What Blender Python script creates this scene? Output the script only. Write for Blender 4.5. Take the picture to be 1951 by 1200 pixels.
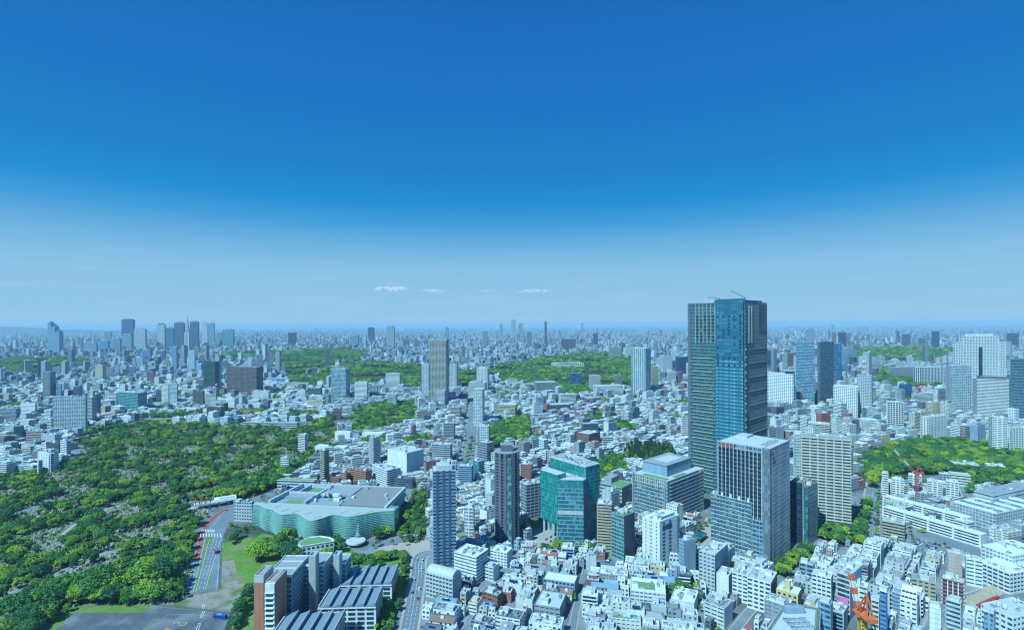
import bpy, math, random
import numpy as np
from mathutils import Vector, Matrix
for _o in list(bpy.data.objects): bpy.data.objects.remove(_o)
SC = bpy.context.scene
COL = SC.collection
random.seed(7); RNG = np.random.default_rng(7)
R = math.radians
# ---------------------------------------------------------------- camera
F, CX, HY, H, TH = 1000.0, 975.5, 619.0, 230.0, 0.0044   # focal length and horizon in photo pixels, eye height in metres, roll
cd = bpy.data.cameras.new('camera'); cam = bpy.data.objects.new('camera', cd); COL.objects.link(cam)
cd.sensor_width = 36.0; cd.lens = 36.0 * F / 1951.0; cd.shift_y = (HY - 600) / 1951.0
cd.clip_start = 1.0; cd.clip_end = 200000.0
cam.matrix_world = Matrix.Translation((0, 0, H)) @ Matrix.Rotation(R(90), 4, 'X') @ Matrix.Rotation(-TH, 4, 'Z')
SC.camera = cam
# ---------------------------------------------------------------- sky
SUN_AZ, SUN_EL = R(222), R(50)      # clockwise from +Y: behind the camera and to its left
to_sun = Vector((math.sin(SUN_AZ) * math.cos(SUN_EL), math.cos(SUN_AZ) * math.cos(SUN_EL), math.sin(SUN_EL)))
def lin(c):
    return tuple(((x / 255) / 12.92 if x / 255 <= .04045 else ((x / 255 + .055) / 1.055) ** 2.4) for x in c)
W = bpy.data.worlds.new('World'); SC.world = W; W.use_nodes = True
nt = W.node_tree; N = nt.nodes; L = nt.links; N.clear()
wo = N.new('ShaderNodeOutputWorld'); bg = N.new('ShaderNodeBackground'); bg.inputs[1].default_value = 0.1
sky = N.new('ShaderNodeTexSky'); sky.sky_type = 'NISHITA'; sky.sun_disc = False; sky.sun_elevation = SUN_EL; sky.sun_rotation = SUN_AZ
sky.altitude = 200; sky.dust_density = 1.0; sky.ozone_density = 3.0
tc = N.new('ShaderNodeTexCoord'); sep = N.new('ShaderNodeSeparateXYZ'); L.new(tc.outputs['Generated'], sep.inputs[0])
ramp = N.new('ShaderNodeValToRGB'); L.new(sep.outputs[2], ramp.inputs[0])
stops = [(0, (158, 205, 235)), (.03, (148, 199, 232)), (.10, (138, 194, 230)), (.145, (108, 178, 225)), (.185, (66, 158, 219)), (.222, (31, 143, 213)),
         (.28, (30, 130, 204)), (.38, (27, 118, 196)), (.52, (24, 108, 189)), (1.0, (21, 98, 179))]
cr = ramp.color_ramp
while len(cr.elements) < len(stops): cr.elements.new(.5)
for e, (p, c) in zip(cr.elements, stops):
    e.position = p; e.color = (*lin(c), 1)
sc10 = N.new('ShaderNodeVectorMath'); sc10.operation = 'SCALE'; sc10.inputs['Scale'].default_value = 9.0
L.new(ramp.outputs[0], sc10.inputs[0])
# thin streaks of cirrus low over the horizon
cmap = N.new('ShaderNodeMapping'); cmap.inputs['Scale'].default_value = (3, 3, 42); cmap.inputs['Rotation'].default_value = (R(1.5), R(-3.0), 0)
L.new(tc.outputs['Generated'], cmap.inputs[0])
cn = N.new('ShaderNodeTexNoise'); cn.inputs['Scale'].default_value = 2.2; cn.inputs['Detail'].default_value = 6; L.new(cmap.outputs[0], cn.inputs[0])
cc = N.new('ShaderNodeMapRange'); cc.inputs[1].default_value = .5; cc.inputs[2].default_value = .85; cc.inputs[3].default_value = 0; cc.inputs[4].default_value = .2
L.new(cn.outputs[0], cc.inputs[0])
cb = N.new('ShaderNodeMapRange'); cb.inputs[1].default_value = .17; cb.inputs[2].default_value = .09; cb.inputs[3].default_value = 0; cb.inputs[4].default_value = 1
L.new(sep.outputs[2], cb.inputs[0])
cm = N.new('ShaderNodeMath'); cm.operation = 'MULTIPLY'; L.new(cc.outputs[0], cm.inputs[0]); L.new(cb.outputs[0], cm.inputs[1])
mixc = N.new('ShaderNodeMix'); mixc.data_type = 'RGBA'; L.new(cm.outputs[0], mixc.inputs[0]); L.new(sc10.outputs[0], mixc.inputs[6]); mixc.inputs[7].default_value = (5.0, 6.4, 7.9, 1)
tint = N.new('ShaderNodeVectorMath'); tint.operation = 'MULTIPLY'; tint.inputs[1].default_value = (.45, .55, .75); L.new(sky.outputs[0], tint.inputs[0])
mixs = N.new('ShaderNodeMix'); mixs.data_type = 'RGBA'; mixs.inputs[0].default_value = .03
L.new(mixc.outputs[2], mixs.inputs[6]); L.new(tint.outputs[0], mixs.inputs[7])
L.new(mixs.outputs[2], bg.inputs[0]); L.new(bg.outputs[0], wo.inputs[0])
# ---------------------------------------------------------------- sun and exposure
sl = bpy.data.lights.new('sun', 'SUN'); sl.energy = 5.0; sl.angle = R(.5); sl.color = (.8, 1.0, 1.0)
so = bpy.data.objects.new('sun', sl); COL.objects.link(so); so.rotation_euler = (-to_sun).to_track_quat('-Z', 'Y').to_euler(); so.location = (-400, -400, 900)
vs = SC.view_settings; vs.view_transform = 'Standard'; vs.look = 'None'; vs.exposure = 0.15; vs.gamma = 1.0; vs.use_curve_mapping = False
cy = SC.cycles; cy.max_bounces = 6; cy.diffuse_bounces = 3; cy.glossy_bounces = 3; cy.transmission_bounces = 3; cy.volume_bounces = 2; cy.transparent_max_bounces = 6
cy.sample_clamp_indirect = 4.0; cy.caustics_reflective = False; cy.caustics_refractive = False
cy.use_denoising = True; cy.filter_width = 1.2
try: cy.denoiser = 'OPENIMAGEDENOISE'; cy.denoising_prefilter = 'ACCURATE'; cy.denoising_input_passes = 'RGB_ALBEDO_NORMAL'
except Exception: pass
# ---------------------------------------------------------------- geometry of the place, read off the photograph
def ray(px, py):
    dx = (px - CX) / F; dz = -(py - HY) / F; s = math.sin(TH); c = math.cos(TH)
    return dx * c + dz * s, -dx * s + dz * c
def G(px, py, z=0.0):                       # the spot at height z seen at a pixel
    dx, dz = ray(px, py); Y = (z - H) / dz
    return (dx * Y, Y)
def zat(px, py, Y): return H + ray(px, py)[1] * Y
def pix(x, y, z=0.0):                       # world to photo pixel
    a, b = x / y, (z - H) / y; s = math.sin(TH); c = math.cos(TH)
    return CX + F * (a * c - b * s), HY - F * (a * s + b * c)
# ---------------------------------------------------------------- materials
MATS = {}
def nodes(m):
    m.use_nodes = True; n = m.node_tree; return n, n.nodes, n.links, n.nodes['Principled BSDF']
def paint(name, col, rough=.75, var=.18, scale=.12, spec=.3, metal=0., streak=True, bump=0.):
    """plain surface with uneven tone and rain streaks"""
    if name in MATS: return MATS[name]
    m = bpy.data.materials.new(name); n, nn, ll, b = nodes(m)
    b.inputs['Roughness'].default_value = rough; b.inputs['Metallic'].default_value = metal; b.inputs['Specular IOR Level'].default_value = spec
    t = nn.new('ShaderNodeTexCoord'); mp = nn.new('ShaderNodeMapping'); mp.inputs['Scale'].default_value = (1, 1, .22 if streak else 1)
    ll.new(t.outputs['Object'], mp.inputs[0])
    no = nn.new('ShaderNodeTexNoise'); no.inputs['Scale'].default_value = scale * 3; no.inputs['Detail'].default_value = 5; no.inputs['Roughness'].default_value = .65
    ll.new(mp.outputs[0], no.inputs[0])
    oi = nn.new('ShaderNodeObjectInfo')
    mr = nn.new('ShaderNodeMapRange'); mr.inputs[1].default_value = .25; mr.inputs[2].default_value = .75; mr.inputs[3].default_value = 1 - var; mr.inputs[4].default_value = 1 + var * .6
    ll.new(no.outputs[0], mr.inputs[0])
    sm = nn.new('ShaderNodeVectorMath'); sm.operation = 'SCALE'; sm.inputs[0].default_value = (col[0] * .79, col[1] * .96 + .014, min(.8, col[2] * .98 + .045)); ll.new(mr.outputs[0], sm.inputs['Scale'])
    ll.new(sm.outputs[0], b.inputs['Base Color'])
    if bump:
        bp = nn.new('ShaderNodeBump'); bp.inputs['Strength'].default_value = bump; bp.inputs['Distance'].default_value = .1; ll.new(no.outputs[0], bp.inputs['Height']); ll.new(bp.outputs[0], b.inputs['Normal'])
    MATS[name] = m; return m
def glass(name, col, col2, bay=3., fh=3.6, rough=.12, frac=.35, spec=.6, metal=0., mull=.0, mcol=(.3, .33, .35)):
    """window glass; panes differ by blinds and rooms behind; mull draws a fine glazing-bar print too thin to model"""
    if name in MATS: return MATS[name]
    m = bpy.data.materials.new(name); n, nn, ll, b = nodes(m)
    b.inputs['Roughness'].default_value = rough; b.inputs['Specular IOR Level'].default_value = spec; b.inputs['Metallic'].default_value = metal
    t = nn.new('ShaderNodeTexCoord')
    dv = nn.new('ShaderNodeVectorMath'); dv.operation = 'DIVIDE'; dv.inputs[1].default_value = (bay, bay, fh); ll.new(t.outputs['Object'], dv.inputs[0])
    ad = nn.new('ShaderNodeVectorMath'); ad.operation = 'ADD'; ad.inputs[1].default_value = (.371, .371, .013); ll.new(dv.outputs[0], ad.inputs[0])
    fl = nn.new('ShaderNodeVectorMath'); fl.operation = 'FLOOR'; ll.new(ad.outputs[0], fl.inputs[0])
    wn = nn.new('ShaderNodeTexWhiteNoise'); wn.noise_dimensions = '3D'; ll.new(fl.outputs[0], wn.inputs[0])
    mr = nn.new('ShaderNodeMapRange'); mr.inputs[1].default_value = 1 - frac; mr.inputs[2].default_value = 1.0; ll.new(wn.outputs['Value'], mr.inputs[0])
    mx = nn.new('ShaderNodeMix'); mx.data_type = 'RGBA'; mx.inputs[6].default_value = (*col, 1); mx.inputs[7].default_value = (*col2, 1); ll.new(mr.outputs[0], mx.inputs[0])
    last = mx.outputs[2]
    ll.new(last, b.inputs['Base Color'])
    MATS[name] = m; return m
# ---------------------------------------------------------------- mesh building
class MB:
    def __init__(s): s.v = []; s.f = []; s.m = []
    def quad(s, a, b, c, d, m=0):
        i = len(s.v); s.v += [a, b, c, d]; s.f.append((i, i + 1, i + 2, i + 3)); s.m.append(m)
    def box(s, x0, x1, y0, y1, z0, z1, m=0, bottom=True):
        i = len(s.v)
        s.v += [(x0, y0, z0), (x1, y0, z0), (x1, y1, z0), (x0, y1, z0), (x0, y0, z1), (x1, y0, z1), (x1, y1, z1), (x0, y1, z1)]
        fs = [(4, 5, 6, 7), (0, 1, 5, 4), (1, 2, 6, 5), (2, 3, 7, 6), (3, 0, 4, 7)]
        if bottom: fs.append((3, 2, 1, 0))
        for q in fs: s.f.append(tuple(i + k for k in q)); s.m.append(m)
        return s
    def prism(s, poly, z0, z1, m=0, mt=None):
        n = len(poly); i = len(s.v)
        z1s = z1 if hasattr(z1, '__len__') else [z1] * n
        s.v += [(p[0], p[1], z0) for p in poly] + [(p[0], p[1], z) for p, z in zip(poly, z1s)]
        s.f.append(tuple(range(i + n, i + 2 * n))); s.m.append(m if mt is None else mt)
        s.f.append(tuple(range(i + n - 1, i - 1, -1))); s.m.append(m)
        for k in range(n):
            s.f.append((i + k, i + (k + 1) % n, i + n + (k + 1) % n, i + n + k)); s.m.append(m)
        return s
    def cyl(s, x, y, z0, z1, r0, r1=None, n=12, m=0):
        r1 = r0 if r1 is None else r1; i = len(s.v)
        for z, r in ((z0, r0), (z1, r1)):
            s.v += [(x + r * math.cos(2 * math.pi * k / n), y + r * math.sin(2 * math.pi * k / n), z) for k in range(n)]
        for k in range(n): s.f.append((i + k, i + (k + 1) % n, i + n + (k + 1) % n, i + n + k)); s.m.append(m)
        s.f.append(tuple(range(i + n, i + 2 * n))); s.m.append(m); s.f.append(tuple(range(i + n - 1, i - 1, -1))); s.m.append(m)
        return s
    def bar(s, a, b, w, m=0):
        a = Vector(a); b = Vector(b); d = b - a
        if d.length < 1e-6: return s
        d.normalize(); up = Vector((0, 0, 1)) if abs(d.z) < .9 else Vector((1, 0, 0))
        p = d.cross(up).normalized() * (w / 2); q = d.cross(p).normalized() * (w / 2); i = len(s.v)
        for e in (a, b): s.v += [tuple(e + p + q), tuple(e - p + q), tuple(e - p - q), tuple(e + p - q)]
        for k in range(4): s.f.append((i + k, i + (k + 1) % 4, i + 4 + (k + 1) % 4, i + 4 + k)); s.m.append(m)
        s.f.append((i + 3, i + 2, i + 1, i)); s.m.append(m); s.f.append((i + 4, i + 5, i + 6, i + 7)); s.m.append(m)
        return s
    def mesh(s, name, mats):
        me = bpy.data.meshes.new(name); me.from_pydata(s.v, [], s.f)
        for q in (mats if isinstance(mats, (list, tuple)) else [mats]): me.materials.append(q)
        if any(s.m): me.polygons.foreach_set('material_index', s.m)
        return me
    def build(s, name, mats, parent=None, loc=(0, 0, 0), kind=None, rz=0.):
        return put(name, s.mesh(name, mats), parent, loc, kind, rz)
def put(name, me, parent=None, loc=(0, 0, 0), kind=None, rz=0.):
    o = bpy.data.objects.new(name, me); COL.objects.link(o); o.location = loc
    if rz: o.rotation_euler = (0, 0, rz)
    if parent is not None: o.parent = parent
    if kind: o['kind'] = kind
    return o
def tag(o, label, cat=None, group=None, kind=None):
    o['label'] = label
    if cat: o['category'] = cat
    if group: o['group'] = group
    if kind: o['kind'] = kind
    return o
def thing(name, label, cat, loc, rz=0., group=None):
    o = bpy.data.objects.new(name, None); COL.objects.link(o); o.location = loc; o.rotation_euler = (0, 0, rz); o.empty_display_size = 2
    return tag(o, label, cat, group)
def struct(name, mb, mats, label, loc=(0, 0, 0)):
    o = mb.build(name, mats, None, loc); return tag(o, label, None, None, 'structure')
# ---------------------------------------------------------------- which ground is taken (2 m cells)
GX0, GX1, GY0, GY1, GC = -1900., 1900., 300., 2300., 2.0
OCC = np.zeros((int((GY1 - GY0) / GC), int((GX1 - GX0) / GC)), np.uint8)
_cx = GX0 + (np.arange(OCC.shape[1]) + .5) * GC; _cy = GY0 + (np.arange(OCC.shape[0]) + .5) * GC
def inpoly(X, Y, poly):
    ins = np.zeros(X.shape, bool); n = len(poly); j = n - 1
    for i in range(n):
        xi, yi = poly[i]; xj, yj = poly[j]
        if yi != yj:
            c = ((yi > Y) != (yj > Y)) & (X < (xj - xi) * (Y - yi) / (yj - yi) + xi); ins ^= c
        j = i
    return ins
def occupy(poly, val=1):
    xs = [p[0] for p in poly]; ys = [p[1] for p in poly]
    a = max(0, int((min(xs) - GX0) / GC)); b = min(OCC.shape[1], int((max(xs) - GX0) / GC) + 2); c = max(0, int((min(ys) - GY0) / GC)); d = min(OCC.shape[0], int((max(ys) - GY0) / GC) + 2)
    if a >= b or c >= d: return
    X, Y = np.meshgrid(_cx[a:b], _cy[c:d]); OCC[c:d, a:b][inpoly(X, Y, poly)] = val
def rect(cx, cy, w, d, a, grow=0.):
    c, s = math.cos(a), math.sin(a); w = w / 2 + grow; d = d / 2 + grow
    return [(cx + x * c - y * s, cy + x * s + y * c) for x, y in ((-w, -d), (w, -d), (w, d), (-w, d))]
def free(poly):
    xs = [p[0] for p in poly]; ys = [p[1] for p in poly]
    if min(xs) < GX0 or max(xs) > GX1 or min(ys) < GY0 or max(ys) > GY1: return False
    a = int((min(xs) - GX0) / GC); b = int((max(xs) - GX0) / GC) + 1; c = int((min(ys) - GY0) / GC); d = int((max(ys) - GY0) / GC) + 1
    sub = OCC[c:d, a:b]
    if not sub.any(): return True
    X, Y = np.meshgrid(_cx[a:b], _cy[c:d]); return not (sub.astype(bool) & inpoly(X, Y, poly)).any()
def ribbon(pts, w):                          # a strip of ground of width w along a line
    out_l, out_r = [], []
    for i, p in enumerate(pts):
        q0 = pts[max(0, i - 1)]; q1 = pts[min(len(pts) - 1, i + 1)]
        d = Vector((q1[0] - q0[0], q1[1] - q0[1])).normalized(); n = Vector((-d.y, d.x)) * (w / 2)
        out_l.append((p[0] + n.x, p[1] + n.y)); out_r.append((p[0] - n.x, p[1] - n.y))
    return out_l, out_r
def smooth(pts, n=6):                        # Catmull-Rom through the points
    P = [np.array(p, float) for p in pts]; P = [2 * P[0] - P[1]] + P + [2 * P[-1] - P[-2]]; out = []
    for i in range(1, len(P) - 2):
        for t in np.linspace(0, 1, n, endpoint=False):
            a, b, c, d = P[i - 1:i + 3]
            out.append(tuple(.5 * (2 * b + (c - a) * t + (2 * a - 5 * b + 4 * c - d) * t * t + (3 * b - a - 3 * c + d) * t ** 3)))
    out.append(tuple(P[-2])); return out
# ================================================================ ground, roads, water-flat things
def ground_mat(name, c1, c2, scale, rough=.9, c3=None, s3=.02, bump=0.):
    m = bpy.data.materials.new(name); n, nn, ll, b = nodes(m); b.inputs['Roughness'].default_value = rough; b.inputs['Specular IOR Level'].default_value = .2
    g = nn.new('ShaderNodeNewGeometry')
    no = nn.new('ShaderNodeTexNoise'); no.inputs['Scale'].default_value = scale; no.inputs['Detail'].default_value = 8; no.inputs['Roughness'].default_value = .7; ll.new(g.outputs['Position'], no.inputs[0])
    mr = nn.new('ShaderNodeMapRange'); mr.inputs[1].default_value = .35; mr.inputs[2].default_value = .65; ll.new(no.outputs[0], mr.inputs[0])
    mx = nn.new('ShaderNodeMix'); mx.data_type = 'RGBA'; mx.inputs[6].default_value = (*c1, 1); mx.inputs[7].default_value = (*c2, 1); ll.new(mr.outputs[0], mx.inputs[0])
    out = mx.outputs[2]
    if c3:
        n3 = nn.new('ShaderNodeTexNoise'); n3.inputs['Scale'].default_value = s3; n3.inputs['Detail'].default_value = 4; ll.new(g.outputs['Position'], n3.inputs[0])
        m3 = nn.new('ShaderNodeMapRange'); m3.inputs[1].default_value = .5; m3.inputs[2].default_value = .62; ll.new(n3.outputs[0], m3.inputs[0])
        x3 = nn.new('ShaderNodeMix'); x3.data_type = 'RGBA'; ll.new(m3.outputs[0], x3.inputs[0]); ll.new(out, x3.inputs[6]); x3.inputs[7].default_value = (*c3, 1); out = x3.outputs[2]
    ll.new(out, b.inputs['Base Color'])
    if bump:
        bp = nn.new('ShaderNodeBump'); bp.inputs['Strength'].default_value = bump; bp.inputs['Distance'].default_value = .3; ll.new(no.outputs[0], bp.inputs['Height']); ll.new(bp.outputs[0], b.inputs['Normal'])
    return m
M_URBAN = ground_mat('urban_ground', (.11, .16, .2), (.24, .3, .34), .03, c3=(.05, .075, .045), s3=.006)
M_ASPH = ground_mat('asphalt', (.12, .18, .23), (.16, .23, .28), .25, c3=(.18, .25, .3), s3=.03)
M_ASPH2 = ground_mat('asphalt_worn', (.075, .1, .13), (.11, .14, .175), .12, c3=(.16, .2, .24), s3=.035)
M_PAVE = ground_mat('paving', (.3, .3, .29), (.4, .4, .39), .4)
M_GRASS = ground_mat('lawn_grass', (.075, .19, .035), (.14, .28, .06), .12, c3=(.17, .24, .09), s3=.05, bump=.4)
M_SOIL = ground_mat('cemetery_soil', (.1, .15, .09), (.19, .23, .18), .3, c3=(.05, .15, .04), s3=.05)
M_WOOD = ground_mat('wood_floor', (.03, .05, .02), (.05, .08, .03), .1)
M_GRAVEL = ground_mat('gravel', (.2, .21, .2), (.3, .3, .29), .3, c3=(.12, .17, .07), s3=.06)
M_WHITE = paint('white_line', (.75, .75, .74), .6, .2, .5)
M_YEL = paint('yellow_line', (.7, .45, .05), .6, .2, .5)
M_RED = ground_mat('red_lane', (.3, .07, .05), (.38, .1, .07), .3)
M_KERB = paint('kerb_stone', (.42, .42, .41), .8)
g = MB(); g.quad((-60000, -4000, 0), (60000, -4000, 0), (60000, 60000, 0), (-60000, 60000, 0))
struct('ground', g, M_URBAN, 'grey city ground running out to the horizon')
def sheet(name, pxpoly, mat, label, z, world=False, occ=True):
    poly = pxpoly if world else [G(*p) for p in pxpoly]
    a = sum(poly[i][0] * poly[(i + 1) % len(poly)][1] - poly[(i + 1) % len(poly)][0] * poly[i][1] for i in range(len(poly)))
    if a < 0: poly = poly[::-1]
    mb = MB(); mb.v = [(x, y, 0) for x, y in poly]; mb.f = [tuple(range(len(poly)))]; mb.m = [0]
    o = struct(name, mb, mat, label, (0, 0, z))
    if occ: occupy(poly)
    return poly
def road(name, px, w, label, mat=None, z=.06, world=False, pave=2.0, occ=True, dash=True, n=6):
    pts = smooth(px if world else [G(*p) for p in px], n)
    l, r = ribbon(pts, w); poly = l + r[::-1]
    mb = MB()
    for i in range(len(pts) - 1): mb.quad((*r[i], z), (*r[i + 1], z), (*l[i + 1], z), (*l[i], z))
    o = struct(name, mb, mat or M_ASPH, label)
    if pave:
        for sgn in (1, -1):
            k = MB()
            a, _ = ribbon(pts, sgn * (w + .02)); c, _ = ribbon(pts, sgn * (w + 2 * pave))
            for i in range(len(pts) - 1):
                A, B, C, D = a[i], a[i + 1], c[i + 1], c[i]
                if sgn < 0: A, B, C, D = D, C, B, A
                k.quad((*D, .2), (*C, .2), (*B, .2), (*A, .2)) if sgn < 0 else k.quad((*A, .2), (*B, .2), (*C, .2), (*D, .2))
                k.quad((*a[i], 0), (*a[i + 1], 0), (*a[i + 1], .2), (*a[i], .2))
            q = k.build('pavement', M_PAVE, o); 
    if dash:
        d = MB()
        for off in ([0] if w < 9 else [-w / 4, 0, w / 4]):
            for i in range(0, len(pts) - 1):
                p, q = Vector(pts[i]), Vector(pts[i + 1]); ln = (q - p).length; t = (q - p).normalized(); nn_ = Vector((-t.y, t.x)) * off
                s = 0.
                while s < ln - 2:
                    a = p + t * s + nn_; b = p + t * min(s + (2.8 if off else 4.5), ln) + nn_; h = Vector((-t.y, t.x)) * .13
                    d.quad((*(a - h), z + .012), (*(b - h), z + .012), (*(b + h), z + .012), (*(a + h), z + .012)); s += 8
        if d.f: d.build('lane_marking', M_WHITE, o)
    if occ:
        for i in range(len(pts) - 1):
            ll_, rr_ = ribbon(pts[i:i + 2], w + 2 * pave); occupy(ll_ + rr_[::-1])
    return pts
# --- parks and woods (green floors; the trees follow below)
PARKS = {}
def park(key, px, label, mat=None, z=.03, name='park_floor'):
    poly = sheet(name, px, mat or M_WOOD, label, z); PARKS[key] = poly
park('cemetery', [(-60, 905), (100, 902), (150, 868), (168, 818), (270, 806), (420, 812), (470, 816), (560, 812), (640, 797), (642, 835), (578, 880), (535, 905), (470, 925), (395, 962), (400, 985), (372, 1005), (372, 1035), (352, 1142), (300, 1152), (140, 1157), (62, 1218), (-60, 1262)],
     'cemetery grounds of pale soil and turf under the trees', M_SOIL, .03, 'cemetery_ground')
park('bank', [(398, 956), (440, 932), (500, 912), (560, 893), (572, 896), (525, 930), (478, 946), (446, 956)], 'wooded bank between cemetery and museum')
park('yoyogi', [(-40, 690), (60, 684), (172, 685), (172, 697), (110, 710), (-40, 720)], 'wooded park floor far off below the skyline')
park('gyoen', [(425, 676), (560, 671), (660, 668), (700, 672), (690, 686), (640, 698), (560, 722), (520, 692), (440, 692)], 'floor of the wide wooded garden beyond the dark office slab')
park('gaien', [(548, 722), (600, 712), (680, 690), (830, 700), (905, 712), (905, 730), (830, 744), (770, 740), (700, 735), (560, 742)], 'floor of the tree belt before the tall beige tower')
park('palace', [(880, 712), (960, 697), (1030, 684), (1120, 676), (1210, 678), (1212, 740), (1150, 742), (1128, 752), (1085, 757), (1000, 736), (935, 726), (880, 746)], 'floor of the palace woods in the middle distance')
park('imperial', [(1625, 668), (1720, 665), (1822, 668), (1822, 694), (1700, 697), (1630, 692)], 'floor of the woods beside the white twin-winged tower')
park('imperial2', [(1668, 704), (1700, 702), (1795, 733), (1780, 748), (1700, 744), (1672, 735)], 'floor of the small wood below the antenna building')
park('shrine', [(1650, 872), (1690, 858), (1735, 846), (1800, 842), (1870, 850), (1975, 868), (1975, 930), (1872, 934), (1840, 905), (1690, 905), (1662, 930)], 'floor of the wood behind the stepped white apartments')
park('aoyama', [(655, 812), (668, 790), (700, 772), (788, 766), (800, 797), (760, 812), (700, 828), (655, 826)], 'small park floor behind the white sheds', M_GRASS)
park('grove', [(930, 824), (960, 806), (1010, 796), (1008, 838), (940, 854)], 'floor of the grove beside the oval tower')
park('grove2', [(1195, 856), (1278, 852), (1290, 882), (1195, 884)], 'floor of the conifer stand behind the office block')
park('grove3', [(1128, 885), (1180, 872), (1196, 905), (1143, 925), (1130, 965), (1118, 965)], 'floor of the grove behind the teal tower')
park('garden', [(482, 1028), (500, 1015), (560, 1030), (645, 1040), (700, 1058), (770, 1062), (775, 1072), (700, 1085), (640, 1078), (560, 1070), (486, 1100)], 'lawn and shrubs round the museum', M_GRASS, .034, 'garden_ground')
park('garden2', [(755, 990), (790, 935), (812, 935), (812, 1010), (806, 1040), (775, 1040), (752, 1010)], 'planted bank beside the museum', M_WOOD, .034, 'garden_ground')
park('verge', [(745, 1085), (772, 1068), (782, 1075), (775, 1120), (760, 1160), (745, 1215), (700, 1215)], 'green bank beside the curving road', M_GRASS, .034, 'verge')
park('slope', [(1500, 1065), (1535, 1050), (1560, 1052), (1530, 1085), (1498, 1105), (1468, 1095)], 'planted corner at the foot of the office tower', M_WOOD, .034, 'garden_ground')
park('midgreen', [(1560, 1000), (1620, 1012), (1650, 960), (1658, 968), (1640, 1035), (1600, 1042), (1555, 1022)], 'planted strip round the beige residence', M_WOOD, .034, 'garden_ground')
# --- foreground left: trunk road, asphalt yard, lawn
sheet('lawn', [(420, 1035), (478, 1022), (486, 1030), (488, 1215), (440, 1215), (446, 1166), (425, 1118)], M_GRASS, 'mown lawn strip beside the trunk road', .04)
sheet('gravel_yard', [(424, 1068), (446, 1066), (455, 1112), (486, 1110), (462, 1140), (442, 1168), (300, 1153), (345, 1137), (420, 1118)], M_GRAVEL, 'pale gravel strip between lawn and trunk road', .046)
sheet('grass_edge', [(62, 1216), (136, 1157), (292, 1150), (270, 1169), (142, 1170), (96, 1216)], M_GRASS, 'bright grass edge of the asphalt yard', .046)
yard = sheet('asphalt_yard', [(88, 1216), (141, 1166), (264, 1167), (290, 1156), (441, 1168), (424, 1216)], M_ASPH2, 'dark asphalt landing yard with yellow markings', .052)
sheet('trunk_road', [(376, 1022), (362, 1012), (392, 992), (424, 968), (449, 968), (434, 1000), (426, 1019), (414, 1124), (355, 1132)], M_ASPH, 'wide grey trunk road with median strips', .05)
sheet('median', [(392, 1024), (398, 1024), (372, 1128), (368.5, 1128)], M_GRASS, 'narrow grass median of the trunk road', .06, occ=False)
sheet('median', [(397, 1019), (407, 1019), (398, 1040), (392, 1040)], M_GRASS, 'wedge of grass at the road junction', .064, occ=False)
sheet('median', [(402, 1085), (404.5, 1085), (397, 1124), (391, 1124)], M_GRASS, 'short grass median near the road end', .06, occ=False)
rl = road('bus_lane', [(374, 1066), (381, 1030), (390, 1006), (405, 988), (428, 970)], 5.0, 'red painted lane curving along the trunk road', M_RED, .062, pave=0, occ=False, dash=False)
mk = MB()
def line(mb, a, b, w, z):
    a = Vector(a); b = Vector(b); t = (b - a).normalized(); h = Vector((-t.y, t.x)) * (w / 2)
    mb.quad((*(a - h), z), (*(b - h), z), (*(b + h), z), (*(a + h), z))
def dashes(mb, a, b, w, z, on=4, gap=5):
    a = Vector(a); b = Vector(b); t = (b - a).normalized(); s = 0
    while s < (b - a).length: line(mb, a + t * s, a + t * (s + on), w, z); s += on + gap
for a, b in (((384.5, 1026), (362.5, 1128)), ((408, 1024), (379, 1124)), ((414, 1024), (386, 1124))): dashes(mk, G(*a), G(*b), .3, .075)
for a, b in (((379, 1025), (356.5, 1128)), ((391, 1026), (368, 1128)), ((399, 1026), (373, 1126)), ((422, 1020), (413, 1122)), ((420, 1028), (391, 1122))): line(mk, G(*a), G(*b), .25, .072)
for k in range(9):                                            # striped crossing
    x = 377 + k * 5.4; line(mk, G(x, 1016), G(x - .6, 1022.5), .9, .078)
for k in range(7): line(mk, G(402 + k * 2.4, 1003 - k * 3.2), G(408 + k * 2.4, 1001 - k * 3.2), .5, .078)
for k in range(8): line(mk, G(384 + k * 3.3, 1013), G(385 + k * 3.3, 1008), .8, .078)
tag(mk.build('lane_marking', M_WHITE), 'white lane lines and crossing stripes on the trunk road', None, None, 'structure')
yk = MB()                                                     # yellow marks of the yard
for a, b in (((330, 1184), (356, 1185)), ((356, 1185), (352, 1191)), ((352, 1191), (340, 1190)), ((330, 1184), (333, 1187)), ((338, 1187), (344, 1187)), ((315, 1195), (324, 1198)), ((324, 1198), (330, 1195)), ((313, 1199), (322, 1199)),
             ((262, 1205), (298, 1189)), ((270, 1200), (300, 1188)), ((298, 1189), (322, 1169)), ((322, 1169), (395, 1172)), ((392, 1175), (362, 1205))): line(yk, G(*a), G(*b), .55 if a[0] > 310 and b[0] < 360 and a[1] > 1180 else .22, .07)
tag(yk.build('yard_marking', M_YEL), 'yellow guide lines and letters painted on the asphalt yard', None, None, 'structure')
wk = MB()
for a, b in (((385, 1176), (390, 1164)), ((378, 1199), (382, 1187)), ((389, 1158), (391, 1150))):
    line(wk, G(*a), G(*b), .35, .07); line(wk, G(a[0] - 4, a[1]), G(b[0] - 4, b[1]), .35, .07); line(wk, G(a[0] - 4, a[1]), G(*a), .35, .074); line(wk, G(b[0] - 4, b[1]), G(*b), .35, .074)
tag(wk.build('bay_marking', M_WHITE), 'white bay outlines painted on the asphalt yard', None, None, 'structure')
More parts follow.
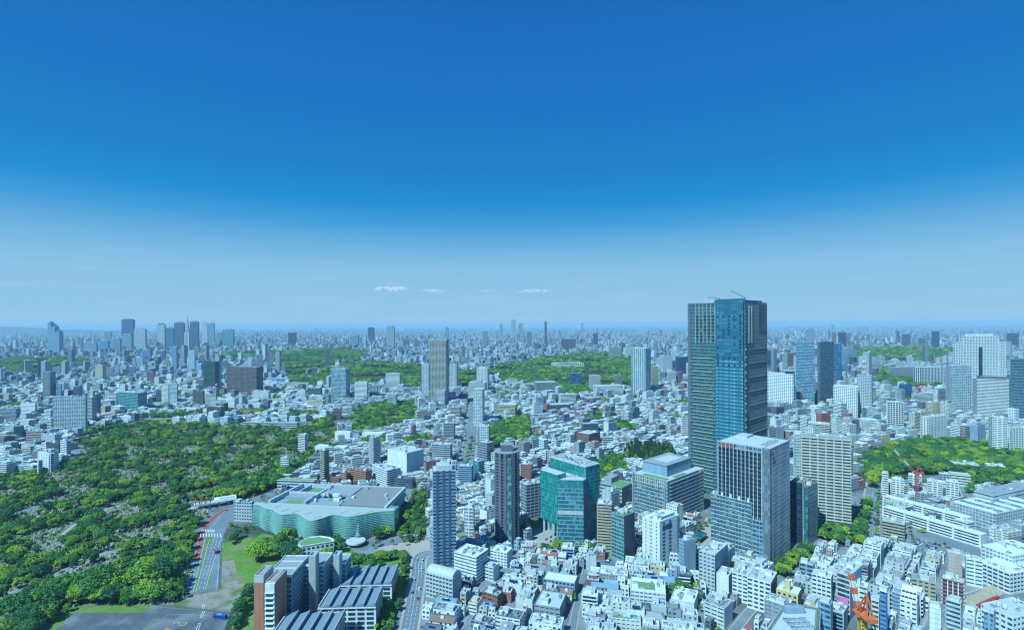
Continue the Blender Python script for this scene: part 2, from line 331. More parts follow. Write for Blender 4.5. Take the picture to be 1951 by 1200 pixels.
# --- other roads
road('cemetery_road', [(-30, 1150), (60, 1118), (130, 1086), (180, 1058), (235, 1044), (300, 1030), (368, 1010)], 9, 'pale road running along the foot of the cemetery', z=.055)
road('cemetery_path', [(-20, 982), (35, 977), (72, 964), (110, 948), (190, 938)], 9, 'grey road through the cemetery by the left edge', z=.055, pave=1.0, dash=False)
road('cemetery_path', [(118, 1018), (150, 994), (190, 974), (230, 962)], 4, 'sandy footpath crossing the graves', M_PAVE, .055, pave=0, dash=False)
road('cemetery_path', [(190, 974), (260, 968), (330, 966)], 4, 'stone path under the round trees of the cemetery', M_PAVE, .055, pave=0, dash=False)
road('flyover', [(300, 968), (350, 967), (394, 966)], 11, 'light grey flyover deck beside the cemetery', M_PAVE, .06, pave=0, dash=False)
road('side_road', [(535, 910), (580, 884), (640, 842), (660, 815), (668, 800)], 10, 'road between the cemetery trees and the white sheds')
road('avenue', [(882, 908), (893, 862), (898, 820), (903, 775), (912, 740)], 24, 'wide avenue running away between tall buildings')
road('curving_road', [(835, 1052), (806, 1056), (798, 1072), (797, 1092), (791, 1132), (785, 1168), (774, 1225)], 12, 'curving two-way road before the museum')
sheet('forecourt', [(712, 1045), (770, 1032), (818, 1028), (822, 1058), (800, 1060), (790, 1080), (772, 1072), (765, 1060)], M_PAVE, 'paved forecourt between museum and curving road', .042)
road('tree_street', [(1668, 905), (1663, 935), (1658, 985), (1652, 1030)], 16, 'tree lined street before the beige residence')
road('cross_street', [(1836, 925), (1852, 962), (1872, 1010), (1893, 1072), (1912, 1120)], 11, 'grey street running past the car park')
road('cross_street', [(1912, 1120), (1860, 1135), (1800, 1160), (1770, 1215)], 10, 'street bending past the excavation')
road('lane', [(1116, 1085), (1108, 1120), (1098, 1160), (1086, 1225)], 5.0, 'narrow lane between the small houses', pave=.8, dash=False)
road('lane', [(985, 1048), (962, 1085), (935, 1120), (900, 1170), (880, 1220)], 4.5, 'narrow lane behind the white apartment slab', pave=.6, dash=False)
road('lane', [(1005, 1040), (1060, 1055), (1120, 1068), (1190, 1080)], 4.5, 'lane below the teal tower', pave=.6, dash=False)
road('lane', [(1380, 1225), (1440, 1150), (1480, 1108), (1540, 1062)], 6, 'street below the wide office tower', pave=1, dash=False)
road('lane', [(1560, 1075), (1640, 1045), (1690, 1030)], 5, 'lane among the white blocks', pave=.8, dash=False)
sheet('car_park', [(1738, 1022), (1770, 1016), (1884, 1050), (1888, 1082), (1850, 1072), (1790, 1052), (1742, 1050)], M_ASPH, 'grey car park before the long white slabs', .048)
sheet('plaza', [(1322, 1032), (1345, 985), (1362, 985), (1366, 1045), (1352, 1062), (1328, 1070)], M_PAVE, 'pale paved plaza between the office blocks', .042)
sheet('plaza', [(1010, 1002), (1035, 985), (1066, 1020), (1060, 1050), (1018, 1040)], M_PAVE, 'paved garden plaza at the foot of the teal tower', .042)
sheet('sports_field', [(266, 800), (336, 796), (332, 806), (268, 809)], M_GRASS, 'green ball field behind tall nets', .042)
sheet('stadium_field', [(505, 708), (545, 704), (552, 714), (508, 722)], M_GRASS, 'green stadium pitch far off', .042)
# --- far ridge and haze
hm = MB(); prev = None
for k in range(61):
    x = -18600 + k * 330; t = k / 60
    h = 20 + 250 * math.exp(-((t - .04) / .12) ** 2) + 90 * math.exp(-((t - .24) / .1) ** 2) + 16 * math.sin(k * 1.3) + 10 * math.sin(k * 2.9)
    h *= max(0.0, 1 - t * 1.6) ** .6 if t < .62 else 0; h = max(h, 1)
    cur = (x, 18200, h)
    if prev:
        a, b = prev, cur
        hm.quad((a[0], 17000, -.5), (b[0], 17000, -.5), b, a); hm.quad(a, b, (b[0], 19600, -.5), (a[0], 19600, -.5))
    prev = cur
struct('hills', hm, ground_mat('hill_green', (.05, .08, .05), (.08, .1, .07), .002), 'faint low hills on the horizon at the left edge')
hz = MB(); hz.box(-61000, 61000, -5000, 61000, -1.5, 318)
HAZE = hz.build('haze', [], None); tag(HAZE, 'pale blue summer haze over the whole city', None, None, 'stuff')
hmat = bpy.data.materials.new('haze_air'); hmat.use_nodes = True; hn = hmat.node_tree.nodes; hn.clear()
ho = hn.new('ShaderNodeOutputMaterial'); hv = hn.new('ShaderNodeVolumePrincipled'); hv.inputs['Color'].default_value = (.47, .77, 1.0, 1); hv.inputs['Density'].default_value = 4.8e-5; hv.inputs['Anisotropy'].default_value = 0.
hmat.node_tree.links.new(hv.outputs[0], ho.inputs['Volume']); HAZE.data.materials.append(hmat)
# ================================================================ building kit
WALL = {k: paint('wall_' + k, c, r_, .26, .09) for k, c, r_ in [
    ('white', (.74, .75, .74), .7), ('offwhite', (.66, .66, .62), .7), ('lgrey', (.5, .52, .54), .7), ('grey', (.33, .35, .37), .7), ('dgrey', (.13, .14, .16), .6),
    ('black', (.045, .05, .06), .45), ('beige', (.6, .52, .36), .7), ('tan', (.47, .38, .25), .7), ('brown', (.2, .125, .1), .7), ('brick', (.36, .13, .085), .8), ('orange', (.48, .19, .09), .75),
    ('pink', (.5, .38, .34), .7), ('cream', (.62, .57, .46), .7), ('yellow', (.72, .56, .24), .7), ('blue', (.12, .26, .52), .6), ('bluegrey', (.26, .36, .46), .65), ('navy', (.05, .1, .2), .5), ('teal', (.04, .3, .3), .5),
    ('green', (.13, .3, .2), .6), ('concrete', (.42, .43, .4), .85), ('stone', (.52, .48, .4), .8), ('red', (.5, .06, .05), .6), ('steel', (.36, .4, .44), .4)]}
ROOF = {k: paint('roof_' + k, c, .85, .25, .25, streak=False) for k, c in [('white', (.7, .72, .73)), ('light', (.52, .54, .56)), ('grey', (.32, .34, .36)), ('dark', (.13, .14, .16)), ('green', (.16, .3, .09)), ('mint', (.34, .55, .48)), ('blue', (.2, .3, .42)), ('brown', (.26, .15, .1)), ('red', (.38, .12, .1)), ('purple', (.27, .25, .3)), ('orange', (.7, .3, .06))]}
GL = {'dark': glass('glass_dark', (.012, .055, .1), (.1, .2, .28), 2.6, 3.4, frac=.3), 'blue': glass('glass_blue', (.012, .09, .17), (.1, .34, .46), 3, 4, frac=.4),
      'teal': glass('glass_teal', (.0, .13, .14), (.04, .36, .36), 3, 4, frac=.35), 'cyan': glass('glass_cyan', (.02, .2, .28), (.16, .5, .58), 1.6, 4, frac=.5),
      'pale': glass('glass_pale', (.1, .2, .27), (.32, .46, .54), 3, 3.5, frac=.5), 'green': glass('glass_green', (.0, .06, .06), (.02, .15, .14), 3, 4, frac=.3), 'black': glass('glass_black', (.006, .03, .06), (.025, .07, .12), 3, 4, frac=.25)}
MISC = {'solar': glass('solar_panel', (.01, .03, .1), (.015, .05, .16), 1.6, 1.), 'steelw': paint('painted_steel', (.6, .62, .63), .5, .1), 'duct': paint('duct_metal', (.55, .58, .6), .35, .15, metal=.4), 'crane_red': paint('crane_red', (.62, .07, .04), .5, .1), 'crane_orange': paint('crane_orange', (.75, .16, .02), .5, .1),
        'crane_white': paint('crane_white', (.75, .75, .75), .5, .1), 'tan_metal': paint('tan_metal', (.58, .53, .42), .4, .1)}
LM = []                                            # landmarks that other things' labels may refer to: phrase, photo pixel
class T: pass
UNITBOX = {}
def unit_mesh(kind, i):
    k = (kind, i)
    if k in UNITBOX: return UNITBOX[k]
    rg = random.Random(i * 31 + len(kind)); mb = MB()
    if kind == 'air_unit':
        w, d, h = rg.uniform(1.2, 3), rg.uniform(.8, 1.6), rg.uniform(1, 1.7); mb.box(-w, w, -d, d, .25, h); mb.box(-w * .8, -w * .5, -d * .8, d * .8, 0, .25); mb.box(w * .5, w * .8, -d * .8, d * .8, 0, .25)
        for q in (-.5, .5): mb.cyl(w * q, 0, h, h + .14, d * .55, n=8, m=1)
        me = mb.mesh('air_unit', [MISC['duct'], WALL['dgrey']])
    elif kind == 'water_tank':
        r = rg.uniform(1, 1.7); mb.cyl(0, 0, .8, 3.2, r, n=12); mb.cyl(0, 0, 3.2, 3.5, r, r * .4, n=12)
        for q in (-1, 1): mb.box(-r * .8, r * .8, q * r * .6 - .1, q * r * .6 + .1, 0, .8, 1)
        me = mb.mesh('water_tank', [WALL['offwhite'], WALL['grey']])
    else:
        w, d, h = rg.uniform(1.8, 3), rg.uniform(1.8, 3), rg.uniform(2.4, 3.2); mb.box(-w, w, -d, d, 0, h); mb.box(-w - .15, w + .15, -d - .15, d + .15, h, h + .2, 1); mb.box(-.5, .5, -d - .03, -d + .1, 0, 2.05, 2)
        me = mb.mesh('stair_housing', [WALL[rg.choice(['white', 'lgrey', 'offwhite'])], ROOF['light'], WALL['dgrey']])
    UNITBOX[k] = me; return me
def roof_kit(root, W_, D_, z, n, rg, big=True):
    """equipment on a flat roof"""
    spots = []
    for k in range(n):
        kind = 'stair_housing' if (k == 0 and big) else rg.choice(['air_unit', 'air_unit', 'water_tank', 'air_unit'])
        for _ in range(8):
            x = rg.uniform(-.5, .5) * max(.5, W_ - 6); y = rg.uniform(-.5, .5) * max(.5, D_ - 6)
            if all(abs(x - p) + abs(y - q) > 4.2 for p, q in spots): break
        else: continue
        spots.append((x, y)); put(kind, unit_mesh(kind, rg.randrange(4)), root, (x, y, z), rz=rg.choice([0, math.pi / 2]))
def ring(mb, W_, D_, t, z0, z1, m=0):
    w, d = W_ / 2, D_ / 2
    mb.box(-w, w, -d, -d + t, z0, z1, m); mb.box(-w, w, d - t, d, z0, z1, m); mb.box(-w, -w + t, -d + t, d - t, z0, z1, m); mb.box(w - t, w, -d + t, d - t, z0, z1, m)
def rect_facade(root, W_, D_, z0, z1, nf, wall, gl, sp=.45, out=.25, bay=0, pw=.5, pout=None, joined=False, blank='', cx=0., cy=0., band='floor_band', capwall=None, piermat=None):
    fh = (z1 - z0) / nf; o = []
    MB().box(cx - W_ / 2, cx + W_ / 2, cy - D_ / 2, cy + D_ / 2, z0, z1 - .02).build('glazing', gl, root)
    bm = MB(); bm.box(cx - W_ / 2 - out, cx + W_ / 2 + out, cy - D_ / 2 - out, cy + D_ / 2 + out, 0, sp * fh)
    pout = out + .06 if pout is None else pout
    pb = []
    if bay:
        for (len_, ax) in ((W_, 0), (D_, 1)):
            n = max(1, round(len_ / bay))
            for k in range(n + 1):
                t = -len_ / 2 + len_ * k / n
                for sgn in (-1, 1):
                    if ax == 0:
                        e = sgn * (D_ / 2); pb.append((cx + t - pw / 2, cx + t + pw / 2, cy + min(e, e + sgn * pout), cy + max(e, e + sgn * pout)))
                    elif 0 < k < n:
                        e = sgn * (W_ / 2); pb.append((cx + min(e, e + sgn * pout), cx + max(e, e + sgn * pout), cy + t - pw / 2, cy + t + pw / 2))
    if joined:
        for i in range(nf):
            bm2 = (cx - W_ / 2 - out, cx + W_ / 2 + out, cy - D_ / 2 - out, cy + D_ / 2 + out)
            if i == 0: j = MB()
            j.box(*bm2, z0 + i * fh, z0 + (i + sp) * fh)
        for p in pb: j.box(*p, z0 + .01, z1 - .03, 1)
        j.build('facade_frame', [WALL[wall], piermat or WALL[wall]], root, kind='stuff')
    else:
        me = bm.mesh(band, WALL[wall])
        for i in range(nf): put(band, me, root, (0, 0, z0 + i * fh))
        if len(pb) > 70:
            j = MB()
            for p in pb: j.box(*p, z0 + .01, z1 - .03)
            j.build('mullions', piermat or WALL[wall], root, kind='stuff')
        else:
            cache = {}
            for p in pb:
                key = (round(p[1] - p[0], 3), round(p[3] - p[2], 3))
                if key not in cache: cache[key] = MB().box(-key[0] / 2, key[0] / 2, -key[1] / 2, key[1] / 2, z0 + .01, z1 - .03).mesh('pier', piermat or WALL[wall])
                put('pier', cache[key], root, ((p[0] + p[1]) / 2, (p[2] + p[3]) / 2, 0))
    for b in blank:
        t = out + .12; w, d = W_ / 2, D_ / 2
        q = {'L': (-w - t, -w + .05, -d - .05, d + .05), 'R': (w - .05, w + t, -d - .05, d + .05), 'F': (-w - .05, w + .05, -d - t, -d + .05), 'B': (-w - .05, w + .05, d - .05, d + t)}[b]
        MB().box(cx + q[0], cx + q[1], cy + q[2], cy + q[3], z0 + .02, z1 + .03).build('end_wall', WALL[capwall or wall], root)
def flat_roof(root, W_, D_, z, roofmat, wallmat, par=1.0, cx=0., cy=0.):
    MB().box(cx - W_ / 2 + .3, cx + W_ / 2 - .3, cy - D_ / 2 + .3, cy + D_ / 2 - .3, z, z + .25).build('roof', roofmat, root)
    mb = MB(); ring(mb, W_ + .1, D_ + .1, .35, z - .05, z + par); p = mb.build('parapet', wallmat, root, (cx, cy, 0)); return p
def frame(x0, x1, yb, yt, xc=None, a=None, dep=None):
    """footprint of a block whose near vertical edge stands at pixel (xc, yb); its faces run to pixel columns x0 and x1"""
    mid = (x0 + x1) / 2
    if xc is None:
        if mid < CX: xc = x1 - .12 * (x1 - x0); a = 80 if a is None else a
        else: xc = x0 + .12 * (x1 - x0); a = 10 if a is None else a
    a = R(a); P = G(xc, yb); u = (math.cos(a), math.sin(a)); v = (-math.sin(a), math.cos(a))
    def solve(px, d):
        dx = ray(px, yb)[0]; den = dx * d[1] - d[0]
        return (P[0] - dx * P[1]) / den if abs(den) > 1e-6 else 1e9
    Wu = solve(x1, u); Wv = solve(x0, v); px_m = P[1] / F
    lim = 1.6 * max(8, (x1 - x0) * px_m)
    ok = lambda q: 2.5 < q < lim
    if dep: 
        if abs(x1 - xc) < 1.5: Wu = dep
        if abs(x0 - xc) < 1.5: Wv = dep
    if not ok(Wu): Wu = dep or min(lim / 2, .8 * Wv if ok(Wv) else 18)
    if not ok(Wv): Wv = dep or min(lim / 2, .8 * Wu)
    f = T(); f.P = P; f.a = a; f.u = u; f.v = v; f.W = Wu; f.D = Wv; f.h = zat(xc, yt, P[1])
    f.c = (P[0] + u[0] * Wu / 2 + v[0] * Wv / 2, P[1] + u[1] * Wu / 2 + v[1] * Wv / 2, 0); f.Y = P[1]
    occupy(rect(f.c[0], f.c[1], Wu, Wv, a, 2.5)); return f
NH = [0]
def tower(label, x0, x1, yb, yt, wall='white', gl='dark', cat='building', name=None, xc=None, a=None, dep=None, sp=.45, out=.25, bay=0, pw=.5, fh=3.4, roof='light', units=3, blank='', group=None, lm=None, par=1.0, capwall=None, hat=None, joined=None, piermat=None, pout=None):
    NH[0] += 1; rg = random.Random(NH[0])
    f = frame(x0, x1, yb, yt, xc, a, dep)
    if f.Y < 620 and not bay and out < .55 and sp < .8:
        bay = rg.choice((3.2, 4.2, 5.4)); pw = rg.uniform(.7, 1.5)
        if not blank and rg.random() < .35: blank = rg.choice('FFR'); capwall = capwall or wall
    far = f.Y > 1150 if joined is None else joined
    f.root = thing(name or cat.replace(' ', '_'), label, cat, f.c, f.a, group)
    f.nf = max(2, round(f.h / fh)); f.fh = f.h / f.nf
    rect_facade(f.root, f.W, f.D, 0, f.h, f.nf, wall, GL[gl], sp, out, bay, pw, pout, far, blank, capwall=capwall, piermat=piermat)
    flat_roof(f.root, f.W + 2 * out, f.D + 2 * out, f.h, ROOF[roof], WALL[wall], par)
    if hat:                                        # plant storey on the roof
        hw, hd, hh, hm = hat; m = MB(); m.box(-f.W * hw / 2, f.W * hw / 2, -f.D * hd / 2, f.D * hd / 2, f.h + .2, f.h + hh); m.build('plant_room', WALL[hm], f.root)
        roof_kit(f.root, f.W * hw, f.D * hd, f.h + hh, max(1, units // 2), rg, False)
    elif units and f.Y < 2600: roof_kit(f.root, f.W, f.D, f.h + .25, units + (4 if f.Y < 750 and f.W * f.D > 250 else 0), rg)
    elif f.Y >= 2600: MB().box(-f.W * .3, f.W * .3, -f.D * .3, f.D * .3, f.h + .2, f.h + min(12, f.h * .06) + 2).build('plant_room', WALL['grey'], f.root)
    if lm: LM.append((lm, (x0 + x1) / 2, yb - 4))
    return f
# ================================================================ the far skyline
S = 'skyscraper'; sk = 'far skyline towers'
def stepped_peaks():
    f = frame(91, 121, 676, 622, 113, 62); r = thing('skyscraper', 'blue grey skyscraper of three stepped blocks with pointed glass tops, on the far skyline', S, f.c, f.a, sk)
    for k, (y0, y1, t) in enumerate(((-.5, -.14, 628), (-.14, .2, 618), (.2, .5, 612))):
        w = f.W; a_, b_ = y0 * f.D, y1 * f.D; z = zat(106, t, f.Y)
        MB().box(-w / 2, w / 2, a_, b_, 0, z - 18).build('shaft', GL['blue'], r)
        j = MB()
        for i in range(int((z - 18) / 8)): j.box(-w / 2 - .6, w / 2 + .6, a_ - .3 * (k == 0), b_, i * 8, i * 8 + 3)
        j.build('facade_frame', WALL['bluegrey'], r, kind='stuff')
        m = MB(); i = 0; m.v = [(-w / 2, a_, z - 18), (w / 2, a_, z - 18), (w / 2, b_, z - 18), (-w / 2, b_, z - 18), (0, (a_ + b_) / 2, z + 6)]; m.f = [(0, 1, 4), (1, 2, 4), (2, 3, 4), (3, 0, 4)]; m.m = [0] * 4; m.build('peak', GL['blue'], r)
stepped_peaks()
tower('tall dark blue twin topped skyscraper standing highest in the far left skyline', 232, 257, 668, 609, 'navy', 'dark', S, sp=.3, bay=12, pw=4, fh=7, group=sk, hat=(.3, .9, 8, 'navy'))
tower('low wide blue block in front of the twin topped skyscraper', 231, 253, 671, 638, 'bluegrey', 'blue', S, fh=6, group=sk)
tower('pale grey gridded skyscraper beside the twin topped dark one', 255, 280, 669, 627, 'lgrey', 'dark', S, fh=6, bay=8, pw=2, group=sk)
tower('stepped grey tower left of the low wide blue block', 199, 214, 665, 632, 'grey', 'dark', S, fh=7, group=sk, hat=(.6, .6, 12, 'grey'))
tower('broad pale blue slab below the far skyline', 159, 187, 679, 653, 'bluegrey', 'blue', S, fh=7, group=sk)
tower('broad blue slab right of the pale blue one, below the skyline', 189, 208, 675, 650, 'blue', 'blue', S, fh=7, group=sk)
tower('wide blue office block with pink stripe under the skyline', 208, 232, 675, 645, 'bluegrey', 'dark', S, fh=7, group=sk)
tower('white fronted skyscraper with a dark crown left of the spire tower', 299, 316, 668, 618, 'lgrey', 'dark', S, fh=6, bay=9, pw=3, group=sk, hat=(.7, .7, 12, 'navy'))
tower('round shouldered blue tower between white fronted and dark skyscrapers', 316, 332, 668, 625, 'navy', 'blue', S, fh=7, group=sk)
tower('dark flat topped skyscraper just left of the spire tower', 332, 353, 670, 615, 'navy', 'dark', S, sp=.3, fh=7, bay=12, pw=3, group=sk)
tower('dark skyscraper just right of the spire tower', 362, 380, 670, 613, 'navy', 'dark', S, sp=.35, fh=7, group=sk)
tower('pale half of the paired skyscrapers right of the spire tower', 385, 397, 662, 616, 'lgrey', 'pale', S, fh=6, group=sk)
tower('blue half of the paired skyscrapers right of the spire tower', 397.5, 410, 662, 616, 'bluegrey', 'blue', S, fh=6, group=sk)
tower('glassy blue box tower at the right end of the spire cluster', 424, 447, 662, 628, 'bluegrey', 'teal', S, sp=.25, fh=7, group=sk)
tower('narrow slate tower behind the glassy blue box tower', 413, 424, 660, 633, 'grey', 'dark', S, fh=7, group=sk)
def spire_tower():
    f = frame(351.5, 363.5, 675, 634, 360, 75); r = thing('skyscraper', 'slim stepped clock tower with a needle spire in the far skyline', S, f.c, f.a, sk)
    z = 0
    for k, (fr, t) in enumerate(((1, 634), (.78, 626), (.56, 619), (.34, 613))):
        z1 = zat(357, t, f.Y); MB().box(-f.W / 2 * fr, f.W / 2 * fr, -f.D / 2 * fr, f.D / 2 * fr, z, z1).build('tier', WALL['lgrey' if k % 2 == 0 else 'pink'], r)
        j = MB(); n = int((z1 - z) / 6)
        for i in range(n): j.box(-f.W / 2 * fr - .5, f.W / 2 * fr + .5, -f.D / 2 * fr * .7, f.D / 2 * fr * .7, z + i * 6, z + i * 6 + 2.6); j.box(-f.W / 2 * fr * .7, f.W / 2 * fr * .7, -f.D / 2 * fr - .5, f.D / 2 * fr + .5, z + i * 6 + .1, z + i * 6 + 2.7)
        j.build('windows', GL['dark'], r, kind='stuff'); z = z1
    zt = zat(357, 599, f.Y); MB().cyl(0, 0, z, z + (zt - z) * .45, 7, 2.5, 8).build('spire', WALL['grey'], r); MB().cyl(0, 0, z + (zt - z) * .45, zt, 2.2, .6, 6).build('mast', WALL['grey'], r)
spire_tower()
for l, x0, x1, yb, yt, w, g_ in [
    ('square blue block at the near edge of the skyline cluster', 268, 289, 692, 667, 'blue', 'blue'), ('dark grey block right of the square blue one', 297, 316, 692, 669, 'dgrey', 'dark'),
    ('black square tower above the far middle roofs', 549, 565, 660, 634, 'black', 'black'), ('black tower left of the slim two tone tower', 701, 714, 652, 624, 'black', 'black'),
    ('grey green office pair left of the black tower', 668, 684, 660, 639, 'bluegrey', 'dark'), ('blue block between grey green and white far towers', 684, 690, 660, 642, 'blue', 'blue'), ('small white tower under the black one', 690, 698, 660, 641, 'white', 'dark'),
    ('slim two tone grey apartment tower in the far middle', 737, 752.5, 664, 622, 'lgrey', 'dark'), ('stubby pale tower right of the two tone tower', 757, 769, 668, 649, 'lgrey', 'blue'), ('reddish stub tower behind the pale stubby one', 769, 779, 662, 646, 'brown', 'dark'),
    ('hair thin grey tower on the horizon above the tall beige tower', 849, 855, 648, 624, 'grey', 'dark'), ('slim grey tower right of the tall beige tower, far behind', 920, 929, 662, 632, 'grey', 'dark'),
    ('slim blue tower left of the tallest white far tower', 952, 958, 642, 617, 'bluegrey', 'blue'), ('tallest white tower on the middle horizon', 973, 983, 644, 610, 'white', 'dark'), ('grey tower right of the tallest white far tower', 988, 996, 644, 617, 'lgrey', 'dark'),
    ('dark needle thin tower on the middle horizon', 1037.5, 1042, 658, 613, 'dgrey', 'black'), ('slim blue grey tower before the tallest white far tower', 1004, 1013, 666, 633, 'bluegrey', 'dark'), ('pale thin tower on the horizon left of the glass landmark', 1107, 1111.5, 640, 616, 'lgrey', 'blue'),
    ('broad dark brown slab among the far roofs', 1071, 1097, 668, 646, 'brown', 'dark'), ('dark green topped tower among the far roofs', 1130, 1140, 664, 635, 'dgrey', 'green'), ('pale gridded block above the palace woods', 1160, 1184, 684, 663, 'lgrey', 'dark'), ('blank white slab above the palace woods', 1191, 1207, 684, 661, 'white', 'pale'),
    ('black square tower right of the striped twin towers', 1597, 1613, 668, 633, 'navy', 'black'), ('two light tower blocks far behind the twin towers', 1536, 1553, 655, 627, 'lgrey', 'blue'), ('white chimney like tower on the right horizon', 1584, 1591, 645, 620, 'white', 'dark'),
    ('purple brown slab on the right horizon', 1718, 1735, 662, 637, 'purple' if False else 'brown', 'dark'), ('dark stepped tower on the right horizon', 1775, 1790, 668, 632, 'navy', 'dark'), ('dark block behind the white twin winged tower', 1918, 1941, 668, 635, 'dgrey', 'black')]:
    tower(l, x0, x1, yb, yt, w, g_, S, fh=6.5, group='far single towers', units=0)
# ================================================================ middle distance
O = 'office building'; A = 'apartment building'
tower('dark navy office block by the far park at the left edge', 52, 85, 726, 684, 'navy', 'blue', O, xc=72, a=40, sp=.35, fh=4, roof='dark', units=2)
tower('beige office tower with brown side right of the navy block', 181, 202, 728, 695, 'beige', 'dark', O, xc=196, a=70, bay=6, pw=1.5, fh=4)
tower('brown narrow tower in the left middle distance', 280, 296, 734, 709, 'brown', 'dark', O, fh=4)
f = tower('green glass office tower with a concrete lift shaft and mast', 388, 411, 752, 689, 'dgrey', 'green', O, xc=410, a=85, dep=22, sp=.14, fh=4, bay=4, pw=.4, roof='dark', units=0, lm='green glass tower')
zt = zat(415, 680, f.Y); MB().box(f.W / 2 - 4, f.W / 2 + 9, -f.D / 2 - 2, -f.D / 2 + 12, 0, zt).build('lift_shaft', WALL['grey'], f.root); MB().cyl(f.W / 2 + 3, -f.D / 2 + 4, zt, zat(417, 662, f.Y), .9, .4, 6).build('mast', WALL['dgrey'], f.root)
tower('broad dark brown office slab with a fine window grid', 432, 501, 757, 700, 'brown', 'dark', O, xc=489, a=72, sp=.35, bay=5, pw=1.3, fh=4.2, roof='grey', units=2, joined=True, lm='brown office slab')
tower('white hotel slab with rounded end and close window grid', 101, 166, 823, 756, 'lgrey', 'blue', A, 'hotel', xc=163, a=84, dep=16, sp=.34, out=.3, bay=5.6, pw=1.1, fh=3.0, roof='white', units=6, lm='white hotel slab')
tower('slim grey tower tucked behind the white hotel slab', 166, 177, 806, 757, 'lgrey', 'dark', A, units=1)
tower('black glass tower right of the white hotel slab', 177, 192, 795, 751, 'black', 'black', O, fh=4, units=2)
tower('teal glass office block with banded storeys by the ball field', 224.5, 280, 789, 749, 'bluegrey', 'teal', O, xc=263, a=70, sp=.3, fh=4, units=4, lm='teal office block')
tower('white office wing joined to the teal glass block', 205, 224, 778, 750, 'white', 'dark', O, fh=3.8)
tower('pale blue tower peeping over the white hotel slab', 99, 119, 770, 732, 'bluegrey', 'blue', O, units=2)
tower('white box building left of the street canyon', 40, 71, 796, 768, 'white', 'dark', A, sp=.7)
tower('long grey green slab at the left picture edge', -20, 38, 804, 779, 'grey', 'dark', A, fh=3.2)
tower('white gridded tower before the brown narrow block', 308, 323, 773, 733, 'white', 'dark', A, fh=3.6, bay=4, pw=1.2)
tower('smooth pale office tower beside the white gridded one', 323, 339, 775, 731, 'lgrey', 'pale', O, fh=3.6)
tower('black low tower left of the white gridded one', 297, 309, 770, 743, 'dgrey', 'black', O)
tower('dark red brown apartment block below the green glass tower', 367, 390, 776, 745, 'brown', 'dark', A, units=2)
tower('grey concrete block at the foot of the green glass tower', 391, 414, 778, 752, 'concrete', 'dark', O, sp=.7)
tower('long white low apartment row right of the grey concrete block', 403, 440, 779, 762, 'white', 'dark', A)
tower('blue and white apartment block with ribbon balconies by the cemetery edge', 20, 80, 910, 880, 'white', 'blue', A, xc=74, a=60, sp=.5, out=.9, fh=3.1, lm='blue banded apartment block')
tower('slim white apartment block at the cemetery corner', 80, 103, 899, 867, 'white', 'dark', A, xc=97, a=60, sp=.5, fh=3.1)
tower('dark brown apartment block beside the cemetery', 88, 115, 870, 844, 'brown', 'dark', A, units=2)
tower('white square apartment block on the cemetery corner', 115, 135, 872, 841, 'white', 'dark', A, xc=127, a=65, sp=.55, fh=3.2)
tower('pink tiled low block beside the dark brown apartments', 62, 90, 882, 860, 'pink', 'dark', A)
tower('long tan apartment block with balcony stripes near the hotel slab', 51, 89, 848, 822, 'pink', 'dark', A, sp=.4, out=1, units=4)
tower('beige terrace block at the foot of the hotel slab', 77, 101, 826, 800, 'offwhite', 'dark', A, out=.9)
tower('blue mirrored office tower with a white side wall', 631, 667, 763, 703, 'white', 'blue', O, xc=659, a=75, sp=.16, out=.12, bay=4, pw=.3, fh=4, blank='R', capwall='lgrey', roof='brown', units=2, lm='blue mirrored office tower')
tower('white stepped office block right of the blue mirrored tower', 676, 702, 763, 728, 'white', 'dark', O, fh=3.8, sp=.55)
tower('grey glass office right of the white stepped block', 704, 721, 760, 735, 'grey', 'blue', O)
tower('white office block with dark window bands behind the round tan one', 735, 765, 746, 712, 'white', 'dark', O, fh=4, sp=.5)
tower('small pale blue office right of the round tan block', 738, 757, 773, 751, 'lgrey', 'blue', O)
tower('tall beige residential tower rising over the tree belt', 820, 855, 772, 650, 'stone', 'dark', A, 'apartment_tower', xc=850, a=80, dep=32, sp=.33, out=.5, bay=4.5, pw=.8, fh=3.3, roof='grey', units=0, hat=(1.12, 1.12, 6, 'grey'), lm='tall beige tower', joined=True)
tower('pale ribbed tower left of the tall beige one', 803, 819, 759, 694, 'lgrey', 'pale', A, 'apartment_tower', sp=.3, bay=5, pw=2, fh=3.5)
tower('white ribbed tower right of the tall beige one', 856, 872, 742, 695, 'lgrey', 'pale', A, 'apartment_tower', sp=.3, bay=5, pw=2, fh=3.5)
tower('grey gridded office before the foot of the tall beige tower', 829, 850, 777, 745, 'lgrey', 'dark', O, bay=3, pw=.8, fh=3.4)
tower('tall off white apartment tower beyond the avenue', 908, 932, 750, 702, 'offwhite', 'dark', A, 'apartment_tower', bay=5, pw=2, fh=3.3, hat=(.6, .6, 5, 'lgrey'))
tower('white block with dark top at the foot of the off white tower', 893, 928, 757, 729, 'white', 'blue', O, hat=(.6, .5, 5, 'grey'))
tower('slender white and blue glass tower beside the avenue', 902, 923, 810, 742, 'white', 'pale', A, 'apartment_tower', xc=919, a=78, sp=.3, bay=5, pw=.7, fh=3.3, units=2, lm='slender avenue tower')
tower('blue grey ribbed apartment tower below the slender white one', 912.5, 933, 850, 812, 'white', 'blue', A, 'apartment_tower', sp=.4, bay=4, pw=.7, fh=3.2)
tower('grey balcony tower left of the avenue', 845, 867, 845, 807, 'grey', 'dark', A, 'apartment_tower', sp=.4, out=.9, fh=3.1)
tower('pinkish beige block left of the avenue', 859, 879, 800, 776, 'pink', 'dark', A)
tower('yellow beige office with dark window bands right of the avenue', 948, 986, 794, 772, 'yellow', 'dark', O, sp=.4, fh=3.6)
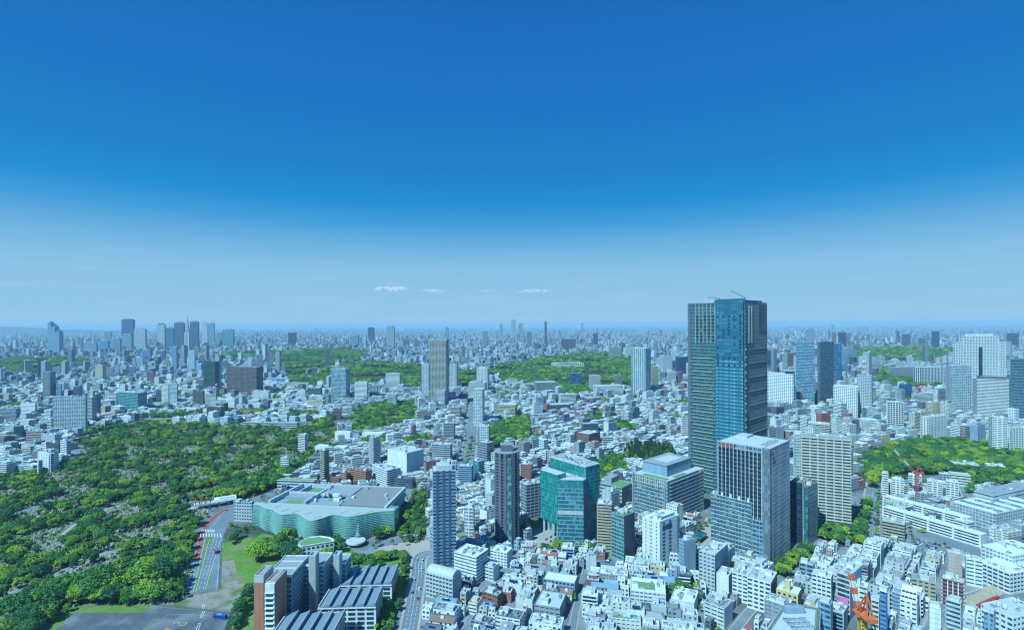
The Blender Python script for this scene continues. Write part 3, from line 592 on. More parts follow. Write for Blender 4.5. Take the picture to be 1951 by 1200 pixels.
tower('solitary white apartment tower before the cemetery trees', 568, 587.5, 868, 829, 'white', 'dark', A, 'apartment_tower', xc=581, a=70, sp=.5, fh=3.1, lm='solitary white tower')
tower('small white and blue block below the solitary white tower', 535, 552, 905, 873, 'white', 'blue', A, sp=.5)
tower('slim beige brown apartment tower behind the museum', 611, 627, 922, 859, 'tan', 'dark', A, 'apartment_tower', xc=618, a=50, sp=.4, out=.7, fh=3.1, units=2, lm='slim beige brown tower')
tower('slim grey tower with white balcony bands above the museum roof', 704, 724, 892, 835, 'lgrey', 'dark', A, 'apartment_tower', xc=712, a=42, sp=.5, out=.7, fh=3.1, blank='R', units=2, lm='slim white-banded tower')
tower('small brown brick tower at the cemetery end', 635, 651, 800, 779, 'brown', 'dark', A)
tower('large windowless pale green hall with blank walls', 739, 807, 908, 864, 'offwhite', 'pale', 'hall', 'hall', xc=775, a=50, sp=.97, fh=6, blank='L', capwall='white', units=5, lm='blank pale green hall')
tower('grey apartment cluster behind the blank pale green hall', 823, 862, 884, 848, 'lgrey', 'dark', A, units=4)
tower('curved corner office with dark glass bands beside the avenue foot', 911, 941, 890, 845, 'grey', 'dark', O, xc=928, a=45, sp=.45, out=.5, fh=3.8, units=3)
tower('brick red apartment block with tiers behind the museum', 666, 708, 927, 899, 'orange', 'dark', A, xc=697, a=60, sp=.55, out=.5, fh=3.0, roof='brown', units=2, lm='brick red apartments')
tower('low brick red wing left of the tiered brick block', 648, 666, 926, 902, 'orange', 'dark', A, xc=660, a=60, sp=.6, fh=3.0, roof='brown', units=1)
tower('flat brick red annex at the museum back corner', 631, 648, 926, 911, 'brick', 'dark', A, sp=.7, fh=3.0, units=0)
tower('white stepped apartment block above the museum back edge', 711, 763, 930, 897, 'white', 'blue', A, xc=738, a=45, sp=.5, out=.6, fh=3.0, units=4, lm='white stepped block')
tower('low slate roofed hall right of the white stepped block', 752, 790, 931, 913, 'dgrey', 'dark', 'hall', 'hall', roof='dark', units=1)
tower('school wing with bright green roof left of the museum back', 520, 556, 921, 906, 'white', 'dark', 'school', 'school', a=84, roof='green', fh=3.4, units=0)
tower('long school block with bright green roof behind the museum', 528, 604, 933, 917, 'offwhite', 'dark', 'school', 'school', a=84, roof='green', fh=3.4, units=0, xc=598)
tower('blue balcony apartment block between the tall slim tower and avenue', 873, 901, 928, 889, 'bluegrey', 'blue', A, sp=.45, out=.9, fh=3.0)
tower('blue glass block behind the oval tower', 901, 923, 918, 880, 'bluegrey', 'teal', O, xc=912, a=45, sp=.2)
tower('white glass sliver building between the two dark towers', 885, 904, 1026, 968, 'white', 'pale', O, sp=.3, fh=3.6, units=2)
tower('brick orange block left of the teal tower', 992, 1016, 925, 886, 'orange', 'dark', A, xc=1012, a=75, sp=.5, fh=3.0)
tower('grey office with pale front left of the teal tower', 993, 1034, 990, 925, 'grey', 'dark', O, xc=1003, a=30, sp=.45, fh=3.6, blank='R', units=3)
# --- right of the centre
f = tower('tall white curved face apartment tower by the palace woods', 1203, 1240, 755, 664, 'lgrey', 'teal', A, 'apartment_tower', xc=1231, a=60, sp=.3, bay=6.5, pw=2.4, fh=3.2, roof='light', units=2, lm='white curved tower', joined=True)
tower('narrow beige tower right of the white curved face tower', 1241, 1254, 742, 698, 'beige', 'dark', A, 'apartment_tower')
tower('smooth pale grey slab left of the glass landmark tower', 1260, 1281, 712, 679, 'lgrey', 'pale', O, sp=.7, fh=4)
tower('black banded office behind the glass landmark tower', 1287, 1316, 716, 680, 'navy', 'black', O, sp=.4, fh=4)
tower('white block with dark bands left of the glass landmark tower', 1271, 1288, 735, 709, 'white', 'dark', O)
tower('dark glass cube beside the palace woods', 1085, 1109, 739, 711, 'navy', 'blue', O, sp=.2, fh=4, units=2)
tower('white office tower right of the dark glass cube', 1122, 1144, 747, 716, 'white', 'dark', O, sp=.5)
tower('slim grey tower right of the white office by the woods', 1171, 1185, 740, 715, 'grey', 'dark', O)
tower('wide white terraced apartments below the dark glass cube', 1131, 1187, 760, 736, 'white', 'dark', A, sp=.5, out=.9, units=6)
tower('low white palace with a pale green roof among trees', 1051, 1112, 705, 693, 'white', 'dark', 'palace', 'palace', a=12, dep=60, roof='mint', fh=8, bay=12, pw=3, units=0)
tower('wedge shaped grey building on the edge of the palace woods', 1017, 1060, 750, 729, 'grey', 'dark', O, units=0)
tower('white terraced block stepping down by the woods', 1065, 1097, 775, 752, 'white', 'dark', A, out=1.0, sp=.4)
tower('long dark low apartment block in the middle distance', 1040, 1087, 790, 772, 'dgrey', 'dark', A)
tower('brick red office block with rounded rear behind the teal tower', 1099, 1143, 857, 828, 'brick', 'dark', O, xc=1122, a=45, sp=.5, fh=3.6, bay=4, pw=.8, units=3, lm='brick red office')
tower('dark grey curved apartment block behind the brick red office', 1108, 1140, 832, 808, 'dgrey', 'dark', A, out=.8)
tower('white balconied tower left of the glass landmark tower', 1298, 1314, 845, 794, 'white', 'dark', A, 'apartment_tower', sp=.55, out=.7)
tower('white office with red roof line right of the brick red one', 1148, 1168, 855, 834, 'offwhite', 'dark', O)
tower('pale teal glass half of the striped twin towers', 1517, 1558, 772, 652, 'bluegrey', 'blue', O, 'office_tower', xc=1552, a=62, dep=40, sp=.4, out=.1, fh=4.2, roof='dark', units=0, lm='striped twin towers', joined=True)
tower('dark half of the striped twin towers', 1558, 1589, 772, 652, 'dgrey', 'blue', O, 'office_tower', xc=1563, a=30, sp=.5, out=.2, fh=4.2, roof='dark', units=0, joined=True)
tower('blue sliver tower behind the striped twin towers', 1588, 1604, 742, 655, 'blue', 'blue', O, 'office_tower', sp=.2, fh=5)
tower('pale blue ribbed office right of the twin towers', 1604, 1631, 700, 665, 'bluegrey', 'blue', O, bay=6, pw=2, fh=5)
tower('grey gridded tower left of the striped twin towers', 1494, 1516, 708, 673, 'brown', 'dark', O, bay=5, pw=1.6, fh=4)
tower('dark tower right behind the glass landmark tower', 1462, 1479, 708, 668, 'navy', 'black', O, fh=4)
tower('white gridded office slab below the antenna building', 1588, 1643, 799, 738, 'white', 'dark', O, 'office_tower', xc=1634, a=55, sp=.5, bay=4, pw=1.5, fh=3.7, roof='light', units=4, lm='white gridded slab', joined=True)
f = tower('white fronted office tower carrying a red and white antenna', 1633, 1677, 795, 716, 'lgrey', 'dark', O, 'office_tower', xc=1661, a=52, sp=.5, bay=4, pw=1.4, fh=3.8, roof='grey', units=4, lm='antenna building', joined=True)
am = MB(); zt = zat(1653, 686, f.Y); z = f.h
for k in range(6):
    s = 3.2 - .2 * k; z2 = z + (zt - f.h) / 6; m_ = k % 2
    for x, y in ((-1, -1), (1, -1), (1, 1), (-1, 1)): am.bar((x * s, y * s, z), (x * (s - .2), y * (s - .2), z2), .8, m_)
    for x, y, X, Y in ((-1, -1, 1, -1), (1, -1, 1, 1), (1, 1, -1, 1), (-1, 1, -1, -1)): am.bar((x * s, y * s, z), (X * s, Y * s, z2), .5, m_); am.bar((x * s, y * s, z), (X * s, Y * s, z), .6, m_)
    z = z2
am.build('antenna_mast', [MISC['crane_red'], MISC['crane_white']], f.root, (-f.W * .15, 0, 0))
f = tower('white office complex with dark cylindrical stair and saucer roof', 1462, 1527, 782, 714, 'white', 'dark', O, xc=1512, a=58, sp=.5, bay=5, pw=2.2, fh=4, units=2, joined=True)
MB().cyl(f.W * .2, -f.D * .32, 0, f.h + 6, 11, n=20).build('stair_drum', GL['black'], f.root); MB().cyl(f.W * .2, -f.D * .32, f.h + 6, f.h + 9, 13, 17, 24).build('saucer_roof', WALL['lgrey'], f.root)
f = tower('white grid faced office tower with green on its roof', 1691, 1735, 827, 768, 'white', 'black', O, 'office_tower', xc=1722, a=58, sp=.3, bay=4.6, pw=.9, out=.5, fh=4, roof='grey', units=3, lm='white grid office')
MB().box(-f.W * .4, f.W * .1, -f.D * .4, f.D * .1, f.h + .3, f.h + .6).build('roof_garden', ROOF['green'], f.root)
tower('white stepped office with terraces behind the white grid tower', 1737, 1778, 774, 751, 'white', 'dark', O, sp=.5)
tower('dark blue cube behind the white grid tower', 1713, 1738, 764, 732, 'navy', 'blue', O)
tower('grey apartment tower left of the white twin winged tower', 1787, 1811, 780, 741, 'grey', 'dark', A, out=.6)
f = tower('huge white gridded skyscraper with dark central slot', 1829, 1903, 770, 641, 'white', 'dark', O, 'office_tower', xc=1833, a=4, dep=60, sp=.42, bay=4.6, pw=2.0, fh=4.2, roof='white', units=0, hat=(.7, .8, 7, 'white'), lm='huge white skyscraper', joined=True)
MB().box(-5, 5, -f.D / 2 - 1.4, -f.D / 2 + 1, 5, f.h * .84).build('dark_slot', GL['black'], f.root)
for s in (-1, 1):
    ww = 20.; rect_facade(f.root, ww, f.D * .7, 0, f.h - 17, 38, 'white', GL['dark'], .42, .25, 4.6, 2.0, None, True, cx=s * (f.W / 2 + ww / 2 + .6), cy=-2); MB().box(-ww / 2, ww / 2, -f.D * .35, f.D * .35, f.h - 17, f.h - 15.5).build('wing_roof', ROOF['white'], f.root, (s * (f.W / 2 + ww / 2 + .6), -2, 0))
occupy(rect(f.c[0], f.c[1], f.W + 46, f.D, f.a))
tower('glassy grey tower before the left wing of the huge white skyscraper', 1811, 1851, 790, 698, 'lgrey', 'blue', O, 'office_tower', xc=1812, a=-20, dep=30, sp=.35, bay=4, pw=.9, fh=4, roof='dark', units=1, joined=True)
tower('curved white hotel with ribbon balconies before the huge skyscraper', 1861, 1926, 802, 722, 'white', 'dark', A, 'hotel', xc=1862, a=-24, dep=26, sp=.5, out=.8, fh=3.4, roof='grey', units=0, hat=(.8, .7, 6, 'dgrey'), joined=True)
tower('teal residential tower with white balcony edges at the right edge', 1926, 1975, 811, 684, 'bluegrey', 'teal', A, 'apartment_tower', xc=1930, a=8, dep=30, sp=.3, out=1.0, fh=3.4, units=1, joined=True)
tower('white apartment tower with dark window bands above the wood', 1891, 1924, 866, 797, 'white', 'dark', A, 'apartment_tower', xc=1919, a=65, sp=.52, bay=7, pw=1.2, fh=3.1, units=3, lm='white wood-side tower')
tower('white and turquoise apartment tower at the right edge above the wood', 1924, 1980, 870, 816, 'white', 'teal', A, 'apartment_tower', xc=1930, a=12, dep=20, sp=.4, out=.6, bay=6, pw=1.2, fh=3.1, units=3)
tower('pair of white slabs above the wood', 1754, 1803, 842, 796, 'white', 'dark', A, xc=1770, a=25, sp=.4, bay=5, pw=2.4, fh=3.1, units=4)
tower('dark balcony apartment block above the middle of the wood', 1837, 1868, 842, 813, 'grey', 'dark', A, out=.8)
tower('cream apartment block with terraces behind the beige residence', 1541, 1596, 838, 810, 'cream', 'dark', A, xc=1580, a=60, out=.8, sp=.4, fh=3.1, units=4)
tower('brick and turquoise striped block behind the beige residence', 1607, 1643, 834, 801, 'brick', 'teal', A, xc=1638, a=70, sp=.45, fh=3.2)
tower('low white office with dark bands right of the brick striped block', 1643, 1683, 828, 802, 'white', 'dark', O, xc=1672, a=60, sp=.5, fh=3.6)
tower('long white ministry block with black window ribs', 1741, 1803, 735, 700, 'white', 'black', O, xc=1756, a=14, sp=.15, bay=7, pw=2.5, fh=5, units=3)
tower('low grey shed roofs before the imperial woods', 1690, 1741, 718, 700, 'lgrey', 'dark', O)
tower('pale ribbed tower behind the antenna building', 1657, 1680, 712, 680, 'lgrey', 'blue', O, bay=6, pw=2.5, fh=5)
# ================================================================ the glass landmark tower
def landmark():
    f = frame(1313, 1462, 958, 578, 1421, 43); h = f.h; w, d = f.W / 2, f.D / 2
    r = thing('glass_tower', 'tallest tower, blue green glass with tan fins and sunshade strips', 'skyscraper', f.c, f.a)
    LM.append(('tallest glass tower', 1388, 950))
    nf = 56; fh = h / nf; gm = glass('glass_landmark', (.012, .1, .13), (.04, .18, .2), 1.9, fh, frac=.25, spec=.7)
    gb = glass('glass_landmark_bay', (.01, .13, .2), (.03, .22, .3), 9.5, fh, frac=.7, spec=.7)
    MB().box(-w, w, -d, d, 0, h).build('glazing', gm, r)
    me = MB().box(-w - .12, w + .12, -d - .12, d + .12, 0, .5).mesh('floor_band', WALL['steel'])
    for i in range(1, nf): put('floor_band', me, r, (0, 0, i * fh))
    mu = MB()                                             # fine glazing bars
    n = 34
    for k in range(n + 1):
        y = -d + 2 * d * k / n; mu.box(-w - .2, -w + .05, y - .09, y + .09, 0, h); mu.box(w - .05, w + .2, y - .09, y + .09, 0, h)
    for k in range(1, 30):
        x = -w + 2 * w * k / 30; mu.box(x - .09, x + .09, -d - .2, -d + .05, 0, h); mu.box(x - .09, x + .09, d - .05, d + .2, 0, h)
    mu.build('mullions', WALL['dgrey'], r, kind='stuff')
    # projecting bay next to the near corner, on the lit face
    y0, y1 = -d + 1.5, -d + .49 * 2 * d; zb = h + 6.5
    bay = MB().box(-w - 2.6, -w + .3, y0, y1, 14, zb).build('bay_glazing', gb, r)
    me = MB().box(-w - 2.8, -w + .2, y0 - .2, y1 + .2, 0, .7).mesh('bay_floor_band', WALL['navy'])
    for i in range(4, nf + 1): put('floor_band', me, bay, (0, 0, i * fh))
    bm = MB(); 
    for k in range(0, 19):
        y = y0 + (y1 - y0) * k / 18; bm.box(-w - 2.85, -w - 2.5, y - .1, y + .1, 14, zb - .5)
    bm.build('mullions', WALL['navy'], bay, kind='stuff')
    wr = MB().box(-w - 2.72, -w - 2.4, y0 + .2, y1 - .2, 0, 1.7).mesh('window_row', glass('glass_blind', (.02, .24, .32), (.22, .56, .62), 1.7, 1.7, frac=.55))
    for i in range(4, 40): put('window_row', wr, bay, (0, 0, i * fh + 1.4))
    # dark hotel windows scattered over the upper bay
    rg = random.Random(4); wm = MB().box(-.5, .5, -1.25, 1.25, .9, 3.2).mesh('window', GL['black'])
    for i in range(38, 53):
        for k in range(5):
            if rg.random() < .5: put('window', wm, bay, (-w - 2.35, y0 + (y1 - y0) * (k + .5) / 5, i * fh))
    # tan fins on the hotel storeys, left part of the lit face
    fin = MB().box(-.55, .55, -.28, .28, h * .795, h + 1.2).mesh('fin', MISC['tan_metal'])
    for k in range(6): put('fin', fin, r, (-w - .5, y1 + 1.2 + (d - y1 - 12) * k / 5, 0))
    hw = MB().box(-.4, .2, -1.5, 1.5, .8, 3.3).mesh('window', GL['black'])
    for i in range(45, 53):
        for k in range(5):
            if rg.random() < .8: put('window', hw, r, (-w - .12, y1 + 1.2 + (d - y1 - 12) * (k + .5) / 5, i * fh))
    # tan sunshade strips below
    sa = MB().box(-.9, .1, -(d - y1) / 2 * .72, (d - y1) / 2 * .72, 0, .75).mesh('sunshade', MISC['tan_metal'])
    sb = MB().box(-.7, .1, -(d - y1) / 2 * .92, (d - y1) / 2 * .92, 0, .4).mesh('sunshade', MISC['tan_metal'])
    for i in range(2, 42):
        put('sunshade', sa if i % 2 == 0 else sb, r, (-w - .12, (d + y1) / 2 - 1, i * fh + .3))
    for i in range(20): put('light_panel', MB().box(-w + .5, -w + 3.4, -d - .6, -d + .05, 6 + i * 10, 8.4 + i * 10).mesh('light_panel', MISC['tan_metal']) if i == 0 else bpy.data.meshes['light_panel'], r, (0, 0, i * 10 if i == 0 else i * 10))
    # right face: dark recess, fins at the top, slats
    MB().box(-w + 3.6, -w + 8, -d - .5, -d + .3, 10, h + 2).build('recess_panel', GL['black'], r)
    fin2 = MB().box(-.4, .4, -.7, .3, h * .8, h - 3).mesh('fin', MISC['tan_metal'])
    for x in (-w + 9, -w + 11.2, -w + 13.4, -w + 20): put('fin', fin2, r, (x, -d, 0))
    fin3 = MB().box(-.3, .3, -.6, .3, h * .86, h + 2.5).mesh('fin', WALL['dgrey'])
    for k in range(8): put('fin', fin3, r, (w - 1 - k * 3.6, -d, 0))
    sl = MB().box(-w + 9, w - 3, -d - .7, -d + .1, 0, .45).mesh('slat', WALL['steel'])
    for i in range(3, 44, 4): put('slat', sl, r, (0, 0, i * fh))
    MB().box(-w - .6, -w + .8, d - 3.4, d + .6, 0, h + .4).build('corner_column', WALL['dgrey'], r)
    MB().box(w - 3, w + .5, -d - .5, -d + 1, 0, h + .2).build('corner_column', WALL['dgrey'], r)
    MB().box(-w + .5, w - .5, -d + .5, d - .5, h, h + .3).build('roof', ROOF['grey'], r)
    pm = MB(); ring(pm, 2 * w + .3, 2 * d + .3, .5, h - .05, h + 2.2); pm.build('parapet', WALL['navy'], r)
    MB().box(-w + 2, w - 6, y0 + 2, y1 - 2, h + .3, h + 5).build('plant_room', WALL['navy'], r)
    MB().box(-w + 3, w - 12, y1 + 4, d - 18, h + .3, h + 4.5).build('plant_room', WALL['lgrey'], r)
    for x, y, tx, ty, tz in ((-w + 4, y1 - 3, -w + 4, y1 + 11, 2), (-w + 8, y0 + 2, -w + 4, y0 + 17, 9)):
        m = MB(); m.cyl(x, y, h + 3, h + 8, .9, n=8); m.bar((x, y, h + 8), (tx, ty, h + 8 + tz), .9); m.bar((tx, ty, h + 8 + tz), (tx - 2, ty + 1, h + 7 + tz), .7); m.build('roof_crane', WALL['dgrey'], r)
landmark()
# ================================================================ the office blocks around it
f = tower('tall slate and beige office tower with red signs at its top corners', 1368, 1505, 1082, 857, 'steel', 'blue', O, 'office_tower', xc=1467, a=44, sp=.3, out=.2, bay=3.2, pw=.35, fh=4.1, roof='light', units=0, lm='slate office tower')
w, d = f.W / 2, f.D / 2; PT = f
fm = MB().box(-.7, .1, -.28, .28, f.h * .38, f.h + .5).mesh('fin', MISC['tan_metal'])
for k in range(12): put('fin', fm, f.root, (-w - .3, -d + 7 + (2 * d - 8) * k / 11, 0))
rg = random.Random(9); bw = MB().box(-.75, .1, -1.3, 1.3, .6, 3.3).mesh('window', GL['black'])
for i in range(11, f.nf - 1):
    for k in range(11): put('window', bw, f.root, (-w - .02, -d + 7 + (2 * d - 8) * (k + .5) / 11, i * f.fh))
MB().box(-w - .5, -w + .3, -d - .45, -d + 6, f.h * .02, f.h + 1.2).build('corner_panel', glass('glass_corner', (.1, .16, .2), (.2, .27, .32), 3.2, 4.1, frac=.5), f.root)
sg = MB()                                                  # red sign letters, too small to read
for k in range(9): sg.box(-w - 1.0, -w - .8, d - 2.2 - k * 1.75, d - 3.4 - k * 1.75 + .15, f.h - 3.4, f.h - 1.2)
sg.v = [(x, y, z) for x, y, z in sg.v]; sg.build('roof_sign', MISC['crane_red'], f.root)
sg = MB()
for k in range(4): sg.box(-w + 2 + k * 1.7, -w + 3.2 + k * 1.7, -d - .8, -d - .6, f.h - 6.5, f.h - 4.6)
for k in range(3): sg.box(-w + 2 + k * 1.7, -w + 3.2 + k * 1.7, -d - .8, -d - .6, f.h - 3.6, f.h - 1.8)
sg.build('roof_sign', MISC['crane_red'], f.root)
pm = MB()
for k in range(7): pm.box(-w + 6 + k * 5.2, -w + 8 + k * 5.2, -d + 6, -d + 9, f.h + .3, f.h + 3)
pm.build('cooling_towers', MISC['duct'], f.root, kind='stuff')
MB().box(-w * .55, w * .6, -d * .5, d * .7, f.h + .3, f.h + 1.3).build('roof_deck', ROOF['light'], f.root)
MB().box(w * .1, w * .7, d * .3, d * .72, f.h + 1.3, f.h + 3.6).build('plant_room', WALL['lgrey'], f.root)
f = tower('lower office wing with tan sunshade lines before the slate tower', 1355, 1433, 1072, 958, 'steel', 'blue', O, 'office_wing', xc=1432, a=44, dep=26, sp=.22, out=.15, bay=3.2, pw=.25, fh=4.2, roof='light', units=4, lm='lower office wing')
sm = MB().box(-.9, .1, -f.D / 2 + .5, f.D / 2 - .5, 0, .4).mesh('sunshade', MISC['tan_metal'])
for i in range(1, f.nf): put('sunshade', sm, f.root, (-f.W / 2 - .1, 0, i * f.fh + 1.3))
for k in range(5): MB().box(-f.W / 2 - .3, -f.W / 2 + 2, -f.D / 2 + 2 + k * (f.D - 6) / 4, -f.D / 2 + 4 + k * (f.D - 6) / 4, f.h + .3, f.h + 3.5).build('vent_stack', WALL['white'], f.root)
f = tower('broad glass office block with penthouse and tan sunshades', 1205, 1341, 1004, 918, 'steel', 'blue', O, 'office_block', xc=1273, a=42, sp=.22, out=.15, bay=3.4, pw=.25, fh=4.2, roof='light', units=0, lm='broad glass block')
w, d = f.W / 2, f.D / 2
sm = MB().box(-.9, .1, -d + 4, d - 5, 0, .5).mesh('sunshade', MISC['tan_metal']); sm2 = MB().box(-w + 3, w - 3, -.9, .1, 0, .4).mesh('sunshade', WALL['lgrey'])
for i in range(1, f.nf): put('sunshade', sm, f.root, (-w - .1, 0, i * f.fh + 1.5)); put('sunshade', sm2, f.root, (0, -d - .1, i * f.fh + 1.5))
fm = MB().box(-.6, .1, -.35, .35, f.h - 9, f.h + 1).mesh('fin', MISC['tan_metal'])
for k in range(18): put('fin', fm, f.root, (-w - .3, -d + 3 + (2 * d - 6) * k / 17, 0))
fm = MB().box(-.5, .5, -.6, .1, 0, f.h + 1.4).mesh('fin', MISC['tan_metal'])
for k in range(5): put('fin', fm, f.root, (w - 1 - k * 2.4, -d - .2, 0))
for y in (-d + 1, -d + 3.5, d - 3, d - 1): put('fin', MB().box(-.6, .1, -.4, .4, 0, f.h + 1.2).mesh('fin', WALL['steel']), f.root, (-w - .3, y, 0))
MB().box(-w * .62, w * .72, -d * .55, d * .8, f.h + .2, f.h + 13).build('penthouse', WALL['bluegrey'], f.root)
MB().box(-w * .64, w * .74, -d * .57, d * .82, f.h + 13, f.h + 13.8).build('penthouse_roof', ROOF['grey'], f.root)
MB().box(-w * .3, w * .5, -d * .3, d * .5, f.h + 13.8, f.h + 14.3).build('roof_deck', ROOF['light'], f.root)
MB().box(-w * .93, -w * .75, -d * .8, d * .5, f.h + .3, f.h + .9).build('roof_garden', ROOF['green'], f.root)
MB().box(-w * .5, w * .1, -d * .9, -d * .7, f.h + .3, f.h + .9).build('roof_garden', ROOF['green'], f.root)
f = tower('cream banded residence slab of many storeys right of the slate tower', 1529, 1627, 1014, 840, 'cream', 'dark', A, 'apartment_tower', xc=1621, a=64, dep=22, sp=.42, out=.7, bay=7.5, pw=1.1, fh=3.35, roof='grey', units=5, lm='cream banded residence', piermat=WALL['lgrey'], pout=.3)
MB().box(f.W / 2 + .75, f.W / 2 + 1.2, -f.D / 2, f.D / 2, 0, f.h + .8).build('side_wall', WALL['dgrey'], f.root)
tower('taller grey shaft at the left end of the cream residence', 1514, 1531, 990, 829, 'lgrey', 'pale', A, 'apartment_tower', xc=1528, a=64, dep=18, sp=.35, out=.3, bay=3, pw=.5, fh=3.35, units=1)
f = tower('black metal clad low tower with a roof garden right of the slate tower', 1506, 1546, 1038, 922, 'black', 'black', O, 'office_tower', xc=1529, a=44, sp=.2, out=.1, bay=2.2, pw=.3, fh=4, roof='grey', units=1, lm='black low tower')
MB().box(-f.W * .42, f.W * .2, -f.D * .3, f.D * .4, f.h + .3, f.h + 1.0).build('roof_garden', ROOF['green'], f.root)
fm = MB().box(-.25, .25, -.5, .1, 2, f.h + .8).mesh('fin', MISC['tan_metal'])
for k in range(6): put('fin', fm, f.root, (-f.W / 2 + 1 + k * (f.W - 2) / 5, -f.D / 2 - .2, 0))
tower('green glass cube with slate frame before the cream residence', 1527, 1558, 1040, 930, 'dgrey', 'teal', O, 'office_block', xc=1539, a=40, sp=.2, out=.15, bay=3.5, pw=.3, fh=4.2, roof='dark', units=2)
f = tower('concrete banded office with a bright green roof', 1143, 1206, 965, 930, 'concrete', 'dark', O, 'office_block', xc=1185, a=48, sp=.58, out=.4, fh=4.4, roof='grey', units=0, lm='green roofed office')
for k in range(2): MB().box(-f.W * .45 + k * f.W * .47, -f.W * .45 + k * f.W * .47 + f.W * .42, -f.D * .45, f.D * .1, f.h + .3, f.h + .75).build('roof_garden', ROOF['green'], f.root)
MB().box(-f.W * .2, f.W * .45, f.D * .12, f.D * .46, f.h + .2, f.h + 7).build('plant_room', WALL['grey'], f.root)
tower('tan stepped apartment block in the gap right of the teal tower', 1139, 1169, 1050, 962, 'tan', 'dark', A, xc=1164, a=75, sp=.5, out=.8, fh=3.0, roof='light', units=3, lm='tan stepped apartments')
f = tower('dark glass building with green terraces left of the white signed block', 1166, 1209, 1070, 984, 'grey', 'teal', O, xc=1189, a=40, sp=.3, out=.15, bay=3, pw=.3, fh=3.8, roof='dark', units=4, blank='F', capwall='black', lm='dark terraced building')
MB().box(-f.W * .4, f.W * .1, -f.D * .4, -f.D * .1, f.h + .3, f.h + .7).build('roof_garden', ROOF['green'], f.root)
f = tower('bright white block with a rooftop sign board', 1225, 1294, 1078, 995, 'white', 'pale', O, 'office_block', xc=1257, a=38, sp=.97, fh=3.5, roof='white', units=2, lm='white signed block')
wn = MB().box(-.1, .12, -.45, .45, .9, 2.2).mesh('window', GL['black']); wn2 = MB().box(-1.7, 1.7, -.12, .1, .8, 2.5).mesh('window', GL['dark'])
for i in range(1, f.nf):
    for y in (-f.D * .32, -f.D * .05, f.D * .05, f.D * .3): put('window', wn, f.root, (-f.W / 2 - .27, y, i * f.fh))
    for x in (-f.W * .3, f.W * .02): put('window', wn2, f.root, (x, -f.D / 2 - .27, i * f.fh - (0 if i < f.nf - 2 else .3)))
MB().box(-f.W * .36, f.W * .12, -f.D / 2 - .34, -f.D / 2, f.h - 9, f.h - 4).build('picture_window', GL['dark'], f.root)
MB().box(f.W / 2 - 3.2, f.W / 2 + .6, -f.D / 2 - .4, -f.D / 2 + 4, 0, f.h - 1).build('glass_stair', GL['pale'], f.root)
b = MB(); b.box(-f.W * .42, f.W * .3, -f.D / 2 + .4, -f.D / 2 + .7, f.h + 1.4, f.h + 4.4); bo = b.build('sign_board', WALL['white'], f.root)
b = MB()
for k in range(4):                                         # four square blue characters of the board
    x = -f.W * .36 + k * f.W * .155; y0 = -f.D / 2 + .33; s = f.W * .1
    b.box(x, x + s, y0, y0 + .06, f.h + 3.7, f.h + 4.0); b.box(x, x + s, y0, y0 + .06, f.h + 1.9, f.h + 2.2); b.box(x + s * .4, x + s * .6, y0 + .01, y0 + .05, f.h + 2.2, f.h + 3.7); b.box(x, x + s, y0 + .015, y0 + .055, f.h + 2.8, f.h + 3.05)
    if k % 2: b.box(x, x + s * .18, y0 + .02, y0 + .05, f.h + 2.2, f.h + 3.7)
b.build('sign_characters', WALL['blue'], bo)
tower('slate blue narrow tower right of the bright white signed block', 1294, 1325, 1096, 1032, 'bluegrey', 'dark', O, xc=1303, a=22, sp=.8, fh=3.4, roof='grey', units=2, blank='F', capwall='bluegrey')
tower('grey panelled building with curved flank before the lower office wing', 1333, 1386, 1130, 1058, 'lgrey', 'dark', A, xc=1362, a=48, sp=.6, fh=3.2, blank='F', capwall='grey', roof='light', units=4)
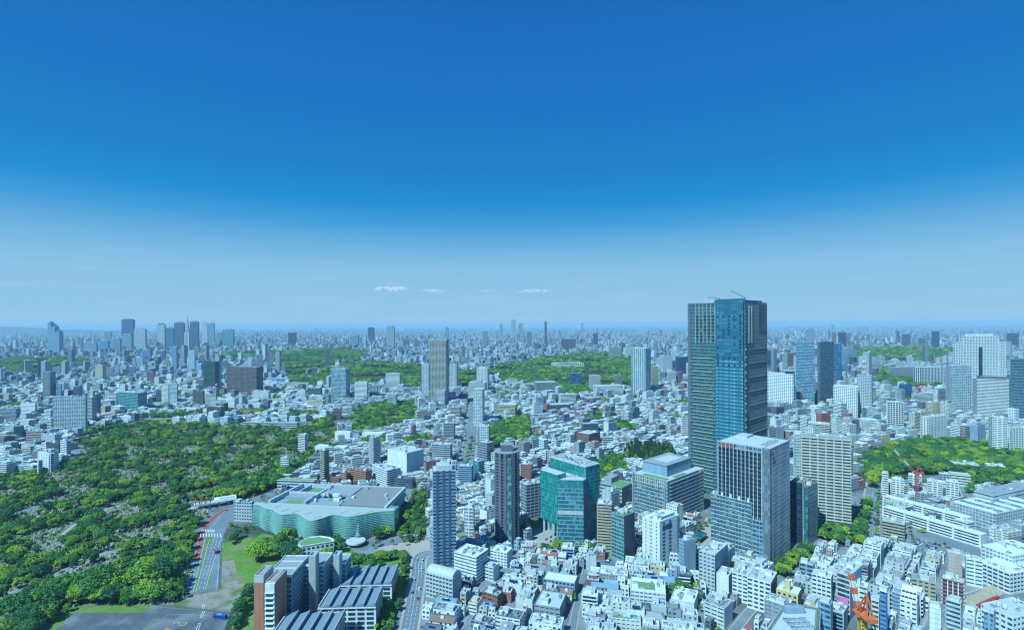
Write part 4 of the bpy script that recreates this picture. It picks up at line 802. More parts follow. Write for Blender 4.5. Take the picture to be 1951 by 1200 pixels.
# ================================================================ teal tower
def teal_tower():
    g = glass('glass_teal_tower', (.015, .19, .2), (.06, .38, .38), 1.8, 4.1, frac=.4, spec=.7); g2 = glass('glass_teal_front', (.01, .13, .16), (.09, .35, .38), 1.6, 4.1, frac=.45, spec=.7)
    P = G(1112, 1048); r = thing('glass_tower', 'teal glass office tower of three shifted prisms on stilts', 'office building', (P[0], P[1], 0)); LM.append(('teal glass tower', 1085, 1046))
    def pr(name, pts, z0, z1, m, parent=r): return MB().prism([(x - P[0], y - P[1]) for x, y in pts], z0, z1, m=0).build(name, m, parent)
    a = R(39); u = (math.cos(a), math.sin(a)); v = (-math.sin(a), math.cos(a)); Q = (76., 546.); E = 54; Dp = 21
    rear = [Q, (Q[0] + u[0] * Dp, Q[1] + u[1] * Dp), (Q[0] + u[0] * Dp + v[0] * E, Q[1] + u[1] * Dp + v[1] * E), (Q[0] + v[0] * E, Q[1] + v[1] * E)]
    pr('rear_prism', rear, 0, 81, g)
    front = [(46.5, 541), (72.5, 538), (80, 552), (66, 572), (46.5, 566)]
    pr('front_prism', front, 4, 70, g2)
    qw = (46.5, 541.); wing = [qw, (qw[0] + 9, qw[1] + 9), (qw[0] + 9 + v[0] * 27, qw[1] + 9 + v[1] * 27), (qw[0] + v[0] * 27, qw[1] + v[1] * 27)]
    pr('wing_prism', wing, 24, 75, g)
    for k in range(4): pr('stilt', [(qw[0] + v[0] * (3 + k * 7) + dx, qw[1] + v[1] * (3 + k * 7) + dy) for dx, dy in ((1, 0), (3, 0), (3, 2), (1, 2))], 0, 24, WALL['lgrey'])
    for x, y in ((50, 542), (60, 541), (69, 540)): pr('stilt', [(x, y), (x + 1.4, y), (x + 1.4, y + 1.4), (x, y + 1.4)], 0, 4, WALL['lgrey'])
    def grow(pts, e):
        cx = sum(p[0] for p in pts) / len(pts); cy = sum(p[1] for p in pts) / len(pts); return [(cx + (x - cx) * (1 + e), cy + (y - cy) * (1 + e)) for x, y in pts]
    for nm, pts, z0, z1, wm in (('rear', rear, 0, 81, 'teal'), ('front', front, 4, 70, 'bluegrey'), ('wing', wing, 24, 75, 'teal')):
        me = MB().prism([(x - P[0], y - P[1]) for x, y in grow(pts, .012)], 0, .9 if nm == 'front' else .6).mesh('floor_band', WALL[wm])
        n = int((z1 - z0) / 4.1)
        for i in range(1, n): put('floor_band', me, r, (0, 0, z0 + i * 4.1))
        j = MB(); q = grow(pts, .008)
        for e in range(len(q)):
            A_, B_ = Vector(q[e]), Vector(q[(e + 1) % len(q)]); n = int((B_ - A_).length / 1.9)
            for k in range(n + 1): p = A_ + (B_ - A_) * k / max(1, n); j.bar((p.x - P[0], p.y - P[1], z0 + .1), (p.x - P[0], p.y - P[1], z1 - .1), .16)
        j.build('mullions', WALL['teal'], r, kind='stuff')
        pr('roof', grow(pts, -.03), z1, z1 + .3, ROOF['light'])
    pr('painted_shade_flank', [(72.9, 537.9), (80.5, 551.8), (80.2, 552.2), (72.4, 538.2)], 3, 69, WALL['navy'])  # navy sheet: the shade on this right-hand side is put into its colour
    pr('blank_panel', [(46.2, 540.6), (72.3, 537.6), (72.3, 538.2), (46.2, 541.2)], 63, 70.5, g)
    pr('blank_panel', [(46.2, 540.6), (72.3, 537.6), (72.3, 538.2), (46.2, 541.2)], 35, 39, WALL['lgrey'])
    # sloping steel crown over the rear prism
    c = MB(); z = 81.5
    pk = (sum(p[0] for p in rear) / 4 - 8 - P[0], sum(p[1] for p in rear) / 4 + 12 - P[1], 87.5)
    for p in rear: c.bar((p[0] - P[0], p[1] - P[1], z), pk, 1.0)
    for e in range(4):
        A_, B_ = rear[e], rear[(e + 1) % 4]
        for t in (.33, .66): c.bar((A_[0] + (B_[0] - A_[0]) * t - P[0], A_[1] + (B_[1] - A_[1]) * t - P[1], z), pk, .6)
        c.bar((A_[0] - P[0], A_[1] - P[1], z + .6), (B_[0] - P[0], B_[1] - P[1], z + .6), 1.2)
    c.build('roof_truss', WALL['lgrey'], r)
    for k in range(6):
        t = .15 + k * .13; x = Q[0] + v[0] * E * t + u[0] * 9 - P[0]; y = Q[1] + v[1] * E * t + u[1] * 9 - P[1]; put('air_unit', unit_mesh('air_unit', k % 4), r, (x, y, 81.3), rz=a)
    for k in range(4): put('air_unit', unit_mesh('air_unit', k), r, (52 + k * 5 - P[0], 552 - P[1], 70.3))
    occupy([(x, y) for x, y in grow(rear, .1)]); occupy(grow(front, .1)); occupy(grow(wing, .1))
teal_tower()
# ================================================================ oval tower and slim tower
def oval_tower():
    P = G(967, 1030); zt = zat(967, 860, P[1]); r = thing('apartment_tower', 'dark oval apartment tower ringed with pale balcony edges', 'apartment building', (P[0], P[1], 0)); LM.append(('dark oval tower', 967, 1040))
    n = 40; ov = lambda a_, b_: [(a_ * math.cos(2 * math.pi * k / n), b_ * math.sin(2 * math.pi * k / n)) for k in range(n)]
    MB().prism(ov(12, 11), 0, zt).build('glazing', glass('glass_oval', (.015, .03, .04), (.08, .17, .2), 2.2, 3.3, frac=.3), r)
    nf = int(zt / 3.3); me = MB().prism(ov(13.1, 12), 0, .35).mesh('balcony_slab', WALL['grey']); ra = MB()
    o1, o2 = ov(13.0, 11.9), ov(12.85, 11.75)
    for k in range(n):
        j = (k + 1) % n
        ra.quad((*o1[k], .35), (*o1[j], .35), (*o1[j], 1.35), (*o1[k], 1.35)); ra.quad((*o2[j], .35), (*o2[k], .35), (*o2[k], 1.35), (*o2[j], 1.35)); ra.quad((*o1[k], 1.35), (*o1[j], 1.35), (*o2[j], 1.35), (*o2[k], 1.35))
    rm = ra.mesh('balcony_rail', glass('rail_glass', (.05, .07, .09), (.14, .18, .2), 2, 4, frac=.5))
    for i in range(1, nf): s = put('balcony_slab', me, r, (0, 0, i * 3.3)); put('balcony_rail', rm, s)
    for ang in (-100, -60, -25, 20, 70, 140, 200, 235):
        x, y = 12.6 * math.cos(R(ang)), 11.5 * math.sin(R(ang)); MB().box(-1.6, 1.6, -.9, .9, 0, zt + .5).build('pier', WALL['dgrey'], r, (x, y, 0), rz=R(ang + 90))
    cg = glass('glass_oval_bay', (.04, .14, .15), (.2, .4, .4), 3, 3.3, frac=.6)
    MB().box(-2.2, 2.2, -.9, .9, 2, zt - 4).build('bay_window', cg, r, (12.7 * math.cos(R(-80)), 11.9 * math.sin(R(-80)), 0), rz=R(10))
    MB().prism(ov(12.6, 11.5), zt, zt + 1.2).build('roof', ROOF['grey'], r); MB().box(-7, 6, -5, 5, zt + 1.2, zt + 8).build('plant_room', WALL['dgrey'], r); MB().box(-7.3, 6.3, -5.3, 5.3, zt + 8, zt + 8.5).build('plant_roof', ROOF['grey'], r)
    for k in range(3): put('air_unit', unit_mesh('air_unit', k), r, (-3 + k * 3.4, 0, zt + 8.5))
    occupy(rect(P[0], P[1], 30, 28, 0))
oval_tower()
f = tower('tall slim slate blue apartment tower beside the curving road', 821, 868, 1090, 899, 'bluegrey', 'dark', A, 'apartment_tower', xc=826, a=9, dep=19, sp=.34, out=.6, bay=0, fh=3.25, roof='light', units=0, lm='tall slim slate tower')
w, d = f.W / 2, f.D / 2
ps = MB().box(-1.1, 1.1, -.8, .3, 3, f.h + 1).mesh('pier', WALL['navy'])
for x in (-w * .62, -w * .05, w * .5): put('pier', ps, f.root, (x, -d - .1, 0))
rl_ = MB().box(-1.9, 1.9, -.9, -.6, .9, 2.1).mesh('window', GL['pale'])
for i in range(2, f.nf):
    for k in range(4):
        if (i * 7 + k * 5) % 4: put('window', rl_, f.root, (-w + 2.4 + k * (2 * w - 4.8) / 3, -d + .15, i * f.fh))
MB().box(-w * .7, w * .75, -d * .7, d * .7, f.h + .3, f.h + 5).build('plant_room', WALL['lgrey'], f.root); MB().box(-w * .3, w * .5, -d * .4, d * .5, f.h + 5, f.h + 8).build('plant_room', WALL['offwhite'], f.root)
roof_kit(f.root, w * 1.2, d * 1.2, f.h + 8, 2, random.Random(3), False)
pl = MB(); pl.cyl(0, 0, 0, 3.6, 8, n=20); pl.cyl(0, 0, 3.6, 4.2, 8.4, n=20); po = pl.build('podium', WALL['lgrey'], f.root, (w + 1, -d - 3, 0)); MB().cyl(0, 0, 4.2, 4.8, 7.6, n=20).build('podium_garden', ROOF['green'], po)
tower('long white apartment slab with glass balconies right of the slim slate tower', 867, 929, 1112, 1062, 'white', 'pale', A, 'apartment_block', xc=907, a=60, sp=.45, out=.7, fh=3.1, roof='white', units=7, lm='long white apartment slab')
f = tower('grey apartment house with a barrel vault roof beside the curving road', 813, 878, 1150, 1104, 'lgrey', 'dark', A, 'apartment_block', xc=862, a=62, sp=.5, out=.5, fh=3.1, roof='light', units=0, blank='F', capwall='grey')
v_ = MB(); n = 10
for k in range(n):
    a0, a1 = math.pi * k / n, math.pi * (k + 1) / n; c0, c1 = -math.cos(a0) * f.W / 2, -math.cos(a1) * f.W / 2; z0, z1 = f.h + .3 + 5 * math.sin(a0), f.h + .3 + 5 * math.sin(a1)
    v_.quad((c0, -f.D / 2, z0), (c1, -f.D / 2, z1), (c1, f.D / 2, z1), (c0, f.D / 2, z0)); v_.quad((c0, -f.D / 2, f.h), (c1, -f.D / 2, f.h), (c1, -f.D / 2, z1), (c0, -f.D / 2, z0))
v_.build('vault', ROOF['light'], f.root)
# ================================================================ the museum with the undulating glass front
def museum():
    z = 25.; top = [(482.5, 961.4), (496.5, 962.8), (506, 968.6), (518, 970.6), (525.7, 975.4), (535.4, 980.3), (549, 979.9), (566.6, 979), (576.4, 984.2), (586, 990.4), (599.7, 991.6), (615.3, 987.5), (631, 982.3), (646.5, 981.7), (662, 984.6), (677.6, 983.2), (693, 980.3), (708.8, 977.4), (728, 974.5), (751.6, 973)]
    c = smooth([G(x, y, z) for x, y in top], 5); B = (-230., 600.)
    r = thing('museum', 'wide museum with a rippling green glass front and flat grey roof', 'museum', (B[0], B[1], 0)); LM.append(('rippling glass museum', 620, 1000))
    loc = lambda p, e=0.: (p[0] - B[0], p[1] - B[1])
    g = glass('glass_museum', (.07, .28, .265), (.16, .42, .39), 2.2, 1.1, frac=.5, spec=.6)
    m = MB()
    def prof(t): return .6 + 1.1 * math.sin(math.pi * (1 - t)) ** 1 - 1.6 * (1 - t) ** 3 * 0
    rows = 7; nrm = []
    for i, p in enumerate(c):
        q0 = c[max(0, i - 1)]; q1 = c[min(len(c) - 1, i + 1)]; d_ = Vector((q1[0] - q0[0], q1[1] - q0[1])).normalized(); nrm.append(Vector((d_.y, -d_.x)))
    P3 = lambda i, t: (c[i][0] - B[0] + nrm[i].x * 1.6 * math.sin(math.pi * t * .9), c[i][1] - B[1] + nrm[i].y * 1.6 * math.sin(math.pi * t * .9), z * (1 - t))
    for i in range(len(c) - 1):
        for k in range(rows): m.quad(P3(i, (k + 1) / rows), P3(i + 1, (k + 1) / rows), P3(i + 1, k / rows), P3(i, k / rows))
    gf = m.build('glass_front', g, r); gf.data.polygons.foreach_set('use_smooth', [True] * len(gf.data.polygons))
    for k in range(1, 14):                                 # horizontal louvre lines
        t = k / 14; lv = MB()
        for i in range(len(c) - 1):
            a, b = Vector(P3(i, t)), Vector(P3(i + 1, t)); o = nrm[i] * .45; o2 = nrm[i + 1] * .45
            lv.quad((a.x, a.y, a.z + .12), (a.x + o.x, a.y + o.y, a.z + .12), (b.x + o2.x, b.y + o2.y, b.z + .12), (b.x, b.y, b.z + .12)); lv.quad((a.x + o.x, a.y + o.y, a.z - .06), (b.x + o2.x, b.y + o2.y, b.z - .06), (b.x + o2.x, b.y + o2.y, b.z + .12), (a.x + o.x, a.y + o.y, a.z + .12))
        lv.build('louvre', paint('louvre_glass', (.32, .48, .46), .3, .1), gf)
    vm = MB()
    for i in range(0, len(c), 3):
        for k in range(rows): vm.bar(P3(i, k / rows), P3(i, (k + 1) / rows), .35)
    vm.build('mullions', paint('museum_mullion', (.2, .38, .36), .5, .1), gf, kind='stuff')
    bk = [G(x, y, z) for x, y in ((486, 956.5), (610, 962), (732, 968.5), (751.6, 968))]
    rp = [loc(p) for p in c] + [loc(p) for p in bk[::-1]]
    MB().prism(rp, z - .4, z + .5).build('lobby_roof', paint('lobby_metal', (.44, .47, .44), .6, .2, .3, streak=False), r)
    ed = MB()
    for i in range(len(c) - 1): ed.bar((*loc(c[i]), z + .55), (*loc(c[i + 1]), z + .55), .8)
    ed.build('roof_edge', WALL['lgrey'], r)
    # main block behind
    FL, FR, BR, BL = [loc(G(x, y, z)) for x, y in ((514, 955), (734, 968), (771, 930.5), (577, 923))]
    def bl(s, t): # bilinear over the block roof
        return (FL[0] * (1 - s) * (1 - t) + FR[0] * s * (1 - t) + BR[0] * s * t + BL[0] * (1 - s) * t, FL[1] * (1 - s) * (1 - t) + FR[1] * s * (1 - t) + BR[1] * s * t + BL[1] * (1 - s) * t)
    q = lambda s0, s1, t0, t1: [bl(s0, t0), bl(s1, t0), bl(s1, t1), bl(s0, t1)]
    MB().prism(q(0, 1, 0, 1), 0, z - 3).build('main_block', WALL['bluegrey'], r)
    for nm, s0, s1, t0, t1, z0, z1, mt in (('roof_deck', .62, .985, .02, .97, z - 3, z + 1, paint('deck_brown', (.27, .265, .24), .85, .3, .3, streak=False)), ('roof_deck', .3, .6, .5, .97, z - 3, z + .6, ROOF['grey']), ('roof_deck', .05, .3, .28, .5, z - 3, z, ROOF['grey']), ('roof_deck', .34, .6, .03, .2, z - 3, z - .4, ROOF['grey']),
                                           ('roof_lawn', .14, .27, .56, .9, z - 3, z - 1.6, ROOF['green']), ('roof_lawn', .1, .3, .04, .24, z - 3, z - 2.2, ROOF['green']), ('roof_lawn', .44, .5, .24, .42, z - 3, z - 2, ROOF['green'])):
        MB().prism(q(s0, s1, t0, t1), z0, z1).build(nm, mt, r)
    for s0, s1, t0, t1 in ((-.01, .01, -.01, 1.01), (.99, 1.01, -.01, 1.01), (.01, .99, .985, 1.01), (.295, .315, .02, .97), (.1, .11, .52, .94), (.02, .3, .5, .52)): MB().prism(q(s0, s1, t0, t1), z - 3, z + 2).build('parapet', WALL['lgrey'], r)
    rg = random.Random(5)
    for k in range(16):
        s, t = rg.choice([(rg.uniform(.32, .58), rg.uniform(.2, .5)), (rg.uniform(.62, .97), rg.uniform(.05, .95)), (rg.uniform(.3, .4), rg.uniform(.02, .9))]); x, y = bl(s, t); sx = rg.uniform(1.2, 4.5)
        MB().box(-sx, sx, -1.4, 1.4, z, z + rg.uniform(2, 4)).build('roof_unit', rg.choice([WALL['white'], MISC['duct'], WALL['lgrey']]), r, (x, y, 0), rz=R(-7 + rg.choice([0, 90])))
    for k in range(10):
        s = .06 + k * .088; x, y = (c[int(s * (len(c) - 1))][0], c[int(s * (len(c) - 1))][1]); i_ = bk[0]; t = .45
        p0 = (x - B[0] + 2, y - B[1] + 4); MB().box(-.3, .3, 0, 9, z + .5, z + .8).build('roof_vent', ROOF['grey'], r, (p0[0], p0[1], 0), rz=R(-35))
    rs = [loc(G(x, y, z)) for x, y in ((733, 967.5), (751.6, 973), (751.6, 967))]
    e = loc(c[-1]); b2 = bl(1, 0.02)
    MB().prism([e, (e[0] + 1.2, e[1] + 16), (b2[0] - .5, b2[1] + 9), (b2[0] - 1, b2[1] + 1)], 0, z).build('east_bay', g, r)
    occupy([(p[0], p[1]) for p in c] + [(BR[0] + B[0] + 4, BR[1] + B[1] + 4), (BL[0] + B[0] - 4, BL[1] + B[1] + 4)])
    # white disc canopy with the glass cone
    P = G(678, 1038); r2 = thing('pavilion', 'white disc roofed pavilion with a slim glass cone before the museum', 'pavilion', (P[0], P[1], 0)); occupy(rect(P[0], P[1], 26, 26, 0)); LM.append(('white disc pavilion', 678, 1040))
    MB().cyl(0, 0, 0, 3.4, 7, n=24).build('drum', GL['dark'], r2); MB().cyl(0, 0, 3.4, 5.0, 9.6, 9.9, n=36).build('disc_roof', ROOF['white'], r2); MB().cyl(0, 0, 5.0, 5.25, 9.2, n=36).build('disc_top', ROOF['light'], r2)
    cn_ = MB(); cn_.cyl(0, 9, 4, 19, 3.4, .3, 16); co = cn_.build('glass_cone', GL['pale'], r2)
    for k in range(6): MB().cyl(0, 9, 5 + k * 2.3, 5.35 + k * 2.3, 3.5 - k * .46, n=16).build('cone_ring', WALL['lgrey'], co)
    # white building with curved corner and green roof
    z = 13.; pts = [G(x, y, z) for x, y in ((568, 1036), (575, 1030), (590, 1023.5), (610, 1021.5), (628, 1024), (635.5, 1028), (636, 1031), (600, 1037), (575, 1041), (569, 1040))]
    cx = sum(p[0] for p in pts) / len(pts); cyy = sum(p[1] for p in pts) / len(pts); r3 = thing('office_building', 'white building with rounded back and grass roof before the museum', 'office building', (cx, cyy, 0)); LM.append(('grass roofed building', 602, 1050))
    pl = [(x - cx, y - cyy) for x, y in pts][::-1]
    if sum(pl[i][0] * pl[(i + 1) % len(pl)][1] - pl[(i + 1) % len(pl)][0] * pl[i][1] for i in range(len(pl))) < 0: pl = pl[::-1]
    MB().prism(pl, 0, z).build('wall', WALL['white'], r3); MB().prism([(x * .88, y * .88) for x, y in pl], z, z + .3).build('grass_roof', ROOF['green'], r3)
    pr = MB()
    for i in range(len(pl)): pr.bar((*pl[i], z + .4), (*pl[(i + 1) % len(pl)], z + .4), .8)
    pr.build('parapet', WALL['white'], r3)
    e0, e1 = Vector((pts[8][0] - cx, pts[8][1] - cyy)), Vector((pts[6][0] - cx, pts[6][1] - cyy)); t = (e1 - e0); ang = math.atan2(t.y, t.x); wm = MB().box(-1.3, 1.3, -.15, .2, -1.1, 1.1).mesh('window', GL['dark'])
    for k in range(7):
        p = e0 + t * (k + .5) / 7
        for zz in (10, 5.5): put('window', wm, r3, (p.x, p.y, zz), rz=ang)
    occupy([(x, y) for x, y in pts])
    # grey striped annex on the museum's left
    f = tower('grey louvred annex with roof tanks at the left end of the museum', 446, 483, 994, 957, 'lgrey', 'dark', O, 'office_block', xc=480, a=82, dep=22, sp=.6, out=.3, fh=4, roof='light', units=6, lm='grey louvred annex')
museum()
# ================================================================ brick research institute
HW = MB().box(-2.6, 2.6, -.25, .2, 0, 1.9).mesh('window', GL['dark'])
def institute():
    B = (-165., 425.); r = thing('institute_building', 'long grey stepped research block with brick towers and concrete shafts', 'office building', (B[0], B[1], 0)); LM.append(('brick towered block', 560, 1120))
    def bx(nm, x0, x1, y0, y1, z0, z1, m, parent=r): return MB().box(x0 - B[0], x1 - B[0], y0 - B[1], y1 - B[1], z0, z1).build(nm, m, parent)
    brick = WALL['orange']
    segs = ((-188, -169.5, 400, 434, 39.5), (-170, -153.5, 424, 446, 36.5), (-153, -141, 440, 456, 31))
    for k, (x0, x1, y0, y1, zt) in enumerate(segs):
        bx('block', x0, x1, y0, y1, 0, zt, GL['blue']); bx('roof', x0 + .4, x1 - .4, y0 + .4, y1 - .4, zt + .1, zt + .4, ROOF['grey'])
        p = MB(); ring(p, x1 - x0 + .8, y1 - y0 + .8, .5, zt - .8, zt + 1.2); p.build('parapet', WALL['white'], r, ((x0 + x1) / 2 - B[0], (y0 + y1) / 2 - B[1], 0))
        me = MB().box(x0 - .5 - B[0], x1 + .5 - B[0], y0 - .5 - B[1], y1 + .5 - B[1], 0, 1.7).mesh('floor_band', WALL['steel'])
        for i in range(1, int(zt / 3.65)): put('floor_band', me, r, (0, 0, i * 3.65))
        pm = MB().box(-.25, .75, -.25, .25, 0, zt - 1).mesh('pier', WALL['lgrey'])
        for q in range(int((y1 - y0) / 4)): put('pier', pm, r, (x1 - B[0], y0 + 2 + q * 4 - B[1], 0))
    for q in range(2): bx('roof_joint', segs[0][0] + .5, segs[0][1] - .5, 412 + q * 12, 412.5 + q * 12, 39.9, 40.5, WALL['white'])
    def shaft(nm, x0, x1, y0, y1, zt, m):
        o = bx(nm, x0, x1, y0, y1, 0, zt, m); p = MB(); ring(p, x1 - x0 + .02, y1 - y0 + .02, .5, zt, zt + 1.4); p.build('shaft_rim', WALL['lgrey'], o, ((x0 + x1) / 2 - B[0], (y0 + y1) / 2 - B[1], 0)); return o
    shaft('concrete_shaft', -162, -156.6, 416, 424, 47, WALL['concrete']); shaft('concrete_shaft', -148, -143, 432, 440, 40.5, WALL['concrete'])
    o = shaft('brick_tower', -189.6, -182.6, 384, 400, 46.5, brick); ra = MB()
    for k in range(5): ra.bar((-189 - B[0], 386 + k * 3 - B[1], 47), (-183 - B[0], 387 + k * 3 - B[1], 48.5), .5)
    ra.build('roof_pipes', WALL['lgrey'], o); bx('tower_cap', -189.65, -182.55, 383.95, 400.05, 42.5, 46.4, WALL['lgrey'], o)
    o = shaft('brick_tower', -177.8, -170.6, 377, 396, 45.5, brick); ra = MB()
    for k in range(6): ra.bar((-177 - B[0], 379 + k * 3 - B[1], 46), (-171.5 - B[0], 380 + k * 3 - B[1], 47.5), .5)
    ra.build('roof_pipes', WALL['lgrey'], o); bx('stair_front', -178.1, -171.2, 376.2, 377.2, 0, 45.6, WALL['white'], o)
    for i in range(1, 11):
        bx('window', -177.4, -172.3, 375.95, 376.6, i * 3.65, i * 3.65 + 1.7, GL['dark'], o); bx('canopy', -178, -171.8, 375.2, 376.4, i * 3.65 + 2.2, i * 3.65 + 2.7, WALL['white'], o)
    occupy([(-192, 330), (-100, 330), (-96, 468), (-150, 468), (-192, 440)])
    # sawtooth halls
    for k, (x0, x1, y0, y1, zt, lb) in enumerate(((-143, -101, 433, 463, 17.5, 'farthest of three sawtooth roofed halls beside the research block'), (-147, -104.5, 396, 422, 19, 'middle of three sawtooth roofed halls, white window front'), (-166, -123.5, 358, 386, 19, 'nearest of three sawtooth roofed halls, cut by the bottom edge'))):
        cx, cyy = (x0 + x1) / 2, (y0 + y1) / 2; h_ = thing('sawtooth_hall', lb, 'hall', (cx, cyy, 0), R(2), 'sawtooth roofed halls'); w, d = (x1 - x0) / 2, (y1 - y0) / 2
        MB().box(-w, w, -d, d, 0, zt - 1).build('wall', paint('hall_brick', (.36, .27, .22), .8), h_)
        MB().box(-w - .3, w + .3, -d - .35, -d + .2, 0, zt - .6).build('front_wall', WALL['white'], h_)
        for i in range(5):
            for q in range(6): put('window', HW, h_, (-w + 4 + q * (2 * w - 8) / 5, -d - .4, 1.5 + i * 3.5))
        n = 5; tw = 2 * w / n
        for i in range(n):
            a_ = -w + i * tw; b_ = a_ + tw; m = MB(); zl, zh = zt - .9, zt + 2.0
            m.prism([(a_, -d - 1), (b_, -d - 1), (b_, d + .4), (a_, d + .4)], zt - 1.1, [zl, zh, zh, zl]); m.build('roof_tooth', paint('saw_roof', (.25, .3, .35), .5, .12, .3, metal=.2), h_)
            MB().box(b_ - .6, b_ + .12, -d - 1.25, d + .6, zh - .3, zh + .3).build('ridge_cap', WALL['steel'], h_)
        for s in (-1, 1): MB().box(s * w - .4, s * w + .4, -d - .1, d, zt - 1.2, zt + .3).build('gutter', WALL['lgrey'], h_)
        MB().box(-w - .5, w + .5, -d - 1.4, -d - 1.0, zt - 1.6, zt - .9).build('eave_beam', WALL['white'], h_)

institute()
# ================================================================ right-hand apartments
def slab(label, xa, ya, xb, yb_, h, dep, wall='white', lm=None, n=0, roof='white'):
    """long slab whose lit side runs from (xa, ya) to the near end (xb, yb_), pixels of its foot"""
    A_, B_ = Vector(G(xa, ya)), Vector(G(xb, yb_)); t = B_ - A_; L_ = t.length; ang = math.atan2(t.y, t.x); nrm = Vector((-t.y, t.x)).normalized(); c = (A_ + B_) / 2 + nrm * dep / 2
    r = thing('apartment_block', label, A, (c.x, c.y, 0), ang)
    nf = max(2, round(h / 3)); fh = h / nf
    MB().box(-L_ / 2, L_ / 2, -dep / 2, dep / 2, 0, h).build('glazing', GL['dark'], r)
    me = MB().box(-L_ / 2 - .3, L_ / 2 + .3, -dep / 2 - 1.0, dep / 2 + .4, 0, fh * .42).mesh('balcony_band', WALL[wall])
    for i in range(nf): put('balcony_band', me, r, (0, 0, i * fh))
    k = max(2, round(L_ / 22)); pm = MB().box(-.9, .9, -1.3, 1.4, 0, h + 1).mesh('fire_wall', WALL[wall])
    for i in range(k + 1): put('fire_wall', pm, r, (-L_ / 2 + L_ * i / k, -dep / 2, 0))
    for s in (-1, 1): MB().box(s * L_ / 2 - .3, s * L_ / 2 + .5, -dep / 2 - .2, dep / 2 + .2, 0, h + .3).build('end_wall', WALL[wall], r)
    MB().box(-L_ / 2 - .6, L_ / 2 + .6, -dep / 2 - 1.2, dep / 2 + .6, h, h + .7).build('roof', ROOF[roof], r)
    for i in range(n): put('stair_housing', unit_mesh('stair_housing', i % 4), r, (-L_ / 2 + L_ * (i + .5) / n, dep * .2, h + .7))
    occupy(rect(c.x, c.y, L_ + 2, dep + 4, ang))
    if lm: LM.append((lm, (xa + xb) / 2, (ya + yb_) / 2))
    return r
slab('nearer of two long white apartment slabs above the car park', 1683, 985, 1868, 1042, 12, 11, lm='nearer long white slab', n=3)
slab('farther of two long white apartment slabs', 1684, 962, 1842, 1006, 11, 11, lm='farther long white slab', n=2)
AG = 'white apartment blocks below the wood'
for l, x0, x1, yb, yt, xc, w_ in (('tall white end block of the stepped apartments by the tree street', 1681, 1700, 946, 903, 1692, 'white'), ('white stepped apartment block with roof terraces', 1700, 1732, 950, 915, 1722, 'white'), ('white apartment block with planted terraces under the red and white crane', 1732, 1768, 952, 908, 1756, 'offwhite'),
                              ('white apartment block with square windows right of the crane', 1768, 1806, 958, 920, 1795, 'white'), ('white apartment block stepping down to the grey street', 1804, 1837, 955, 920, 1826, 'white'), ('grey slate block behind the planted terraces', 1790, 1822, 930, 905, 1810, 'grey')):
    tower(l, x0, x1, yb, yt, w_, 'dark', A, 'apartment_block', xc=xc, a=55, sp=.52, bay=4.5, pw=1.4, out=.3, fh=3.0, roof='white', units=4, group=AG, lm='white end block' if 'end block' in l else None)
tower('low pavilion with pale mint roof at the edge of the wood', 1812, 1862, 928, 908, 'cream', 'dark', 'hall', 'hall', xc=1850, a=60, roof='mint', units=0, sp=.6)
tower('weathered tan apartment block half hidden in the wood', 1818, 1880, 905, 888, 'tan', 'dark', A, xc=1868, a=65, out=.7)
tower('white apartment house at the right end of the wood', 1882, 1928, 912, 890, 'white', 'dark', A, xc=1915, a=60, out=.5)
tower('brick orange tiled house beside the grey street', 1801, 1840, 980, 955, 'orange', 'dark', A, xc=1808, a=25, sp=.75, fh=3.2, units=1, lm='brick orange house')
tower('tan balcony block at the car park corner', 1682, 1731, 1034, 1000, 'tan', 'dark', A, xc=1722, a=50, sp=.42, out=.8, fh=3.1, units=3, lm='tan balcony block')
tower('large low exhibition hall with ribbed grey roof at the right edge', 1856, 1990, 985, 945, 'lgrey', 'dark', 'hall', 'hall', xc=1893, a=22, sp=.7, fh=5, roof='grey', units=9, lm='ribbed roof hall')
f = tower('pale green glass low wing before the exhibition hall', 1893, 1990, 1012, 980, 'lgrey', 'pale', 'hall', 'hall', xc=1898, a=20, sp=.4, fh=4, roof='light', units=5)
for k in range(9): MB().box(-f.W * .46 + k * f.W * .105, -f.W * .46 + k * f.W * .105 + f.W * .04, -f.D * .44, f.D * .44, f.h + .25, f.h + 1.4).build('skylight_strip', GL['pale'] if k % 2 else WALL['white'], f.root)
tower('white workshop with a curved grey roof beside the grey street', 1886, 1925, 1027, 1008, 'white', 'dark', 'hall', 'hall', xc=1894, a=22, sp=.8, roof='grey', units=1)
tower('pink tan blank walled block before the car park', 1806, 1842, 1112, 1058, 'pink', 'dark', A, xc=1833, a=52, sp=.95, fh=3.3, roof='light', units=2, lm='pink tan blank block')
tower('white side of the pink tan block with green stair', 1842, 1883, 1120, 1070, 'white', 'teal', A, xc=1872, a=55, sp=.6, fh=3.3, units=2)
tower('white slab at the right edge by the grey street', 1925, 1990, 1112, 1060, 'white', 'pale', O, xc=1930, a=16, sp=.5, fh=3.6, units=3, roof='white')
tower('white stepped offices at the lower right edge', 1918, 1990, 1132, 1094, 'white', 'dark', O, xc=1924, a=14, sp=.5, fh=3.4, units=4, roof='white')
tower('rounded brick and white corner block before the pink tan block', 1796, 1858, 1162, 1112, 'brick', 'dark', A, xc=1836, a=48, sp=.4, out=.6, bay=3, pw=.7, fh=3.2, units=6, roof='light', piermat=WALL['white'], lm='brick corner block')
tower('beige long low office with arched windows left of the brick corner block', 1738, 1795, 1150, 1112, 'tan', 'dark', O, xc=1782, a=55, sp=.55, bay=3.5, pw=1.6, fh=3.6, units=3, roof='grey')
